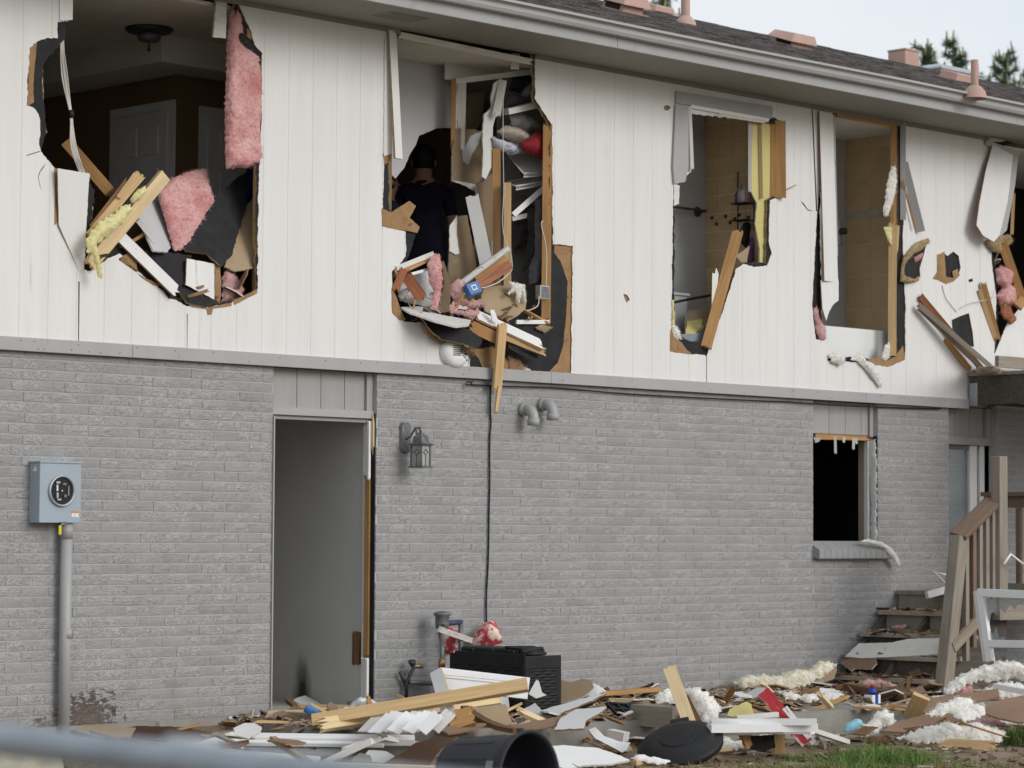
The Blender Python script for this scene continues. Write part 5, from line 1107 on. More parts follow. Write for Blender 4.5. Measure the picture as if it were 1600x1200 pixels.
# wall lantern
q = P(640, 690, 0); ln = tag(empty('wall_lantern', q), 'pewter outdoor wall lantern with glass panes beside the doorway', 'lantern')
qb = P(634, 682, -.012); mb = MB()
oct_ = [(-.034, .10), (.034, .10), (.052, .075), (.052, -.085), (.034, -.115), (-.034, -.115), (-.052, -.085), (-.052, .075)]
mb.add([(qb.x + a, -.0005, qb.z + b) for a, b in oct_] + [(qb.x + a * .86, -.022, qb.z + b * .92) for a, b in oct_], [tuple(range(8)), tuple(range(15, 7, -1))] + [(i, (i + 1) % 8, 8 + (i + 1) % 8, 8 + i) for i in range(8)])
mb.build('back_plate', m_pewter, ln)
LC = V((qb.x + .012, -.155, 0)); zt, zb_ = P(648, 694, -.155).z, P(648, 730, -.155).z; hw = .048
mb = MB(); mb.tube([V((qb.x, -.02, qb.z - .02)), V((qb.x, -.06, qb.z + .0)), V((LC.x, -.10, qb.z + .06)), V((LC.x, -.15, qb.z + .06)), V((LC.x, -.155, zt + .085))], .007, 8)
for s_ in (-1, 1):
    mb.tube([V((LC.x + s_ * (.006 + .022 * math.sin(a * .8)), -.13 + .0 * a, qb.z + .052 + .024 * math.cos(a * .8) - .02)) for a in range(0, 8)], .005, 6)
mb.build('scroll_arm', m_pewter, ln, True)
rz = Matrix.Rotation(R(8), 3, 'Z')
def sq(h, zz): return [V((LC.x, LC.y, 0)) + rz @ V((a * h, b * h, 0)) + V((0, 0, zz)) for a, b in ((-1, -1), (1, -1), (1, 1), (-1, 1))]
def loft(levels, caps=True):
    m = MB(); vs = [p for l in levels for p in l]; fs = [(i * 4 + k, i * 4 + (k + 1) % 4, (i + 1) * 4 + (k + 1) % 4, (i + 1) * 4 + k) for i in range(len(levels) - 1) for k in range(4)]
    if caps: fs += [(3, 2, 1, 0), tuple(4 * (len(levels) - 1) + k for k in range(4))]
    m.add(vs, fs); return m
loft([sq(.060, zt - .008), sq(.066, zt + .003), sq(.044, zt + .010), sq(.036, zt + .055), sq(.016, zt + .072), sq(.010, zt + .085)]).build('roof', m_pewter, ln)
loft([sq(.062, zb_ - .004), sq(.062, zb_ + .006), sq(.052, zb_ + .010)]).build('base', m_pewter, ln)
for a, b in ((-1, -1), (1, -1), (1, 1), (-1, 1)):
    p_ = V((LC.x, LC.y, 0)) + rz @ V((a * hw, b * hw, 0)); mb = MB(); mb.bar(p_ + V((0, 0, zb_ + .010)), p_ + V((0, 0, zt - .008)), .010, .010, (0, 1, 0)); mb.build('corner_post', m_pewter, ln)
m_pane = M('frosted_pane', (.34, .35, .34), .25, .15, 9, .1, 40, spec=.5)
for k in range(4):
    d_ = rz @ V((0, -1, 0)); d_ = Matrix.Rotation(k * math.pi / 2, 3, 'Z') @ d_; t_ = V((-d_.y, d_.x, 0)); p_ = V((LC.x, LC.y, 0)) + d_ * (hw - .004)
    mb = MB(); mb.add([p_ - t_ * .042 + V((0, 0, zb_ + .012)), p_ + t_ * .042 + V((0, 0, zb_ + .012)), p_ + t_ * .042 + V((0, 0, zt - .009)), p_ - t_ * .042 + V((0, 0, zt - .009))], [(0, 1, 2, 3)]); pn = mb.build('pane', m_pane, ln)
    zm = zt - .055; pz = p_ + d_ * .003; mb = MB()
    pts_ = [pz + V((0, 0, zm + .022)), pz + t_ * .022 + V((0, 0, zm)), pz + V((0, 0, zm - .022)), pz - t_ * .022 + V((0, 0, zm))]
    for i in range(4): mb.bar(pts_[i], pts_[(i + 1) % 4], .004, .004, d_)
    mb.bar(pz + V((0, 0, zm - .022)), pz + V((0, 0, zb_ + .012)), .004, .004, d_); mb.bar(pz - t_ * .042 + V((0, 0, zm)), pz - t_ * .022 + V((0, 0, zm)), .004, .004, d_); mb.bar(pz + t_ * .042 + V((0, 0, zm)), pz + t_ * .022 + V((0, 0, zm)), .004, .004, d_)
    mb.build('lead_came', m_pewter, pn)
# pvc vent elbows
for px_, py_, lab in ((816, 640, 'left grey plastic vent elbow below the hanging pine board'), (846, 632, 'right grey plastic vent elbow below the hanging pine board')):
    q = P(px_, py_, 0); q.y = 0; e = tag(empty('vent_elbow', q), lab, 'vent pipe', 'grey vent elbows on the brick wall')
    pts_ = [q + V((0, .02, 0)), q + V((0, -.045, 0))] + [q + V((0, -.045 - .072 * math.sin(a), -.072 * (1 - math.cos(a)))) for a in [k * math.pi / 2 / 8 for k in range(1, 9)]] + [q + V((0, -.117, -.10))]
    mb = MB(); mb.tube(pts_, .040, 20, False); mb.build('bend', m_pvc, e, True)
    mb = MB(); mb.tube([q + V((0, .01, 0)), q + V((0, -.043, 0))], .047, 20); mb.build('wall_collar', m_pvc, e, True)
    mb = MB(); mb.lathe(q + V((0, -.117, -.070)), (0, 0, -1), [(.041, 0), (.046, .001), (.046, .05), (.040, .05), (.040, .0)], 22); mb.build('outlet_collar', m_pvc, e, True)
    mb = MB(); mb.lathe(q + V((0, -.117, -.10)), (0, 0, -1), [(.0395, 0), (0, 0)], 20); mb.build('outlet_mesh', m_darkmetal, e)
# black cables
cable('cable', 'long black cable hanging down the brick wall to the deck box', [(766, 604, -.03), (766, 640, -.012), (767, 662, -.012), (765, 690, -.012), (765, 760, -.012), (764, 800, -.012), (763, 870, -.012), (760, 930, -.012), (760, 972, -.015)], .0075, m_blackwire)
cable('cable', 'dark cable sagging under the right half of the grey trim', [(735, 601, -.02), (800, 604, -.02), (870, 606, -.02), (960, 614, -.02), (1060, 620, -.02), (1180, 626, -.02), (1235, 628, -.022), (1300, 633, -.022), (1400, 637, -.022), (1470, 639, -.022)], .006, m_blackwire)
cable('wire', 'short curled black wire end under the trim', [(728, 600, -.03), (733, 601, -.04), (738, 597, -.04), (730, 597, -.04)], .006, m_blackwire, 'wire')
# door frame remains
djf = tag(empty('door_frame', P(570, 900, .05)), 'splintered wooden frame on the right of the ground floor doorway', 'door frame')
XJ = .947
def jamb(name, y0, y1, z0, z1, x, mat, t=.02, split=0, seed=1, parent=djf):
    return board(name, V((x, (y0 + y1) / 2, z0)), V((x, (y0 + y1) / 2, z1)), y1 - y0, t, mat, V((-1, 0, 0)), parent, (split, split), 0, seed)
jamb('upper_jamb', .055, .10, 1.60, 1.99, XJ - .025, m_aged, .03, .03, 2)
jamb('stop_strip', .035, .055, 1.58, 2.0, XJ - .035, m_white, .02, .02, 3)
jamb('rough_stud', .052, .098, .34, 1.62, XJ - .012, m_wood2, .02, .02, 4)
jamb('lower_jamb', .055, .10, .015, .34, XJ - .025, m_aged, .03, .04, 5)
jamb('stop_strip', .035, .055, -.01, .34, XJ - .035, m_white, .02, .03, 6)
jamb('black_paper', .012, .050, .015, 2.05, XJ - .004, m_black, .008, .01, 7)
jamb('torn_plaster', .102, .118, .25, 1.95, XJ - .012, m_gyp, .02, .03, 8)
jamb('splinter', .01, .04, 1.75, 2.06, XJ - .02, m_woodpale, .01, .12, 9)
jamb('patch_block', .15, .23, .28, .52, XJ - .004, m_wetwood, .012, .02, 10)
mb = MB(); mb.bx(-.004, .006, -.012, .06, .0, 2.0); mb.build('edge_strip', m_trim, djf)
mb = MB(); mb.bx(.0, .945, .02, .16, -.03, -.005); mb.build('threshold', m_steel, djf)
# window sill of bricks on edge, sloping outwards
x0, x1 = WIN[0] - .005, P(1393, 860, -.05).x; nb_ = 13
for k in range(nb_):
    a = x0 + (x1 - x0) * k / nb_ + .0015; b = x0 + (x1 - x0) * (k + 1) / nb_ - .0015; j = rnd.uniform(-.002, .002)
    sec = [(.060, 1.165), (-.068, 1.092 + j), (-.070, 1.022 + j), (-.060, 1.012), (.060, 1.050)]
    vs = [(x, y, z) for x in (a, b) for y, z in sec]
    o = mk('sill_brick', vs, [(4, 3, 2, 1, 0), (5, 6, 7, 8, 9)] + [(i, (i + 1) % 5, 5 + (i + 1) % 5, 5 + i) for i in range(5)], m_sill, brick_wall); bevel(o, .003)
mb = MB(); mb.bx(x0 + .004, x1 - .004, -.060, .055, 1.026, 1.088); mb.build('sill_mortar', m_sill, brick_wall)
wf = tag(empty('window_frame', P(1360, 770, .1)), 'broken frame of the dark lower window with foam in the gap', 'window frame')
XW = WIN[1]
jamb('inner_jamb', .125, .185, 1.15, 2.02, XW - .02, m_wall_tan, .03, 0, 3, wf)
jamb('white_frame', .085, .125, 1.15, 2.04, XW - .02, m_white, .03, .01, 4, wf)
o = fluff('foam_filler', [(1355, 690), (1368, 686), (1370, 740), (1369, 800), (1371, 844), (1360, 846), (1362, 790), (1358, 730)], ('X', XW - .012), .006, m_foam, wf, 5, .014, .004, 16, .3, .03, .010)
jamb('black_gap', .012, .05, 1.15, 2.06, XW - .004, m_black, .008, .01, 7, wf)
for (a, b, l) in ((1305, 682, 710), (1319, 683, 692), (1334, 684, 703), (1338, 684, 694)):
    bd('shard', None, (a, b, .07), (a + rnd.uniform(-1, 1), l, .07), .022, .006, m_aged, parent=wf, split=(0, .02), seed=a)
sh('bent_flap', None, None, [(1271, 683), (1284, 684), (1280, 690), (1274, 692)], .05, [m_pvc] * 3, .004, .001, parent=wf)
board('broken_head', P(1272, 682, .09), P(1370, 684, .09), .03, .05, m_wood2, (0, 0, 1), wf, (.02, .02), 0, 5)
fl('foam_strip', 'white foam rope curling over the brick window sill', 'insulation', [(1344, 846), (1356, 842), (1376, 846), (1392, 856), (1402, 870), (1408, 882), (1404, 886), (1394, 874), (1382, 858), (1366, 852)], -.075, m_foam, .02, seed=35, rag=.003, edge=.015, grid=.012)
# ---- sliding door recess at the right, under the balcony
rc = tag(empty('sliding_door', (8.1, .1, 0)), 'white framed sliding door with dark blinds at the right under the balcony', 'door')
groove_panel('head_panel', CORNER + .01, 8.36, 2.09, Z_T0 + .02, .085, 7.93, rc, m_recess)
mb = MB(); mb.bx(CORNER + .004, 8.44, .05, .13, 2.02, 2.088); mb.build('head_trim', m_recess, rc)
mb = MB(); mb.bx(8.37, 8.45, .055, .12, 2.09, Z_T0 + .02); mb.build('side_trim', m_recess, rc)
xa = P(1516, 800, .1).x; xb = P(1527, 800, .1).x
for nm, a, b in (('stile', xa, xb), ('stile', CORNER + .004, CORNER + .03), ('stile', 8.33, 8.40)):
    mb = MB(); mb.bx(a, b, .10, .15, .74, 2.019); bevel(mb.build(nm, m_vinyl, rc), .004)
mb = MB(); mb.bx(CORNER + .03, 8.33, .115, .14, 1.98, 2.018); mb.build('top_rail', m_pewter, rc)
for a, b in ((CORNER + .031, xa - .001), (xb + .001, 8.329)):
    mb = MB(); mb.bx(a, b, .128, .132, .76, 1.979); mb.build('pane', m_glass, rc)
    for k in range(46):
        z = .78 + k * .026; mb = MB(); mb.bar(V((a + .01, .19, z)), V((b - .01, .19, z)), .024, .002, (0, -.6, 1)); mb.build('blind_slat', m_blind, rc)
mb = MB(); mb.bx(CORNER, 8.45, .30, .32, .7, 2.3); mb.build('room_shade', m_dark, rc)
mb = MB(); mb.bx(CORNER, 8.45, .06, .3, -.1, .74); mb.build('sill_wall', m_mortar, rc)
# ---- upper balcony
bal = tag(empty('balcony_deck', (9.5, -1.4, 2.6)), 'weathered timber balcony deck jutting out at the right edge', 'deck')
mb = MB(); mb.bx(7.972, 8.012, -3.2, -.050, 2.368, 2.622); mb.build('rim_joist', m_wooddark, bal)
for x in (8.45, 8.9, 9.35, 9.8, 10.25): mb = MB(); mb.bx(x, x + .04, -3.2, -.050, 2.40, 2.622); mb.build('joist', m_wooddark, bal)
mb = MB(); mb.bx(8.013, 11.0, -.047, -.0215, 2.43, 2.62); mb.build('ledger', m_wooddark, bal)
for k in range(21):
    y1 = -.024 - k * .15; mb = MB(); mb.bx(7.955 + rnd.uniform(-.008, .008), 10.9, y1 - .143, y1, 2.6235, 2.655); mb.build('deck_board', m_woodgrey, bal)
mb = MB(); mb.bx(8.05, 10.8, -.30, -.26, 2.70, 2.80); mb.build('fallen_rail', m_woodgrey, bal)
mb = MB(); mb.bx(7.966, 7.971, -.13, -.045, 2.36, 2.56); bevel(mb.build('joist_hanger', m_steel, bal), .002)
for x, y in ((10.6, -3.0), (10.6, -1.5)): mb = MB(); mb.bx(x, x + .14, y - .14, y, -.034, 2.40); mb.build('post', m_woodgrey, bal)
fl('splinter_heap', 'pale splinters lying on the edge of the balcony deck', 'splinters', [(1518, 580), (1530, 574), (1552, 572), (1566, 578), (1570, 584), (1522, 584)], tri_plane(V((8.0, -.1, 2.68)), V((8.4, -.1, 2.68)), V((8.2, -.4, 2.66))), m_chip, .02, seed=36, amp=.02, rag=.01, edge=.03, grid=.016)
# ---- stairs, landing and railing
st = tag(empty('wooden_stairs', (6.6, -.5, 0)), 'debris strewn grey wooden steps rising beside the brick wall', 'stairs')
TR = [(6.03, .055), (6.19, .228), (6.40, .403), (6.65, .582)]
for k, (x, z) in enumerate(TR):
    o = mk('tread', *(lambda m: (m.v, m.f))(MB().bx(x, x + .31, -1.02, -.03, z - .038, z)), m_tread, st); bevel(o, .004)
    mb = MB(); mb.bx(x + .05, x + .07, -.96, -.05, z - .20, z - .0385); mb.build('riser', m_woodgrey if k == 3 else m_wooddark, st)
for y in (-.07, -.52, -.98):
    mb = MB(); pts2 = [(6.06, -.034), (7.15, -.034), (7.15, .60), (6.70, .54), (6.45, .36), (6.24, .188), (6.06, .014)]
    pv, tr = cutmesh(pts2); vs, fs, mi = solid(pv, tr, lambda a, b: V((a, y - .019, b)), lambda a, b: V((a, y + .019, b))); mk('stringer', vs, fs, m_wooddark, st)
ld = tag(empty('landing', (7.9, -.6, .7)), 'grey wooden landing at the top of the steps before the sliding door', 'landing')
for k in range(8):
    y1 = -.02 - k * .142; mb = MB(); mb.bx(6.93, 9.2, y1 - .135, y1, .712, .745); mb.build('deck_board', m_woodgrey, ld)
mb = MB(); mb.bx(6.95, 9.2, -1.14, -1.10, .52, .711); mb.build('rim_joist', m_woodgrey, ld)
mb = MB(); mb.bx(6.95, 6.99, -1.10, -.03, .52, .711); mb.build('rim_joist', m_woodgrey, ld)
for x in (7.0, 8.9): mb = MB(); mb.bx(x + .05, x + .14, -1.0, -.91, -.034, .52); mb.build('post', m_wooddark, ld)
rl = tag(empty('stair_railing', (6.7, -1.07, 0)), 'weathered wooden stair railing with a leaning newel post at the right', 'railing')
nb0, nb1 = P(1474, 1082, -1.06), P(1499, 838, -1.06)
o = board('newel_post', nb0, nb1, .125, .10, m_woodgrey, (0, -1, 0), rl); bevel(o, .006)
pb, pt = P(1562, 930, -1.10), P(1562, 713, -1.10); pt.x = pb.x
o = board('tall_post', V((pb.x, -1.10, .52)), pt, .115, .09, m_woodgrey, (0, -1, 0), rl); bevel(o, .006)
h0 = nb1 + V((-.02, 0, .0)); h1 = P(1553, 782, -1.06)
o = board('handrail', h0, h1, .15, .042, m_railwood, (-.55, -.32, .85), rl); bevel(o, .005)
for u in (.14, .34, .52, .70, .88):
    t_ = h0.lerp(h1, u) - V((0, 0, .03)); b_ = V((t_.x, -1.085, max(.10 + 1.05 * (t_.x - 6.35), .12)))
    board('baluster', V((t_.x, -1.085, b_.z)), V((t_.x, -1.085, t_.z)), .045, .04, m_woodgrey if u != .34 else m_railwood, (0, -1, 0), rl)
board('bottom_rail', P(1488, 1012, -1.10), P(1552, 942, -1.10), .09, .038, m_woodgrey, (0, -1, 0), rl)
lr = tag(empty('landing_railing', (8.1, -1, .75)), 'brown railing at the far end of the landing behind the tall post', 'railing')
XR = 8.12; zr = PX(1560, 772, XR).z
mb = MB(); mb.bx(XR - .07, XR + .07, -2.2, -.10, zr - .02, zr + .018); bevel(mb.build('top_rail', m_railwood, lr), .004)
mb = MB(); mb.bx(XR - .02, XR + .02, -2.2, -.10, zr - .12, zr - .021); mb.build('sub_rail', m_railwood, lr)
for k in range(11): mb = MB(); y = -.28 - k * .155; mb.bx(XR - .02, XR + .02, y - .045, y, .80, zr - .121); mb.build('baluster', m_railwood, lr)
mb = MB(); mb.bx(XR - .02, XR + .02, -2.2, -.10, .75, .80); mb.build('bottom_rail', m_woodgrey, lr)
# leaning broken window sash, right of the steps
ws = tag(empty('window_sash', P(1540, 1030, -1.35)), 'white window sash with jagged broken glass leaning beside the stair railing', 'window')
pl = tri_plane(P(1526, 922, -1.36), P(1546, 1032, -1.52), P(1640, 925, -2.05)); p0_, n_ = plane_of(pl)
def on(px, py, lift=0): return PP(px, py, p0_, n_) + n_ * lift
def bar_on(nm, a, b, w, t, mat, lift=0): return bevel(board(nm, on(*a, lift), on(*b, lift), w, t, mat, n_, ws), .004)
bar_on('stile', (1531, 922), (1548, 1034), .06, .045, m_vinyl); bar_on('outer_stile', (1525, 924), (1541, 1034), .035, .05, m_aged, -.004)
bar_on('top_rail', (1529, 926), (1690, 933), .065, .045, m_vinyl, .002); bar_on('meeting_rail', (1546, 1006), (1690, 1008), .06, .045, m_vinyl, .003)
gl = [[(1540, 934), (1690, 938), (1690, 950), (1590, 945), (1585, 952), (1578, 944), (1570, 958), (1562, 950), (1558, 962), (1549, 955), (1547, 970), (1541, 968)], [(1548, 1004), (1546, 985), (1552, 992), (1556, 980), (1560, 998), (1568, 994), (1572, 1003)], [(1552, 1018), (1690, 1018), (1690, 1026), (1592, 1030), (1586, 1022), (1578, 1034), (1568, 1024), (1560, 1030)]]
for g_ in gl: sheet('glass_shard', g_, (p0_ - n_ * .01, n_), .004, [m_glass] * 3, ws)
wf2 = tag(empty('bent_wire', P(1440, 890, -.4)), 'thin bent white metal frame lying at the top of the steps', 'frame')
mb = MB(); mb.tube([P(1478, 898, -.35), P(1460, 893, -.3), P(1478, 912, -.35)], .008, 6); mb.build('tube', m_vinyl, wf2, True)
wf3 = tag(empty('bent_wire', P(1580, 870, -1.2)), 'bent white frame corner standing behind the leaning sash', 'frame')
mb = MB(); mb.tube([P(1568, 882, -1.25), P(1579, 866, -1.25), P(1605, 886, -1.25)], .011, 6); mb.build('tube', m_vinyl, wf3, True)
bd('white_trim_board', 'white vinyl profile lying on the top step', (1448, 930, -.45), (1484, 920, -.55), .06, .06, m_vinyl, seed=3)
# ================================================================ ROOF FITTINGS
def roof_vent(name, label, px, py, w, d, h, flare=1.0, cat='roof vent'):
    q = roof(px, py); e = tag(empty(name, q), label, cat); m4 = Matrix.Translation(q) @ rmat
    mb = MB(); a, b = w / 2, d / 2
    mb.add([(-a, -b, 0), (a, -b, 0), (a, b, 0), (-a, b, 0), (-a * flare, -b * flare, h), (a * flare, -b * flare, h), (a * flare, b * flare, h), (-a * flare, b * flare, h)],
           [(0, 1, 2, 3), (7, 6, 5, 4), (0, 4, 5, 1), (1, 5, 6, 2), (2, 6, 7, 3), (3, 7, 4, 0)])
    bevel(mb.build('housing', m_rust, e, mat4=m4), .012, 2)
    mb = MB(); mb.bx(-a * 1.25, a * 1.25, -b * 1.3, b * 1.2, .004, .012); mb.build('flashing', m_rust, e, mat4=m4)
    return e, m4, a, b
e, m4, a, b = roof_vent('roof_vent', 'pink metal slant vent near the middle of the roof', 1236, 72, .24, .22, .05)
mb = MB(); mb.add([(-.19, -.16, .045), (.19, -.16, .045), (.19, .16, .05), (-.19, .16, .05), (-.12, -.12, .13), (.17, -.12, .13), (.17, .14, .12), (-.12, .14, .12)], [(3, 2, 1, 0), (4, 5, 6, 7), (0, 1, 5, 4), (1, 2, 6, 5), (2, 3, 7, 6), (3, 0, 4, 7)]); bevel(mb.build('cowl', m_rust, e, mat4=m4), .01)
mb = MB(); mb.bx(-.1225, -.1215, -.09, .09, .012, .045); mb.build('opening', m_dark, e, mat4=m4)
e, m4, a, b = roof_vent('roof_vent', 'pink metal cowl vent cut by the top edge above the gutter', 972, 18, .26, .26, .07)
mb = MB(); mb.add([(-.18, -.18, .065), (.18, -.18, .065), (.18, .18, .065), (-.18, .18, .065), (-.12, -.12, .17), (.14, -.12, .17), (.14, .13, .17), (-.12, .13, .17)], [(3, 2, 1, 0), (4, 5, 6, 7), (0, 1, 5, 4), (1, 2, 6, 5), (2, 3, 7, 6), (3, 0, 4, 7)]); bevel(mb.build('cowl', m_rust, e, mat4=m4), .01)
mb = MB(); mb.bx(-.1315, -.1305, -.09, .09, .012, .065); mb.build('opening', m_dark, e, mat4=m4)
roof_vent('roof_vent', 'low flat pink vent near the top edge of the picture', 1026, 17, .30, .24, .06, .9)
roof_vent('roof_vent', 'low flat pink vent beside the right vent pipe', 1494, 126, .30, .22, .08, .92)
for px_, py_, hh, pr_, lab in ((1071, 37, .62, .041, 'pink vent pipe with cone flashing at the top of the picture'), (1523, 147, .29, .032, 'slim pink vent pipe with cone flashing on the right of the roof')):
    q = roof(px_, py_); e = tag(empty('vent_pipe', q), lab, 'vent pipe'); mb = MB(); mb.lathe(q, (0, 0, 1), [(.105, -.04), (.09, .02), (.05, .065), (.042, .07)], 20); mb.build('cone_flashing', m_rust, e, True)
    mb = MB(); mb.tube([q, q + V((0, 0, hh))], pr_, 16, False); mb.lathe(q + V((0, 0, hh)), (0, 0, 1), [(pr_, 0), (pr_ - .006, .001), (pr_ - .006, -.1)], 16); mb.build('pipe', m_rust, e, True)
q = P(1412, 108, 3.9); q.z -= .25; e = tag(empty('chimney_box', q), 'square pink metal chimney box behind the roof ridge', 'chimney')
mb = MB(); mb.bx(q.x - .13, q.x + .13, 3.78, 4.02, q.z - .3, P(1412, 82, 3.9).z); bevel(mb.build('casing', m_rust, e), .01)
mb = MB(); zt_ = P(1412, 82, 3.9).z; mb.bx(q.x - .135, q.x + .135, 3.775, 4.025, zt_ + .001, zt_ + .02); mb.build('cap', m_rust, e)
q = P(1480, 118, 3.9); zt_ = P(1462, 100, 3.9).z; e = tag(empty('roof_cooler', q), 'grey galvanised cooler hood behind the roof ridge', 'roof cooler')
x0, x1 = P(1436, 110, 3.9).x, P(1524, 120, 3.9).x
mb = MB(); mb.add([(x0 + .14, 3.7, zt_ - .5), (x1 - .12, 3.7, zt_ - .5), (x1 - .12, 4.2, zt_ - .5), (x0 + .14, 4.2, zt_ - .5), (x0 + .14, 3.7, zt_ - .07), (x1 - .12, 3.7, zt_ - .07), (x1 - .12, 4.2, zt_ - .07), (x0 + .14, 4.2, zt_ - .07), (x0 + .3, 3.85, zt_ + .0), (x1 - .3, 3.85, zt_ + .0), (x1 - .3, 4.05, zt_ + .0), (x0 + .3, 4.05, zt_ + .0)],
       [(0, 4, 5, 1), (1, 5, 6, 2), (2, 6, 7, 3), (3, 7, 4, 0), (4, 8, 9, 5), (5, 9, 10, 6), (6, 10, 11, 7), (7, 11, 8, 4), (8, 11, 10, 9), (0, 1, 2, 3)]); mb.build('hood', m_steel, e)
mb = MB(); mb.bx(x0 + .12, x1 - .10, 3.68, 4.22, zt_ - .095, zt_ - .075); mb.build('rim', m_steel, e)
# ================================================================ DEBRIS ON THE WALK AND THE GROUND
SZ = -.034; GR = -.20
RIGHT = V((.706, -.708, 0)); BACK = V((-.64, -.76, 0)).normalized()       # BACK points towards the street
def tp(px, py, h, tilt=30, az=0):
    """plane through the ground contact point, leaning towards the street by tilt degrees"""
    b = Matrix.Rotation(R(az), 3, 'Z') @ BACK
    if h is None:
        h = GR
        for _ in range(8): q = PZ(px, py, h); h = h * .5 + .5 * (gz(q.x, q.y) + .012)
    return (PZ(px, py, h), V((0, 0, math.cos(R(tilt)))) + b * math.sin(R(tilt)))
def gs(name, label, cat, pts, base, h, mats, tilt=30, az=0, t=.012, rag=.004, step=.03, seed=1, **k):
    return tag(sheet(name, pts, tp(base[0], base[1], h, tilt, az), t, mats, None, rag, step, seed, **k), label, cat)
def gf(name, label, pts, base, h, mat, t=.05, tilt=40, az=0, cat='insulation', **k):
    if cat == 'insulation': k.setdefault('edge', .11); k.setdefault('rag', .016); t *= .8
    return tag(fluff(name, pts, tp(base[0], base[1], h, tilt, az), t, mat, None, **k), label, cat)
def gb(name, label, a, b, w, t, mat, cat='board', split=(0, 0), up=(0, 0, 1), seed=1, parent=None, mats=None, bow=0):
    """a, b = (px, py, height)"""
    o = board(name, PZ(*a), PZ(*b), w, t, mat, up, parent, split, bow, seed, mats)
    if parent is None: tag(o, label, cat)
    return o
# black resin deck box
cr_ = PZ(820, 1021, .40); bx0 = tag(empty('deck_box', V((cr_.x, cr_.y, SZ))), 'black wicker patterned plastic deck box against the brick wall', 'storage box')
X0, X1, Y0, Y1, ZT = cr_.x, cr_.x + .36, cr_.y, cr_.y + .74, .40
def weave(name, o, u, v, nrm, W_, H_, nx, ny, parent):
    vs = []; fs = []; sx, sy = nx * 4, ny * 4
    for i in range(sx + 1):
        for j in range(sy + 1):
            a, b = i / 4, j / 4; ph = math.sin(math.pi * b); s_ = math.sin(math.pi * (a + int(b))) 
            vs.append(o + u * (W_ * i / sx) + v * (H_ * j / sy) + nrm * (.011 * abs(ph) * (.55 + .45 * s_)))
    fs = [(i * (sy + 1) + j, (i + 1) * (sy + 1) + j, (i + 1) * (sy + 1) + j + 1, i * (sy + 1) + j + 1) for i in range(sx) for j in range(sy)]
    return mk(name, vs, fs, m_blackplastic, parent, None, None, True)
mb = MB(); mb.bx(X0 + .012, X1 - .012, Y0 + .012, Y1 - .012, SZ, ZT - .03); mb.build('tub', m_blackplastic, bx0)
weave('side_panel', V((X0 + .004, Y1 - .05, SZ + .05)), V((0, -1, 0)), V((0, 0, 1)), V((-1, 0, 0)), .64, ZT - SZ - .13, 9, 13, bx0)
weave('end_panel', V((X0 + .05, Y0 + .004, SZ + .05)), V((1, 0, 0)), V((0, 0, 1)), V((0, -1, 0)), .26, ZT - SZ - .16, 5, 13, bx0)
for (xa, xb, ya, yb, za, zb) in ((X0, X0 + .012, Y0, Y0 + .05, SZ, ZT), (X0, X0 + .012, Y1 - .05, Y1, SZ, ZT - .02), (X0, X0 + .013, Y0 + .05, Y1 - .05, ZT - .085, ZT - .004), (X0 + .012, X1, Y0, Y0 + .0125, ZT - .11, ZT - .02), (X1 - .05, X1, Y0 - .001, Y0 + .0125, SZ, ZT - .11), (X0 + .0125, X0 + .05, Y0 - .001, Y0 + .0125, SZ, ZT - .11)):
    mb = MB(); mb.bx(xa, xb, ya, yb, za, zb); bevel(mb.build('frame_rail', m_blackplastic, bx0), .006, 3)
mb = MB(); mb.bx(X0 + .10, X1 + .01, Y0 + .16, Y1, ZT - .03, ZT + .022); bevel(mb.build('lid', m_blackplastic, bx0), .02, 4)
for k in range(6): mb = MB(); a = k * .9; c_ = V((X0 + .19 + .04 * math.sin(k * 2.2), Y0 + .09 + .02 * k, ZT - .01)); mb.tube([c_ + V((.09 * math.cos(t * .5), .05 * math.sin(t * .5 + k), .008 * k)) for t in range(14)], .012, 8); mb.build('hose_loop', m_blackplastic, bx0, True)
for k in range(3): mb = MB(); mb.bx(X0 + .01, X0 + .03, Y0 + .12 + k * .2, Y0 + .18 + k * .2, ZT - .003, ZT + .018); bevel(mb.build('latch', m_blackplastic, bx0), .004)
nz_ = tag(empty('hose_nozzle', PZ(835, 1008, .42)), 'yellow and grey hose nozzle hanging out of the deck box', 'hose nozzle')
q = PZ(824, 1018, .40) + V((0, -.03, 0))
qa, qb2, qc = P(817, 1018, q.y), P(833, 1018, q.y), P(840, 1036, q.y)
mb = MB(); mb.tube([qa, qb2], .013, 8); mb.build('grip', m_yelplastic, nz_, True)
mb = MB(); mb.tube([qa - V((0, 0, .03)), qb2 - V((0, 0, .025)), qc], [.012, .014, .013], 10); mb.lathe(qc, qc - qb2, [(.014, 0), (.03, .015), (.032, .022), (0, .022)], 14); mb.build('head', m_steel, nz_, True)
gf('floral_cloth', 'red floral cloth heaped on top of the deck box', [(738, 1000), (742, 988), (752, 978), (764, 970), (774, 972), (782, 988), (786, 1004), (764, 1010), (742, 1008), (726, 1004), (728, 994)], (765, 1010), .40, m_floral, .09, 60, cat='cloth', seed=3, amp=.018, rag=.004, fuzz=0, edge=.07)
gf('floral_cloth', 'red floral cloth draped over the left end of the deck box', [(680, 982), (690, 977), (706, 980), (728, 994), (718, 1008), (707, 1024), (698, 1022), (686, 1006), (679, 994)], (700, 1024), .34, m_floral, .05, 75, cat='cloth', seed=4, amp=.02, rag=.004, fuzz=0, edge=.05)
a, b = PZ(687, 983, .55), PZ(738, 1001, .44); tag(board('slat', a, b, .04, .02, m_aged, None), 'grey white slat lying over the red cloth', 'board')
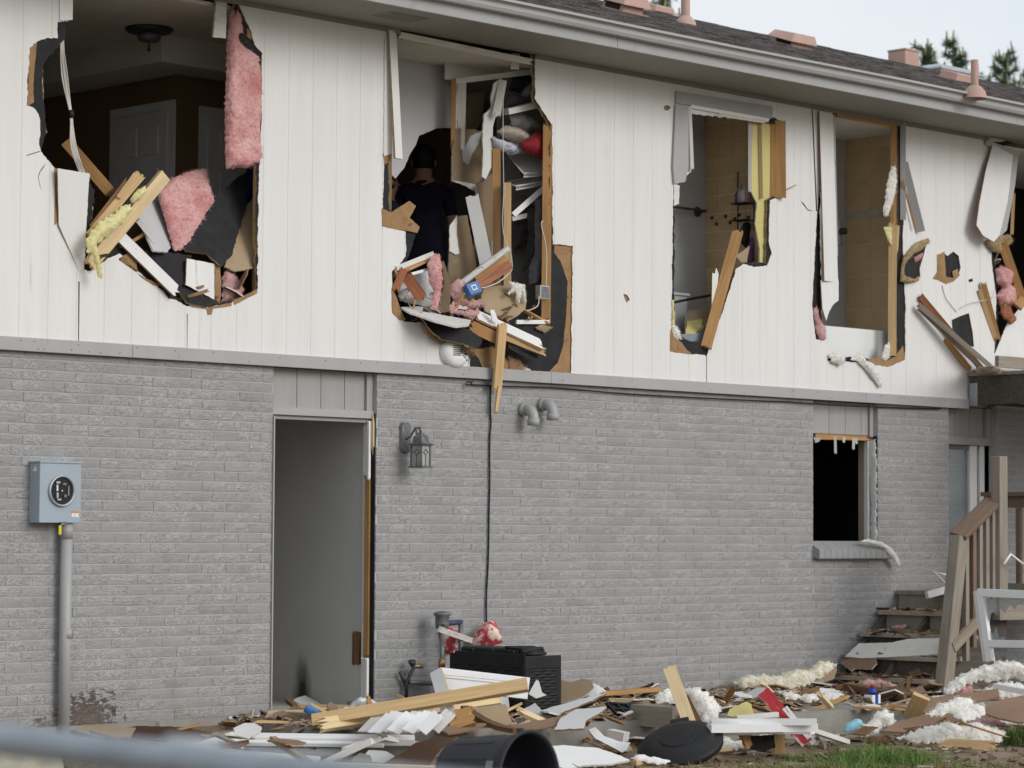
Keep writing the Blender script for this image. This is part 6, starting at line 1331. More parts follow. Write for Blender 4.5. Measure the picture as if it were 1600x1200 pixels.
# gas regulator and pipes, garden tap
Yg = -.16; gm = tag(empty('gas_regulator', P(690, 1060, Yg)), 'grey gas regulator on a pipe left of the deck box', 'gas regulator')
c = P(691, 972, Yg); mb = MB(); mb.lathe(c, (0, 0, 1), [(.0, -.05), (.045, -.045), (.05, -.01), (.05, .04), (.062, .05), (.064, .062), (.05, .07), (.02, .078), (0, .08)], 22); mb.build('body', m_pewter, gm, True)
mb = MB(); mb.tube([c + V((-.02, -.03, -.03)), c + V((-.03, -.06, -.04))], .02, 10); mb.build('port', m_darkmetal, gm, True)
m_bluepipe = M('dark_blue_pipe', (.055, .075, .13), .5, .2)
mb = MB(); q1 = P(720, 972, Yg); mb.tube([c + V((.03, 0, -.01)), V((q1.x, c.y, q1.z))], .02, 12); mb.build('blue_pipe', m_bluepipe, gm, True)
mb = MB(); mb.tube([V((q1.x, c.y, q1.z + .015)), V((q1.x, c.y, q1.z - .35))], .018, 12); mb.build('drop_pipe', m_pewter, gm, True)
mb = MB(); mb.tube([c + V((0, 0, -.04)), c + V((0, 0, -.50))], .017, 12); mb.build('riser', m_pewter, gm, True)
mb = MB(); mb.tube([c + V((0, 0, -.26)), c + V((0, 0, -.33))], .024, 12); mb.build('union', m_brass, gm, True)
tp_ = tag(empty('garden_tap', P(645, 1060, -.06)), 'corroded garden tap and bent pipe low on the brick wall', 'tap')
q = P(640, 1045, -.05); mb = MB(); mb.tube([q + V((.02, -.03, .02)), q + V((.0, -.02, -.02)), q + V((-.03, 0, -.10)), q + V((-.03, 0, -.20))], .013, 10); mb.tube([P(625, 1050, -.04), P(636, 1074, -.04)], .014, 8); mb.build('pipe', m_darkmetal, tp_, True)
mb = MB(); mb.tube([q + V((.0, -.03, .02)), q + V((.08, -.05, .015))], .015, 10); mb.build('spout', m_brass, tp_, True)
mb = MB(); mb.lathe(q + V((0, -.03, .02)), (-.3, -.2, 1), [(.014, 0), (.03, .03), (.028, .04), (0, .042)], 12); mb.build('handle', m_darkmetal, tp_, True)
mb = MB(); mb.tube([P(640, 1066, -.06), P(684, 1068, -.06)], .018, 10); mb.build('cross_pipe', m_pewter, tp_, True)
gs('shingle_offcut', 'grey angled siding offcut leaning on the brick wall right of the deck box', 'siding', [(890, 1035), (915, 1036), (918, 1062), (889, 1064)], (903, 1066), SZ + .1, [m_trim] * 3, 80, 45, .01, .001)
# things at the doorway
gb('board', 'splintered pale board lying across the door sill', (416, 1114, .01), (500, 1112, .02), .07, .03, m_woodpale, split=(.03, .05), seed=3)
gb('board', 'weathered grey board end lying on the door sill', (450, 1116, .01), (522, 1119, .01), .08, .03, m_woodgrey, split=(.03, .04), seed=4)
gb('board', 'pinkish splintered board inside the doorway', (462, 1103, .03), (560, 1104, .03), .06, .02, m_wood, split=(.04, .04), seed=5)
gb('white_trim_board', 'short white trim strip on the concrete left of the doorway', (356, 1122, -.02), (414, 1119, -.01), .05, .02, m_white, split=(.03, .01), seed=6)
gf('glove', 'blue rubber glove lying on the door sill', [(474, 1112), (477, 1105), (486, 1103), (493, 1107), (499, 1110), (497, 1116), (484, 1117)], (486, 1117), .04, m_blue, .03, 50, cat='glove', seed=5, fuzz=0, rag=.004, amp=.012, edge=.02, grid=.012)
gf('plastic_bag', 'crumpled clear plastic bag right of the doorway', [(526, 1108), (545, 1104), (556, 1094), (572, 1092), (596, 1098), (600, 1104), (560, 1108), (535, 1112)], (560, 1110), .04, m_foil, .05, 45, cat='bag', seed=6, fuzz=0, amp=.02, grid=.018)
# left foreground
gs('hardboard_panel', 'tan hardboard sheet lying at the foot of the conduit', 'board', [(82, 1132), (112, 1130), (165, 1134), (212, 1137), (204, 1152), (150, 1150)], (150, 1152), None, [m_tanboard] * 3, 12, 0, .008, .004)
gs('hardboard_panel', 'dark brown hardboard sheet on the ground left of the doorway', 'board', [(190, 1138), (214, 1134), (268, 1135), (298, 1143), (318, 1150), (312, 1162), (270, 1158), (220, 1156), (196, 1148)], (260, 1160), None, [m_brownboard] * 3, 16, 0, .008, .006)
gs('hardboard_panel', 'cream panel behind the blurred fence rail', 'board', [(-60, 1168), (94, 1176), (100, 1200), (80, 1225), (-60, 1225)], (40, 1215), None, [M('cream_panel', (.42, .40, .30), .8)] * 3, 18, 0, .01, .006)
gb('board', 'wet brown board lying on the dirt before the doorway', (382, 1130, -.10), (452, 1154, -.15), .10, .038, m_wetwood, split=(.02, .02), seed=8)
gb('lath', 'curved pale lath on the dirt before the doorway', (455, 1140, -.14), (492, 1142, -.14), .03, .01, m_woodpale, split=(.02, .03), seed=9)
gb('lath', 'brown splinter beside the dark hardboard sheet', (276, 1138, -.04), (332, 1146, -.06), .05, .02, m_wetwood, split=(.05, .05), seed=10)
gb('lath', 'amber splinter on top of the dark hardboard sheet', (278, 1140, -.03), (316, 1131, -.02), .025, .01, m_wood2, split=(.04, .04), seed=11)
gb('lath', 'long grey splinter in the dirt left of the doorway', (300, 1150, -.08), (388, 1142, -.08), .04, .02, m_woodgrey, split=(.06, .04), seed=12)
# white window frame lying down
wfr = tag(empty('window_frame', PZ(470, 1165, GR)), 'white vinyl window frame lying on the ground before the doorway', 'window frame')
base_ = tp(460, 1188, -.19, 20); p0_, n_ = plane_of(base_)
def lay_(nm, a, b, w, t, mat, lift=0): return bevel(board(nm, PP(a[0], a[1], p0_ + n_ * lift, n_), PP(b[0], b[1], p0_ + n_ * lift, n_), w, t, mat, n_, wfr), .006)
lay_('left_rail', (306, 1171), (370, 1152), .09, .05, m_vinyl); lay_('top_rail', (366, 1153), (648, 1157), .07, .05, m_vinyl, .003); lay_('inner_rail', (372, 1160), (600, 1163), .05, .03, m_vinyl, -.008)
lay_('inner_rail', (330, 1174), (376, 1160), .05, .03, m_vinyl, -.01); lay_('bottom_rail', (372, 1180), (500, 1190), .07, .045, m_vinyl, .002); lay_('bottom_rail', (300, 1174), (376, 1180), .07, .045, m_vinyl, .004)
sheet('glass_remnant', [(380, 1164), (470, 1166), (492, 1172), (500, 1166), (560, 1168), (548, 1178), (470, 1184), (400, 1176)], (p0_ - n_ * .03, n_), .004, [m_glass] * 3, wfr)
gb('lath', 'thin brown lath propped on the fallen window frame', (426, 1154, -.06), (484, 1192, -.14), .04, .03, m_tanboard, seed=13)
gb('board', 'painted board propped diagonally right of the fallen window frame', (506, 1192, -.16), (584, 1156, -.02), .07, .04, m_aged, split=(.01, .03), seed=14, mats=[m_wood, m_aged, m_aged])
gb('board', 'white cornered strip behind the propped diagonal board', (540, 1172, -.10), (596, 1152, -.06), .05, .03, m_white, seed=15)
gb('white_trim_board', 'long white trim strip sloping down beside the round bin', (594, 1151, -.06), (655, 1163, -.12), .06, .03, m_white, seed=16)
gs('drywall_piece', 'bright white drywall scrap before the dark brown board', 'drywall', [(570, 1180), (576, 1172), (604, 1174), (618, 1182), (604, 1193), (582, 1190)], (595, 1194), -.19, DRY, 30, 10, .012, .004, seed=5)
gs('drywall_piece', 'grey crumbled drywall scrap at the bottom edge of the picture', 'drywall', [(548, 1188), (562, 1176), (578, 1180), (584, 1196), (556, 1200)], (570, 1200), -.19, [m_concrete] * 3, 30, -10, .02, .005, seed=6)
gs('hardboard_panel', 'dark brown board with a torn top edge beside the round bin', 'board', [(594, 1194), (630, 1175), (650, 1160), (668, 1156), (690, 1150), (715, 1152), (690, 1170), (672, 1196)], (640, 1197), -.19, [m_brownboard, m_brownboard, m_fibedge], 45, 10, .012, .004, seed=7)
gb('stud', 'long pine stud along the bottom edge of the picture', (480, 1195, -.16), (700, 1203, -.16), .09, .038, m_woodpale, seed=17)
gb('board', 'upright pine offcut standing behind the fallen window frame', (524, 1150, -.14), (545, 1126, .02), .09, .04, m_wood, split=(.02, .02), seed=18, up=(-.6, -.7, .4))
# lumber and trim heap in the middle
gb('stud', 'long amber pine stud sloping up to the right over the heap', (488, 1127, .02), (824, 1070, .26), .085, .04, m_wood, seed=19, up=(-.5, -.65, .55))
gb('stud', 'second long pale pine stud below the sloping amber one', (496, 1134, .0), (780, 1092, .13), .085, .04, m_woodpale, split=(.10, .02), seed=20, up=(-.5, -.65, .55))
gb('stud_stub', 'short wood block behind the long sloping studs', (604, 1094, .02), (640, 1080, .08), .10, .06, m_wood2, split=(.01, .03), seed=21)
gb('lath', 'dark wet lath lying behind the long studs', (632, 1088, .05), (700, 1080, .07), .06, .02, m_wetwood, split=(.04, .04), seed=22)
fr0 = random.Random(4); fan = tag(empty('slat_fan', PZ(630, 1140, SZ)), 'fan of overlapping white vinyl slats under the long studs', 'slats')
for k in range(9):
    x = 572 + k * 12.5 + fr0.uniform(-5, 5); gb('slat', None, (x + (k % 3), 1143 + (k % 2) * 2 - k * .3, SZ + .02 + .006 * k), (x + 30, 1112 + (k % 2) * 3, SZ + .11 + .008 * k), .085, .006, m_vinyl if k % 4 else m_aged, parent=fan, up=(-.5 + fr0.uniform(-.35, .35), -.5, .8), seed=k, split=(.004, .012))
gb('white_trim_board', 'white painted upright board with splintered foot in the middle heap', (682, 1050, .30), (704, 1126, .04), .085, .03, m_white, split=(0, .05), seed=23, up=(-.8, -.5, .3), mats=[m_white, m_wood, m_wood])
bs = tag(empty('baseboard', PZ(760, 1085, .1)), 'white moulded baseboard leaning on the deck box', 'board'); pl = tp(760, 1085, .16, 65, -5); p0_, n_ = plane_of(pl)
for nm, a, b, w, l in (('flat', (688, 1060), (826, 1076), .15, 0), ('bead', (687, 1050), (826, 1064), .035, .012), ('cap', (688, 1056), (826, 1070), .02, .008)):
    board(nm, PP(*a, p0_ + n_ * l, n_), PP(*b, p0_ + n_ * l, n_), w, .014, m_vinyl, n_, bs)
gb('board', 'broken particle board corner in the middle heap', (702, 1130, .02), (742, 1118, .07), .12, .05, m_wood2, split=(.02, .04), seed=24, up=(-.6, -.6, .5))
gb('molding', 'dark brown curved moulding lying before the deck box', (726, 1106, .09), (808, 1142, -.01), .06, .03, m_wetwood, seed=25, bow=-.03)
gb('molding', 'second dark moulding under the curved one', (722, 1112, .06), (790, 1138, -.01), .05, .02, m_wetwood, seed=26)
gs('particle_board', 'tan particle board panel standing before the deck box', 'board', [(734, 1106), (790, 1100), (800, 1128), (784, 1136), (758, 1130)], (770, 1138), SZ, TAN, 55, 0, .016, .003, seed=8)
gs('hardboard_panel', 'brown hardboard scrap under the broken particle board', 'board', [(678, 1136), (700, 1128), (760, 1130), (740, 1140), (700, 1146)], (710, 1147), SZ, [m_cardbrown] * 3, 15, 0, .012, .005, seed=9)
gs('drywall_piece', 'small white drywall block under the baseboard end', 'drywall', [(780, 1090), (794, 1084), (796, 1108), (786, 1112)], (790, 1112), SZ + .04, DRY, 70, 10, .03, .002, seed=10)
gs('drywall_piece', 'pointed white drywall shard before the deck box', 'drywall', [(826, 1084), (838, 1062), (842, 1064), (847, 1082), (854, 1086), (838, 1091)], (838, 1092), .10, DRY, 70, 0, .012, .002, seed=11)
gs('drywall_piece', 'white drywall flake behind the long studs', 'drywall', [(655, 1081), (659, 1071), (674, 1080), (668, 1084)], (664, 1085), .06, DRY, 70, 0, .012, .002, seed=12)
gs('drywall_piece', 'brown backed drywall panel right of the deck box', 'drywall', [(833, 1092), (852, 1080), (868, 1068), (876, 1062), (892, 1066), (910, 1060), (924, 1063), (928, 1074), (912, 1088), (846, 1106), (838, 1104)], (850, 1108), SZ + .04, KRAFT, 45, 0, .013, .004, seed=13)
gf('drywall_crumbs', 'torn white paper on the brown backed drywall panel', [(910, 1078), (914, 1070), (930, 1068), (948, 1080), (936, 1086), (920, 1092)], (925, 1094), .04, m_dry, .015, 50, cat='drywall', seed=7, amp=.02, fuzz=0, rag=.006)
gs('drywall_piece', 'long white drywall sheet lying under the brown backed panel', 'drywall', [(784, 1120), (812, 1108), (836, 1097), (846, 1108), (900, 1098), (946, 1090), (926, 1100), (872, 1116), (830, 1122)], (830, 1124), SZ, [m_drygrey, m_kraft, m_brownfib], 30, 5, .015, .004, seed=14, bend=lambda a, b: .04 * math.sin(a * 3), grid=.06)
gs('hardboard_panel', 'tan sheet lying on the walk edge before the white drywall', 'board', [(795, 1134), (840, 1126), (878, 1118), (916, 1110), (900, 1124), (850, 1136), (815, 1142)], (840, 1143), SZ, [m_cardbrown, m_kraft, m_kraft], 14, 0, .012, .004, seed=15)
gs('drywall_piece', 'white drywall slab with a torn corner on the walk edge', 'drywall', [(876, 1122), (900, 1108), (948, 1104), (940, 1112), (916, 1126), (912, 1138), (866, 1140)], (890, 1142), SZ, [m_drygrey, m_kraft, m_brownfib], 28, -5, .014, .004, seed=16)
gb('board', 'amber board lying against the wall right of the brown panel', (936, 1084, .06), (1028, 1077, .07), .08, .03, m_wood2, split=(.04, .05), seed=27)
gb('board', 'pale board lying before the amber wall board', (950, 1094, .02), (1016, 1096, .02), .06, .03, m_woodpale, split=(.02, .02), seed=28)
gb('slat', 'broken white slats on the grey timber', (1010, 1103, .04), (1062, 1108, .02), .07, .012, m_white, 'slats', split=(.02, .08), seed=29)
gb('timber', 'thick grey weathered timber lying behind the black lid', (1000, 1116, .0), (1066, 1122, .0), .16, .14, m_woodgrey, split=(0, .01), seed=30)
gb('stud', 'pale pine stud standing up from the debris behind the black lid', (1046, 1044, .32), (1078, 1132, -.02), .088, .038, m_woodpale, split=(.02, 0), seed=31, up=(-.75, -.6, .3))
gb('stud', 'dark stud leaning behind the pale pine stud', (1070, 1092, .12), (1090, 1130, -.02), .06, .038, m_wetwood, seed=32, up=(-.75, -.6, .3))
gf('insulation_clump', 'dirty white insulation heap behind the pale pine stud', [(1062, 1078), (1076, 1074), (1090, 1074), (1108, 1084), (1120, 1098), (1128, 1112), (1118, 1124), (1100, 1132), (1084, 1118), (1076, 1098)], (1098, 1130), SZ, m_wool, .10, 60, seed=8, amp=.03)
gf('insulation_clump', 'grey dirty insulation wad left of the pale pine stud', [(1022, 1092), (1030, 1080), (1044, 1074), (1056, 1084), (1058, 1100), (1040, 1104), (1026, 1100)], (1040, 1104), SZ + .03, m_wool, .07, 60, seed=9, amp=.03)
gs('yellow_board', 'yellow broken board right of the dirty insulation heap', 'board', [(1136, 1118), (1140, 1108), (1166, 1096), (1174, 1100), (1179, 1118), (1160, 1122)], (1158, 1124), SZ, [m_yellowboard, m_yellowboard, m_gyp], 55, 0, .013, .003, seed=17)
# black plastic panel and round lid
rp_ = tag(empty('ribbed_crate_side', PZ(990, 1140, SZ)), 'ribbed black plastic panel lying beside the round lid', 'plastic panel')
pl = tp(990, 1152, -.16, 50, 15); p0_, n_ = plane_of(pl)
sheet('plate', [(945, 1098), (995, 1102), (1036, 1146), (1000, 1158)], pl, .01, [m_blackplastic] * 3, rp_, 0)
cor = [PP(x, y, p0_, n_) for x, y in ((947, 1099), (994, 1103), (1034, 1146), (1001, 1157))]
for k in range(7):
    u = k / 6; mb = MB(); mb.bar(cor[0].lerp(cor[3], u) + n_ * .008, cor[1].lerp(cor[2], u) + n_ * .008, .012, .016, n_); mb.build('rib', m_blackplastic, rp_)
for k in range(4):
    u = k / 3; mb = MB(); mb.bar(cor[0].lerp(cor[1], u) + n_ * .008, cor[3].lerp(cor[2], u) + n_ * .008, .012, .018, n_); mb.build('rib', m_blackplastic, rp_)
lid = tag(empty('bin_lid', PZ(1062, 1180, GR)), 'round black bin lid lying tilted on the dirt', 'lid')
cL = PZ(1062, 1160, -.09); view = (CAM - cL).normalized(); upv = V((0, 0, 1)); rt = view.cross(upv).normalized() * -1
nL = (view * .42 + (upv * .92 + rt * -.22)).normalized()
mb = MB(); mb.lathe(cL, nL, [(.255, -.045), (.272, -.045), (.276, -.01), (.262, .004), (.235, .008), (.225, .030), (.16, .045), (.05, .05), (0, .05)], 48); mb.build('shell', m_blackplastic, lid, True)
mb = MB(); mb.lathe(cL, nL, [(.255, -.044), (0, -.03)], 40); mb.build('underside', m_blackplastic, lid, True)
ax1 = nL.orthogonal().normalized(); hd = rt - nL * rt.dot(nL); hd.normalize(); fd = nL.cross(hd)
for s_ in (-1, 1):
    c2 = cL + fd * (.24 * s_) + nL * .0; mb = MB(); mb.bar(c2 - hd * .06 + fd * s_ * .04, c2 + hd * .06 + fd * s_ * .04, .05, .03, nL); bevel(mb.build('handle', m_blackplastic, lid), .008)
mb = MB(); mb.tube([cL + nL * .047 + hd * (.11 * math.cos(a)) - fd * (.11 * math.sin(a) + .02) for a in [k * math.pi / 10 for k in range(11)]], .007, 6); mb.build('moulded_ring', m_blackplastic, lid, True)
# bin lying on its side
bn = tag(empty('round_bin', PZ(770, 1230, GR)), 'large round black bin lying on its side at the bottom of the picture', 'bin')
ax_ = V((.141, -.985, .03)).normalized(); oc = PZ(828, 1222, .035)
prof_b = [(r_ * .9, h_ * .55) for r_, h_ in [(.0, -.80), (.20, -.80), (.215, -.785), (.225, -.70), (.245, -.20), (.252, -.09), (.262, -.085), (.264, -.03), (.272, -.028), (.276, -.0), (.262, .004), (.252, -.02), (.24, -.20), (.215, -.74), (0, -.75)]]
mb = MB(); mb.lathe(oc, ax_, prof_b, 56); mb.build('barrel', m_plasticnavy, bn, True)
s1 = ax_.cross(V((0, 0, 1))).normalized()
for s_ in (-1, 1):
    c2 = oc - ax_ * .07 + s1 * (.243 * s_); mb = MB(); mb.tube([c2 - V((0, 0, .06)), c2 + s1 * s_ * .04 - V((0, 0, .05)), c2 + s1 * s_ * .04 + V((0, 0, .05)), c2 + V((0, 0, .06))], .012, 8); mb.build('handle', m_plasticnavy, bn, True)
up_ = (V((0, 0, 1)) - ax_ * ax_.z).normalized(); c2 = oc - ax_ * .05 + up_ * .245; mb = MB(); mb.lathe(c2, up_, [(.02, -.01), (.02, .008), (0, .01)], 10); mb.build('rim_button', m_plasticnavy, bn, True)
for k in range(5):
    a_ = R(35 + k * 28); dv_ = up_ * math.sin(a_) + s1 * -math.cos(a_); mb = MB(); mb.bar(oc - ax_ * .38 + dv_ * .2025, oc - ax_ * .13 + dv_ * .2195, .012, .004, dv_); mb.build('rib', m_plasticnavy, bn)
dv_ = (up_ * .30 - s1 * .95).normalized(); 
if dv_.dot(CAM - oc) < 0: dv_ = (up_ * .30 + s1 * .95).normalized()
mb = MB(); mb.bar(oc - ax_ * .105 + dv_ * .2225, oc - ax_ * .06 + dv_ * .2275, .09, .004, dv_); mb.build('sticker', m_pewter, bn)
gs('drywall_piece', 'broad bright white board lying right of the round bin', 'board', [(856, 1166), (880, 1164), (936, 1169), (962, 1178), (984, 1187), (950, 1194), (910, 1196), (880, 1204), (850, 1204)], (900, 1202), -.20, [m_white, m_kraft, m_gyp], 20, 0, .012, .006, seed=18)
gs('molding', 'curved white strip standing left of the round lid', 'board', [(919, 1140), (930, 1136), (944, 1150), (966, 1158), (985, 1160), (980, 1172), (972, 1176), (950, 1164), (930, 1154)], (962, 1178), -.19, [m_white, m_kraft, m_brownfib], 55, 0, .012, .002, seed=19)
gb('stud_stub', 'small grey white block beside the curved white strip', (952, 1146, -.10), (980, 1152, -.12), .09, .06, m_aged, split=(.01, .01), seed=33)
gb('stud_stub', 'short pale stick under the curved white strip', (944, 1166, -.17), (968, 1172, -.17), .05, .03, m_woodpale, seed=34)
gf('paper_scraps', 'crumpled white paper scraps beside the white board', [(984, 1186), (998, 1178), (1012, 1182), (1030, 1184), (1048, 1190), (1040, 1194), (1016, 1192), (1000, 1190)], (1015, 1195), -.20, m_white, .03, 35, cat='paper', seed=10, fuzz=0, amp=.03, rag=.01)
gb('stud_stub', 'short brown stick beside the paper scraps', (990, 1192, -.19), (1016, 1190, -.19), .05, .03, m_wood, seed=35)
gs('hardboard_panel', 'brown plywood offcut leaning on the walk edge left of the black panel', 'board', [(868, 1142), (886, 1136), (896, 1144), (884, 1162), (876, 1158)], (884, 1164), -.19, [m_wood2] * 3, 60, 20, .012, .003, seed=20)
# white frame heap right of the lid
fh = tag(empty('window_frame', PZ(1190, 1150, GR)), 'heap of white window frame profiles right of the round lid', 'window frame')
gb('rail', None, (1108, 1138, .0), (1274, 1136, .0), .10, .05, m_vinyl, parent=fh); gb('rail', None, (1112, 1128, .03), (1276, 1128, .04), .05, .04, m_vinyl, parent=fh, seed=3)
gb('rail', None, (1150, 1122, .03), (1215, 1116, .05), .04, .03, m_aged, parent=fh, seed=4); gb('rail', None, (1116, 1146, -.05), (1222, 1142, -.03), .07, .03, m_aged, parent=fh, seed=5)
gb('rail', None, (1222, 1138, -.03), (1270, 1140, -.03), .08, .06, m_vinyl, parent=fh, seed=6)
gb('white_trim_board', 'grey white board sloping to the dirt right of the frame heap', (1264, 1140, -.06), (1322, 1159, -.17), .06, .03, m_aged, seed=36)
gb('white_trim_board', 'second grey board under the sloping one', (1240, 1148, -.12), (1316, 1158, -.18), .05, .02, m_steel, seed=37)
gb('red_board', 'peeling red painted board propped across the frame heap', (1192, 1080, .16), (1262, 1162, -.17), .085, .02, m_redpaint, split=(.01, .01), seed=38, up=(-.7, -.6, .35), mats=[m_redpaint, m_white, m_white])
gb('white_trim_board', 'white strip lying against the peeling red board', (1226, 1106, .06), (1272, 1162, -.17), .04, .02, m_aged, seed=39, up=(-.7, -.6, .35))
bxs = tag(empty('broken_box', PZ(1190, 1172, GR)), 'broken wood and black box under the white frame heap', 'box')
sheet('front', [(1174, 1150), (1210, 1148), (1212, 1168), (1196, 1174), (1172, 1172)], tp(1190, 1176, -.19, 80), .012, [m_black] * 3, bxs, .004, .03, 21)
gb('post', None, (1217, 1174, -.19), (1217, 1144, -.06), .07, .05, m_wood, parent=bxs, up=BACK); gb('side', None, (1160, 1160, -.12), (1176, 1148, -.08), .10, .02, m_wood2, parent=bxs, up=BACK, split=(.02, .03)); gb('top', None, (1140, 1145, -.06), (1222, 1143, -.05), .14, .012, m_cardbrown, parent=bxs, split=(.03, .03))
gf('insulation_clump', 'white insulation wad under the frame heap', [(1102, 1168), (1112, 1154), (1140, 1152), (1162, 1160), (1164, 1168), (1140, 1172), (1116, 1174)], (1130, 1174), -.20, m_wool, .08, 60, seed=11, amp=.025)
# by the wall and the steps
gf('insulation_batt', 'long cream insulation batt lying along the brick wall', [(1146, 1066), (1166, 1056), (1190, 1053), (1214, 1056), (1230, 1050), (1248, 1046), (1262, 1048), (1276, 1036), (1292, 1033), (1308, 1036), (1300, 1046), (1284, 1058), (1260, 1070), (1236, 1076), (1216, 1080), (1186, 1076), (1160, 1076)], (1220, 1082), SZ, [m_cream] * 3, .09, 55, seed=12, amp=.02)
gs('brown_paper', 'brown paper facing under the cream batt', 'paper', [(1304, 1040), (1308, 1046), (1304, 1060), (1280, 1070), (1240, 1078), (1262, 1070), (1286, 1058)], (1280, 1072), SZ + .01, [m_tanboard] * 3, 60, 0, .006, .003, seed=22)
gf('insulation_clump', 'white insulation shreds lying before the steps', [(1222, 1084), (1236, 1078), (1250, 1086), (1280, 1084), (1306, 1080), (1320, 1086), (1300, 1094), (1270, 1096), (1262, 1102), (1250, 1092), (1230, 1094)], (1265, 1100), SZ, m_wool, .06, 50, seed=13, amp=.03)
gb('stud', 'brown wet stud lying before the lowest step', (1326, 1072, .02), (1424, 1092, .0), .10, .05, m_wetwood, split=(.01, .04), seed=40)
gb('board', 'flat brown board at the foot of the steps', (1300, 1074, .0), (1328, 1074, .0), .08, .03, m_wetwood, split=(.03, .03), seed=41)
cart = tag(empty('carton', PZ(1363, 1100, SZ)), 'small white carton with a blue and red ribbon before the steps', 'carton')
c = PZ(1363, 1093, SZ + .03); mb = MB(); mb.bx(c.x - .05, c.x + .05, c.y - .04, c.y + .04, SZ, SZ + .065); bevel(mb.build('box', m_white, cart), .003)
m_ribbon = M('blue_ribbon', (.02, .05, .35), .5, .2)
mb = MB(); mb.bx(c.x - .018, c.x + .018, c.y - .042, c.y + .042, SZ + .002, SZ + .068); mb.build('ribbon', m_ribbon, cart)
mb = MB(); mb.lathe(V((c.x, c.y, SZ + .066)), (0, 0, 1), [(.01, 0), (.035, .02), (.03, .04), (.01, .05), (0, .05)], 8); mb.build('bow', m_ribbon, cart)
mb = MB(); mb.lathe(V((c.x, c.y, SZ + .11)), (0, 0, 1), [(.008, 0), (.018, .012), (.012, .026), (0, .03)], 8); mb.build('knot', m_red_cloth, cart)
p2 = TR[1]
sh('drywall_piece', 'stained white board lying over the second step', 'board', [(1321, 1026), (1330, 1016), (1342, 1005), (1392, 1004), (1420, 998), (1470, 997), (1468, 1022), (1400, 1026), (1350, 1028)], tri_plane(V((6.17, -.2, .215)), V((6.17, -.9, .215)), V((6.40, -.5, .42))), [M('stained_white', (.66, .65, .62), .8, .06, 4, .1, 40, spot=(.18, .16, .14), sscale=6, sthr=.66), m_kraft, m_gyp], .012, .003, seed=23)
sh('drywall_piece', 'brown backed drywall chunk leaning on the first step', 'drywall', [(1313, 1036), (1322, 1026), (1368, 1028), (1370, 1036), (1362, 1045), (1336, 1044), (1330, 1048)], tri_plane(V((6.05, -.2, .06)), V((6.05, -.6, .06)), V((6.20, -.4, .23))), [m_cardbrown, m_kraft, m_gyp], .013, .003, seed=24)
fl('insulation_clump', 'pale pink insulation under the lowest step', 'insulation', [(1338, 1070), (1350, 1062), (1376, 1062), (1402, 1070), (1396, 1078), (1350, 1076)], tp(1370, 1080, SZ, 60), m_pinkpale, .05, seed=33)
fl('insulation_clump', 'pale pink insulation scrap on the third step', 'insulation', [(1392, 982), (1400, 976), (1416, 976), (1420, 982), (1404, 984)], tp(1405, 985, .42, 60), m_pinkpale, .02, seed=34)
# right hand heap
gf('insulation_batt', 'big white insulation roll piled beside the newel post', [(1474, 1080), (1486, 1064), (1504, 1052), (1530, 1042), (1560, 1032), (1590, 1034), (1630, 1050), (1630, 1070), (1590, 1062), (1556, 1062), (1520, 1066), (1500, 1078), (1484, 1084)], (1540, 1084), SZ + .06, m_wool, .12, 60, seed=14, amp=.03)
gf('insulation_clump', 'white insulation layer under the big roll', [(1530, 1082), (1560, 1066), (1630, 1072), (1630, 1092), (1580, 1090), (1540, 1092)], (1580, 1094), SZ + .04, m_wool, .07, 50, seed=15, amp=.025)
gf('pink_insulation_tuft', 'upright pink insulation piece beside the big white roll', [(1498, 1092), (1500, 1072), (1508, 1066), (1516, 1070), (1524, 1090), (1512, 1094)], (1511, 1096), SZ, m_pink, .03, 75, seed=16)
gs('hardboard_panel', 'brown hardboard sheet lying before the newel post', 'board', [(1420, 1110), (1440, 1092), (1500, 1084), (1560, 1076), (1562, 1088), (1520, 1098), (1486, 1108), (1440, 1114)], (1470, 1114), SZ + .0, [m_cardbrown] * 3, 22, 0, .012, .004, seed=25)
gs('hardboard_panel', 'wide brown hardboard sheet at the right edge of the heap', 'board', [(1530, 1110), (1552, 1096), (1600, 1086), (1650, 1084), (1650, 1128), (1590, 1128), (1560, 1122)], (1590, 1130), SZ + .0, [m_cardbrown] * 3, 24, -5, .012, .004, seed=26)
gs('hardboard_panel', 'long brown hardboard tongue lying over the walk edge', 'board', [(1378, 1142), (1400, 1128), (1444, 1116), (1480, 1120), (1452, 1134), (1412, 1144)], (1410, 1146), -.14, [m_cardbrown] * 3, 22, 0, .010, .004, seed=27)
gb('board', 'upright tan board at the left of the right hand heap', (1424, 1122, -.06), (1440, 1088, .10), .12, .03, m_wood, seed=42, up=(-.6, -.7, .4))
gf('insulation_clump', 'torn white insulation on top of the brown hardboard sheets', [(1446, 1118), (1462, 1104), (1490, 1094), (1514, 1092), (1520, 1100), (1536, 1104), (1540, 1116), (1524, 1122), (1504, 1128), (1486, 1116), (1464, 1120)], (1495, 1126), SZ + .03, m_wool, .06, 40, seed=17, amp=.035)
gf('insulation_batt', 'large white insulation batt at the front of the right hand heap', [(1400, 1152), (1440, 1138), (1476, 1128), (1500, 1136), (1530, 1130), (1560, 1138), (1572, 1146), (1562, 1162), (1520, 1164), (1470, 1160), (1430, 1160)], (1490, 1166), -.19, m_wool, .10, 50, seed=18, amp=.03)
gf('pink_insulation_tuft', 'pink insulation strip behind the front batt', [(1510, 1128), (1530, 1120), (1560, 1124), (1572, 1132), (1550, 1138), (1522, 1134)], (1545, 1140), -.10, m_pinkpale, .05, 50, seed=19)
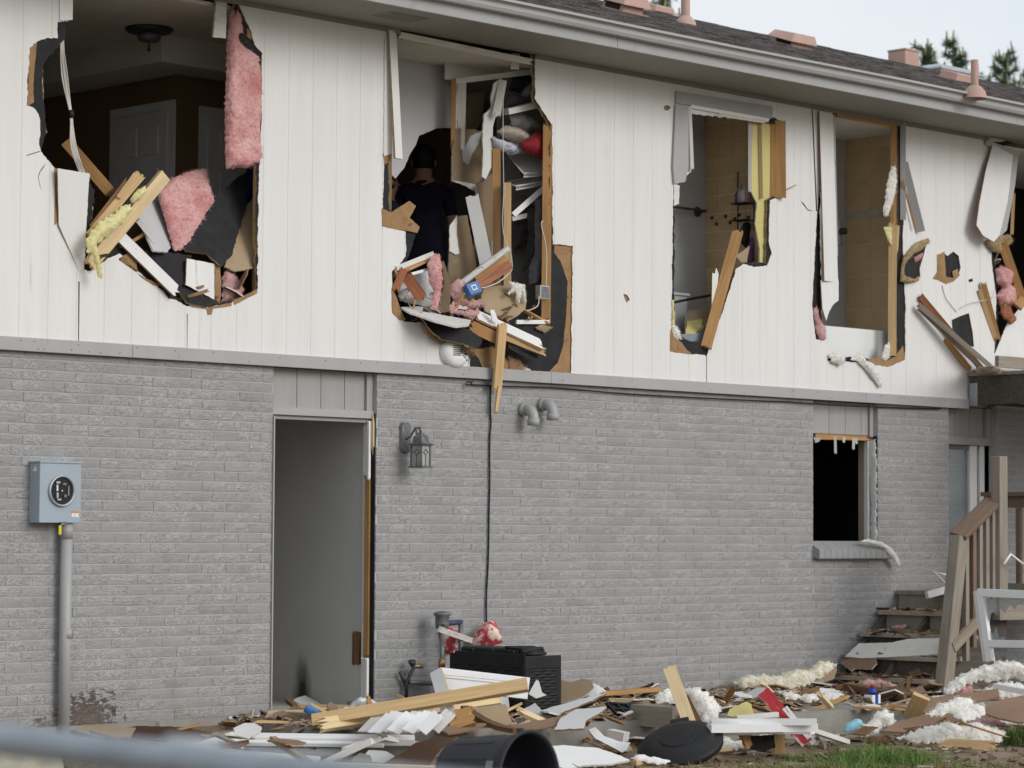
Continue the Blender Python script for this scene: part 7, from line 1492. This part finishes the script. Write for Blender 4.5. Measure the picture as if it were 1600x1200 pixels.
gf('insulation_clump', 'white insulation tuft with a dark base left of the right hand heap', [(1336, 1152), (1344, 1136), (1360, 1126), (1370, 1112), (1380, 1108), (1394, 1114), (1402, 1126), (1390, 1136), (1378, 1132), (1376, 1146), (1364, 1154), (1350, 1150)], (1365, 1156), -.19, m_wool, .08, 65, seed=20, amp=.03)
gf('fibreboard_crumble', 'dark shredded scraps under the white insulation tuft', [(1352, 1162), (1360, 1152), (1380, 1150), (1392, 1156), (1386, 1164), (1366, 1166)], (1372, 1167), -.20, m_wetwood, .05, 50, cat='splinters', seed=21, amp=.03)
gb('stud', 'pale pine board lying before the right hand heap', (1420, 1160, -.18), (1560, 1168, -.18), .085, .03, m_wood, split=(.01, .08), seed=43, up=(-.5, -.6, .6))
gb('white_trim_board', 'short white strip under the pale pine board', (1440, 1170, -.195), (1496, 1172, -.195), .04, .012, m_white, seed=44)
gf('plastic_bag', 'light blue plastic bag on the walk edge', [(1318, 1142), (1322, 1130), (1334, 1124), (1344, 1124), (1350, 1132), (1340, 1138), (1328, 1144)], (1332, 1145), -.14, m_bluebag, .05, 55, cat='bag', seed=22, fuzz=0, amp=.025, rag=.006)
gs('black_paper', 'dark felt scrap under the light blue bag', 'paper', [(1330, 1146), (1350, 1134), (1372, 1136), (1352, 1148)], (1348, 1149), -.15, [m_wetwood] * 3, 30, 0, .008, .004, seed=28)
gb('white_trim_board', 'white vinyl rail at the far right of the heap', (1556, 1072, .12), (1620, 1084, .08), .07, .04, m_vinyl, seed=45)
gb('white_trim_board', 'thin white scrap on the brown hardboard', (1456, 1090, .02), (1474, 1088, .03), .07, .012, m_white, seed=46)
# smaller fragments filling the heaps
fr_ = random.Random(77); FR = {}
TONE = ['yellow pine', 'pale', 'amber', 'dark wet', 'grey weathered']
def frag_label(lb, kind, k, zl):
    return (lb.replace('wood', TONE[k % 5] + ' wood') if kind == 'splinter' else lb.replace('small', 'small' if k % 2 else 'tiny')) + ' ' + zl
def frag_mesh(kind, k):
    if (kind, k) in FR: return FR[(kind, k)]
    L = fr_.uniform(.16, .42) if kind == 'splinter' else (fr_.uniform(.20, .32) if k % 2 else fr_.uniform(.08, .15))
    if kind == 'splinter':
        w = fr_.uniform(.02, .06); t = fr_.uniform(.008, .03); n = 4; vs = []
        for j in range(n + 1):
            for z in (-t / 2, t / 2):
                vs += [(-L / 2 + fr_.uniform(-.05, .03), -w / 2 + w * j / n, z), (L / 2 + fr_.uniform(-.06, .05), -w / 2 + w * j / n, z)]
        fs = []
        for j in range(n):
            a = j * 4; b = a + 4; fs += [(a + 2, a + 3, b + 3, b + 2), (a + 1, a, b, b + 1), (a, a + 2, b + 2, b), (a + 3, a + 1, b + 1, b + 3)]
        fs += [(0, 1, 3, 2), (n * 4 + 1, n * 4, n * 4 + 2, n * 4 + 3)]
        mats = [[m_wood, m_woodpale, m_wood2, m_wetwood, m_woodgrey][k % 5]]; mi = [0] * len(fs)
    else:
        n = fr_.randint(6, 9); t = .012; ring = [(L / 2 * fr_.uniform(.55, 1) * math.cos(i * 6.283 / n), L / 2 * fr_.uniform(.4, .9) * math.sin(i * 6.283 / n)) for i in range(n)]
        vs = [(x, y, t / 2) for x, y in ring] + [(x, y, -t / 2) for x, y in ring]
        fs = [tuple(range(n)), tuple(range(2 * n - 1, n - 1, -1))] + [(i, n + i, n + (i + 1) % n, (i + 1) % n) for i in range(n)]; mi = [0, 1] + [2] * n
        mats = {'drywall': DRY, 'brown': [m_cardbrown, m_kraft, m_brownfib], 'siding': SIDE}[kind]
    me = bpy.data.meshes.new(kind + '_fragment'); me.from_pydata(vs, [], fs)
    for m_ in mats: me.materials.append(m_)
    me.polygons.foreach_set('material_index', mi); me.update(); FR[(kind, k)] = me; return me
NAMES = {'splinter': ('wood_splinter', 'splinter', 'loose splintered wood stick'), 'drywall': ('drywall_fragment', 'drywall', 'small broken white drywall fragment'), 'brown': ('fibreboard_fragment', 'fibreboard', 'small torn brown fibreboard fragment'), 'siding': ('siding_fragment', 'siding', 'small broken white siding fragment')}
ZONES = [('on the walk before the doorway', 420, 690, 1104, 1140, SZ, 30), ('on the walk before the deck box', 690, 1000, 1092, 1138, SZ, 44), ('on the walk behind the round lid', 1000, 1190, 1078, 1126, SZ, 34), ('on the walk before the steps', 1190, 1460, 1072, 1112, SZ, 40),
         ('on the dirt left of the walk', 150, 470, 1136, 1172, None, 14), ('on the dirt beside the round lid', 880, 1330, 1150, 1186, GR, 26), ('in the heap right of the newel post', 1420, 1640, 1092, 1150, -.10, 34)]
for zl, xa, xb, ya, yb, zz, n in ZONES:
    for i in range(n):
        kind = fr_.choice(['splinter', 'splinter', 'splinter', 'drywall', 'drywall', 'brown', 'brown', 'siding']); nm, cat, lb = NAMES[kind]
        px_, py_ = fr_.uniform(xa, xb), fr_.uniform(ya, yb); q = PZ(px_, py_, GR if zz is None else zz)
        base = gz(q.x, q.y) if (zz is None or zz == GR) else zz
        q = PZ(px_, py_, base); pitch = abs(fr_.gauss(0, .25)); q.z += .012 + .10 * math.sin(pitch)
        kk = fr_.randrange(10); o = bpy.data.objects.new(nm, frag_mesh(kind, kk)); COL.objects.link(o)
        o.matrix_basis = Matrix.Translation(q) @ Matrix.Rotation(fr_.uniform(0, 6.28), 4, 'Z') @ Matrix.Rotation(pitch, 4, 'Y') @ Matrix.Rotation(fr_.gauss(0, .3), 4, 'X')
        tag(o, frag_label(lb, kind, kk, zl), cat, cat + ' pieces ' + zl)
# fragments caught on the lower rims of the holes
RIMS = [('caught in the leftmost hole', [(150, 415), (190, 395), (240, 435), (290, 470), (340, 470), (395, 445)], 22), ('caught in the middle hole', [(620, 470), (660, 490), (710, 500), (760, 500), (800, 500), (845, 505)], 34), ('caught in the right opening', [(1545, 395), (1560, 420), (1560, 470), (1575, 480), (1590, 470)], 14)]
for zl, line, n in RIMS:
    for i in range(n):
        kind = fr_.choice(['splinter', 'splinter', 'drywall', 'brown', 'siding']); nm, cat, lb = NAMES[kind]
        u = fr_.uniform(0, len(line) - 1.001); a, b = line[int(u)], line[int(u) + 1]; f_ = u - int(u)
        q = P(a[0] + (b[0] - a[0]) * f_ + fr_.gauss(0, 5), a[1] + (b[1] - a[1]) * f_ - abs(fr_.gauss(0, 14)), fr_.uniform(-.06, .14))
        kk = fr_.randrange(10); o = bpy.data.objects.new(nm, frag_mesh(kind, kk)); COL.objects.link(o)
        s_ = fr_.uniform(.45, .85)
        o.matrix_basis = Matrix.Translation(q) @ Matrix.Rotation(fr_.uniform(0, 6.28), 4, 'Z') @ Matrix.Rotation(fr_.gauss(0, .7), 4, 'Y') @ Matrix.Rotation(fr_.gauss(0, .6), 4, 'X') @ Matrix.Diagonal((s_, s_, s_, 1))
        tag(o, frag_label(lb, kind, kk, zl), cat, cat + ' pieces ' + zl)
# ================================================================ LITTER AND GRASS (nobody could count it)
rg = random.Random(31)
def litter(name, label, n, fn, mat, smin, smax, seed):
    r_ = random.Random(seed); vs = []; fs = []
    for _ in range(n):
        p = fn(r_)
        if p is None: continue
        L = r_.uniform(smin, smax) * (1 if r_.random() < .8 else 2.2); w = L * r_.uniform(.12, .6); t = r_.uniform(.003, .012)
        m = Matrix.Rotation(r_.uniform(0, 6.3), 3, 'Z') @ Matrix.Rotation(r_.gauss(0, .3), 3, 'X') @ Matrix.Rotation(r_.gauss(0, .25), 3, 'Y')
        k = len(vs); q = [(-L / 2, -w / 2 * r_.uniform(.5, 1)), (L / 2 * r_.uniform(.6, 1), -w / 2), (L / 2, w / 2 * r_.uniform(.3, 1)), (-L / 2 * r_.uniform(.6, 1), w / 2)]
        vs += [p + m @ V((a, b, t)) for a, b in q] + [p + m @ V((a, b, 0)) for a, b in q]
        fs += [(k, k + 1, k + 2, k + 3), (k, k + 4, k + 5, k + 1), (k + 1, k + 5, k + 6, k + 2), (k + 2, k + 6, k + 7, k + 3), (k + 3, k + 7, k + 4, k)]
    o = mk(name, vs, fs, mat); tag(o, label, 'litter', kind='stuff'); return o
def on_walk(r_):
    x = r_.uniform(-.4, 8.5); y = -abs(r_.gauss(0, .8)) - .02
    if y < -1.6 - .1 * max(0, x): return None
    if x > 6 and y > -1.05: return None
    return V((x, y, SZ + .003))
def on_dirt(r_):
    x = r_.uniform(-4, 7); y = r_.uniform(-5.5, -.1)
    if x > -.45 and y > -1.66 - .12 * max(0, x): return None
    return V((x, y, gz(x, y) + .004))
def on_steps(r_):
    x, z = r_.choice(TR); return V((x + r_.uniform(.02, .27), r_.uniform(-.98, -.05), z + .004))
litter('litter_chips', 'pale chips and splinters scattered over the concrete walk', 3600, on_walk, m_chip, .02, .11, 1)
litter('litter_scraps', 'dark brown scraps scattered over the concrete walk', 2600, on_walk, m_chip2, .03, .17, 2)
litter('dirt_chips', 'pale chips scattered over the bare dirt', 420, on_dirt, m_chip, .015, .05, 3)
litter('dirt_scraps', 'dark twigs and scraps scattered over the bare dirt', 3000, on_dirt, m_chip2, .02, .08, 4)
litter('step_litter', 'brown scraps and chips lying on the wooden steps', 240, on_steps, m_chip2, .03, .11, 5)
litter('step_chips', 'pale chips lying on the wooden steps', 160, on_steps, m_chip, .02, .07, 6)
def grass(name, label, spots, mat, seed, cat='grass'):
    r_ = random.Random(seed); vs = []; fs = []
    for (px, py, rx, ry, n, hmax) in spots:
        c = PZ(px, py, GR)
        for _ in range(n):
            a = r_.gauss(0, .45) * rx; b = r_.gauss(0, .45) * ry; p = V((c.x, c.y, 0)) + RIGHT * a + BACK * b; p.z = gz(p.x, p.y) - .01
            h = hmax * r_.uniform(.35, 1) * (1 - min(.6, abs(a) / (rx * 2.5))); d = V((r_.gauss(0, .35), r_.gauss(0, .35), 1)).normalized(); s = V((r_.gauss(0, 1), r_.gauss(0, 1), 0)).normalized() * r_.uniform(.002, .004); bend_ = V((r_.gauss(0, .4), r_.gauss(0, .4), 0)) * h * .6
            k = len(vs); m = p + d * h * .55 + bend_ * .3; vs += [p - s, p + s, m + s * .8, m - s * .8, p + d * h + bend_]; fs += [(k, k + 1, k + 2, k + 3), (k + 3, k + 2, k + 4)]
    o = mk(name, vs, fs, mat); tag(o, label, cat, kind='stuff')
grass('grass_patch', 'green grass tufts growing on the dirt at the right', [(1378, 1186, .42, .35, 1500, .15), (1590, 1162, .3, .25, 1100, .17), (1305, 1140, .22, .15, 420, .16), (1330, 1196, .5, .2, 420, .08), (1245, 1184, .14, .15, 120, .10), (1200, 1196, .4, .2, 200, .06), (905, 1160, .16, .12, 200, .13), (860, 1152, .08, .1, 70, .10), (1480, 1198, .9, .3, 500, .06), (1400, 1130, .12, .1, 120, .12)], m_grass, 3)
grass('dry_grass', 'dry grass stubble on the bare dirt', [(1150, 1195, 1.6, .5, 1500, .05), (1450, 1196, 1.2, .5, 1200, .05), (480, 1150, .5, .3, 500, .06), (100, 1198, .6, .4, 500, .10), (1000, 1170, .6, .5, 500, .05)], m_drygrass, 4)
wd = PZ(504, 1150, -.17); we = tag(empty('weed', wd), 'small green weed sprouting before the doorway', 'plant')
mb = MB(); mb.tube([wd, wd + V((.005, 0, .12))], [.004, .002], 5); mb.build('stem', m_grass, we)
for k in range(7):
    a = k * 2.4; z = .03 + k * .015; d_ = V((math.cos(a), math.sin(a), .5)); s_ = V((-math.sin(a), math.cos(a), 0)) * .014; p = wd + V((0, 0, z))
    mk('leaf', [p, p + d_ * .025 + s_, p + d_ * .05, p + d_ * .025 - s_], [(0, 1, 2, 3)], m_grass, we)
# ================================================================ TREES BEHIND THE ROOF
def pine(label, px, py, Y, seed, w=1.0):
    top = P(px, py, Y); rg = random.Random(seed); base = V((top.x, Y, GZ)); e = tag(empty('pine_tree', base), label, 'tree', 'pine trees behind the roof'); H = top.z - GZ
    mb = MB(); mb.tube([base + V((0, 0, H * k / 8)) for k in range(9)], [.16 * (1 - k / 8.3) + .012 for k in range(9)], 8); mb.build('trunk', m_bark, e, True)
    nv = []; nf = []; cv = MB()
    def shoot(a, d, L, n):
        for _ in range(n):
            u = rg.random(); p = a + d * (L * u); dd = (d * .9 + V((rg.gauss(0, 1), rg.gauss(0, 1), rg.gauss(0, .7))).normalized() * .9).normalized(); l = rg.uniform(.09, .17)
            s = dd.cross(V((rg.random(), rg.random(), rg.random())) - V((.5, .5, .5))).normalized() * .009; k = len(nv); nv.extend([p - s, p + s, p + dd * l]); nf.append((k, k + 1, k + 2))
    z = 0.0
    while z < min(3.4, H - .6):
        r = (.06 + z * .30) * w; nb = 4 + int(z * 1.3)
        for k in range(nb):
            a = rg.uniform(0, 6.283); zz = H - z - rg.uniform(0, .25); L = r * rg.uniform(.6, 1.15) + .12
            st_ = base + V((0, 0, zz)); d = V((math.cos(a), math.sin(a), .55 - .12 * z)).normalized()
            cv.tube([st_, st_ + d * L], [.012, .005], 4)
            shoot(st_, d, L, int(60 + L * 300))
            tp = st_ + d * L; cd2 = V((rg.uniform(-.12, .12), rg.uniform(-.12, .12), 1)).normalized(); cl = rg.uniform(.10, .22)
            cv.tube([tp, tp + cd2 * cl], [.020, .013], 5)
        z += .19
    cl = rg.uniform(.30, .42); cv.tube([top - V((0, 0, .3)), top + V((0, 0, 0.02))], [.022, .014], 6); shoot(top - V((0, 0, .5)), V((0, 0, 1)), .3, 120)
    for k in range(3): a = k * 2.1; cv.tube([top - V((0, 0, .32)), top - V((0, 0, .32)) + V((math.cos(a) * .09, math.sin(a) * .09, .22))], [.016, .010], 5)
    mk('crown', nv, nf, m_needle, e); cv.build('candles', m_candle, e)
pine('tall green pine top at the far right above the roof', 1572, 84, 13, 3, 1.0)
pine('pine top left of the far right pine behind the roof cooler', 1490, 69, 13, 5, .8)
pine('small pine top beside the pink chimney box', 1443, 76, 13, 7, .9)
pine('low pine top peeking between the two right pines', 1534, 116, 14, 9, .7)
pine('dark pine top cut by the top edge behind the flat vent', 1040, -30, 13, 11, 1.1)
pine('pine top cut by the right edge of the picture', 1606, 120, 14, 13, .9)
# ================================================================ PEOPLE IN THE MIDDLE ROOM
def person(label, px, py, Y, H, face, seed, arm):
    """face: horizontal unit vector the person looks along; head centre at the picture point"""
    hc = P(px, py, Y); f = V((face[0], face[1], 0)).normalized(); r = V((f.y, -f.x, 0)); u = V((0, 0, 1)); foot = V((hc.x, hc.y, 2.53)) ; k = (hc.z - 2.53) / 1.62
    def at(a, b, c): return foot + r * (a * k) + f * (b * k) + u * (c * k)
    e = tag(empty('person', foot), label, 'person')
    J = [at(0, 0, .95), at(0, -.02, 1.12), at(0, -.01, 1.28), at(0, 0, 1.42), at(0, .01, 1.50), at(0, .02, 1.58), at(0, .03, 1.66), at(0, .025, 1.73)]
    Rr = [(.165, .12), (.15, .11), (.175, .12), (.17, .105), (.06, .06), (.085, .10), (.085, .10), (.05, .06)]; E_ = [(i, i + 1) for i in range(7)]
    def limb(start, pts, rad):
        p = start
        for q, ra in zip(pts, rad): J.append(q); Rr.append((ra, ra)); E_.append((p, len(J) - 1)); p = len(J) - 1
        return p
    for s in (-1, 1):
        limb(0, [at(s * .10, 0, .86), at(s * .11, .01, .50), at(s * .11, -.02, .10), at(s * .11, .0, .045), at(s * .12, .14, .035)], [.095, .068, .048, .045, .038])
        if arm == 'down' or s < 0:
            w_ = limb(3, [at(s * .19, 0, 1.40), at(s * .245, -.02, 1.14), at(s * .25, .07, .90), at(s * .25, .10, .82)], [.062, .050, .038, .034])
            hx = at(s * .25, .10, .82); dn = V((0, 0, -1)) * .6 + f * .5
        else:
            w_ = limb(3, [at(s * .19, 0, 1.40), at(s * .25, .0, 1.13), at(s * .22, .18, .98), at(s * .20, .26, 1.0)], [.062, .050, .038, .034])
            hx = at(s * .20, .26, 1.0); dn = f
        dn.normalize()
        for j in range(4): o_ = r * ((j - 1.5) * .021 * k); limb(w_, [hx + dn * .06 * k + o_, hx + dn * .10 * k + o_ - u * .008, hx + dn * (.13 - .01 * abs(j - 1.5)) * k + o_ - u * .02], [.012, .010, .008])
        limb(w_, [hx + dn * .03 * k - r * s * .03, hx + dn * .07 * k - r * s * .05], [.012, .009])
    me = bpy.data.meshes.new('body'); me.from_pydata([tuple(j) for j in J], E_, []); o = bpy.data.objects.new('body', me); COL.objects.link(o)
    o.modifiers.new('skin', 'SKIN'); sv = me.skin_vertices[0].data
    for i, q in enumerate(Rr): sv[i].radius = (q[0] * k, q[1] * k); sv[i].use_root = (i == 0)
    ss = o.modifiers.new('sub', 'SUBSURF'); ss.levels = 2; ss.render_levels = 2
    dg = bpy.context.evaluated_depsgraph_get(); ev = o.evaluated_get(dg); nm = bpy.data.meshes.new_from_object(ev); o.modifiers.clear(); o.data = nm
    nm.materials.clear()
    for m_ in (m_navy, m_skin, m_blackwire): nm.materials.append(m_)
    for p_ in nm.polygons:
        l = p_.center - foot; h = l.z / k; sd_ = abs(l.dot(r)) / k; p_.use_smooth = True
        p_.material_index = 1 if h > 1.47 or (sd_ > .19 and h < 1.20) else (2 if h < .12 else 0)
    adopt(o, e)
    hv = MB(); c = at(0, .012, 1.685); n = 14
    lev = [(-.10, .088), (-.06, .104), (-.01, .112), (.05, .108), (.09, .082), (.115, .04), (.122, .002)]
    vs = []
    for h_, ra in lev:
        for j in range(n):
            a = j * 6.2832 / n; q = r * math.cos(a) * ra * .88 + f * math.sin(a) * ra * 1.05
            if math.sin(a) > .45 and h_ < .05: q -= f * (.045 * math.sin(a))
            vs.append(c + (q + u * h_) * k)
    fs = [(i * n + j, i * n + (j + 1) % n, (i + 1) * n + (j + 1) % n, (i + 1) * n + j) for i in range(len(lev) - 1) for j in range(n) if not (math.sin((j + .5) * 6.2832 / n) > .45 and lev[i + 1][0] < .05)]
    hv.add(vs, fs); hv.build('hair', m_hair, e, True)
    cl_ = MB(); cl_.lathe(at(0, .005, 1.455), u, [(.068 * k, 0), (.074 * k, .03 * k), (.064 * k, .035 * k)], 20); cl_.build('collar', m_navy, e, True)
    for s in (-1, 1):
        fc = MB(); fc.lathe(at(s * .035, .118, 1.665), f, [(.014 * k, 0), (.009 * k, .006 * k), (0, .007 * k)], 10); fc.build('eye', m_hair, e, True); fc = MB()
        fc.lathe(at(s * .092, .02, 1.64), r * s, [(.026 * k, -.01), (.028 * k, .006), (.012 * k, .012), (0, .010)], 10); fc.build('ear', m_skin, e, True)
    fc = MB(); fc.lathe(at(0, .122, 1.635), f, [(.018 * k, -.01), (.012 * k, .014 * k), (0, .02 * k)], 8); fc.build('nose', m_skin, e, True); fc = MB(); fc.bar(at(-.025, .116, 1.592), at(.025, .116, 1.592), .008, .008); fc.build('mouth', m_woodred, e)
    return e
person('person in a dark navy shirt seen from behind in the middle hole', 662, 258, 1.15, 1.75, (.68, .73), 3, 'down')
person('person with dark hair half hidden by the left rim of the middle hole', 603, 290, 1.15, 1.7, (.8, -.3), 5, 'down')
# ================================================================ FENCE IN THE FOREGROUND
RZ = .90
a, b = PZ(-60, 1149, RZ), PZ(490, 1211, RZ); d = (b - a).normalized(); a2 = a - d * 2.2; b2 = b + d * 3.0
fn = tag(empty('chain_link_fence', (a + b) / 2), 'galvanised chain link fence with a blurred top rail in the near foreground', 'fence')
mb = MB(); mb.tube([a2, b2], .0245, 16); mb.build('top_rail', M('weathered_rail', (.30, .335, .38), .5, .2, 6, .1, 30, metal=.3), fn, True)
mb = MB(); q = PZ(300, 1180, RZ); mb.tube([q - d * .05, q + d * .05], .027, 16); mb.build('rail_sleeve', m_steel, fn, True)
for q in (a2, b2): mb = MB(); mb.tube([V((q.x, q.y, GZ - .3)), V((q.x, q.y, RZ + .06))], .03, 14); mb.lathe(V((q.x, q.y, RZ + .06)), (0, 0, 1), [(.034, -.02), (.034, .01), (.02, .03), (0, .034)], 14); mb.build('post', m_steel, fn, True)
L = (b2 - a2).length; mb = MB(); hgt = RZ - GZ - .05; nw = int(L / .075); sd2 = V((-d.y, d.x, 0)) * .024
for s in (-1, 1):
    for k in range(-int(hgt / .075) - 1, nw + 1):
        u0 = k * .075; p = a2 + d * max(u0, 0) * 1.0; 
        t0 = max(0, -u0 / hgt); t1 = min(1, (L - u0) / hgt)
        if t1 <= t0: continue
        if s > 0: A = a2 + d * (u0 + hgt * t0) - V((0, 0, .02 + hgt * t0)); B = a2 + d * (u0 + hgt * t1) - V((0, 0, .02 + hgt * t1))
        else: A = a2 + d * (u0 + hgt * t0) - V((0, 0, .02 + hgt * (1 - t0))); B = a2 + d * (u0 + hgt * t1) - V((0, 0, .02 + hgt * (1 - t1)))
        mb.tube([A + sd2, B + sd2], .0016, 4, False)
mb.build('wire_mesh', m_steel, fn)['kind'] = 'stuff'
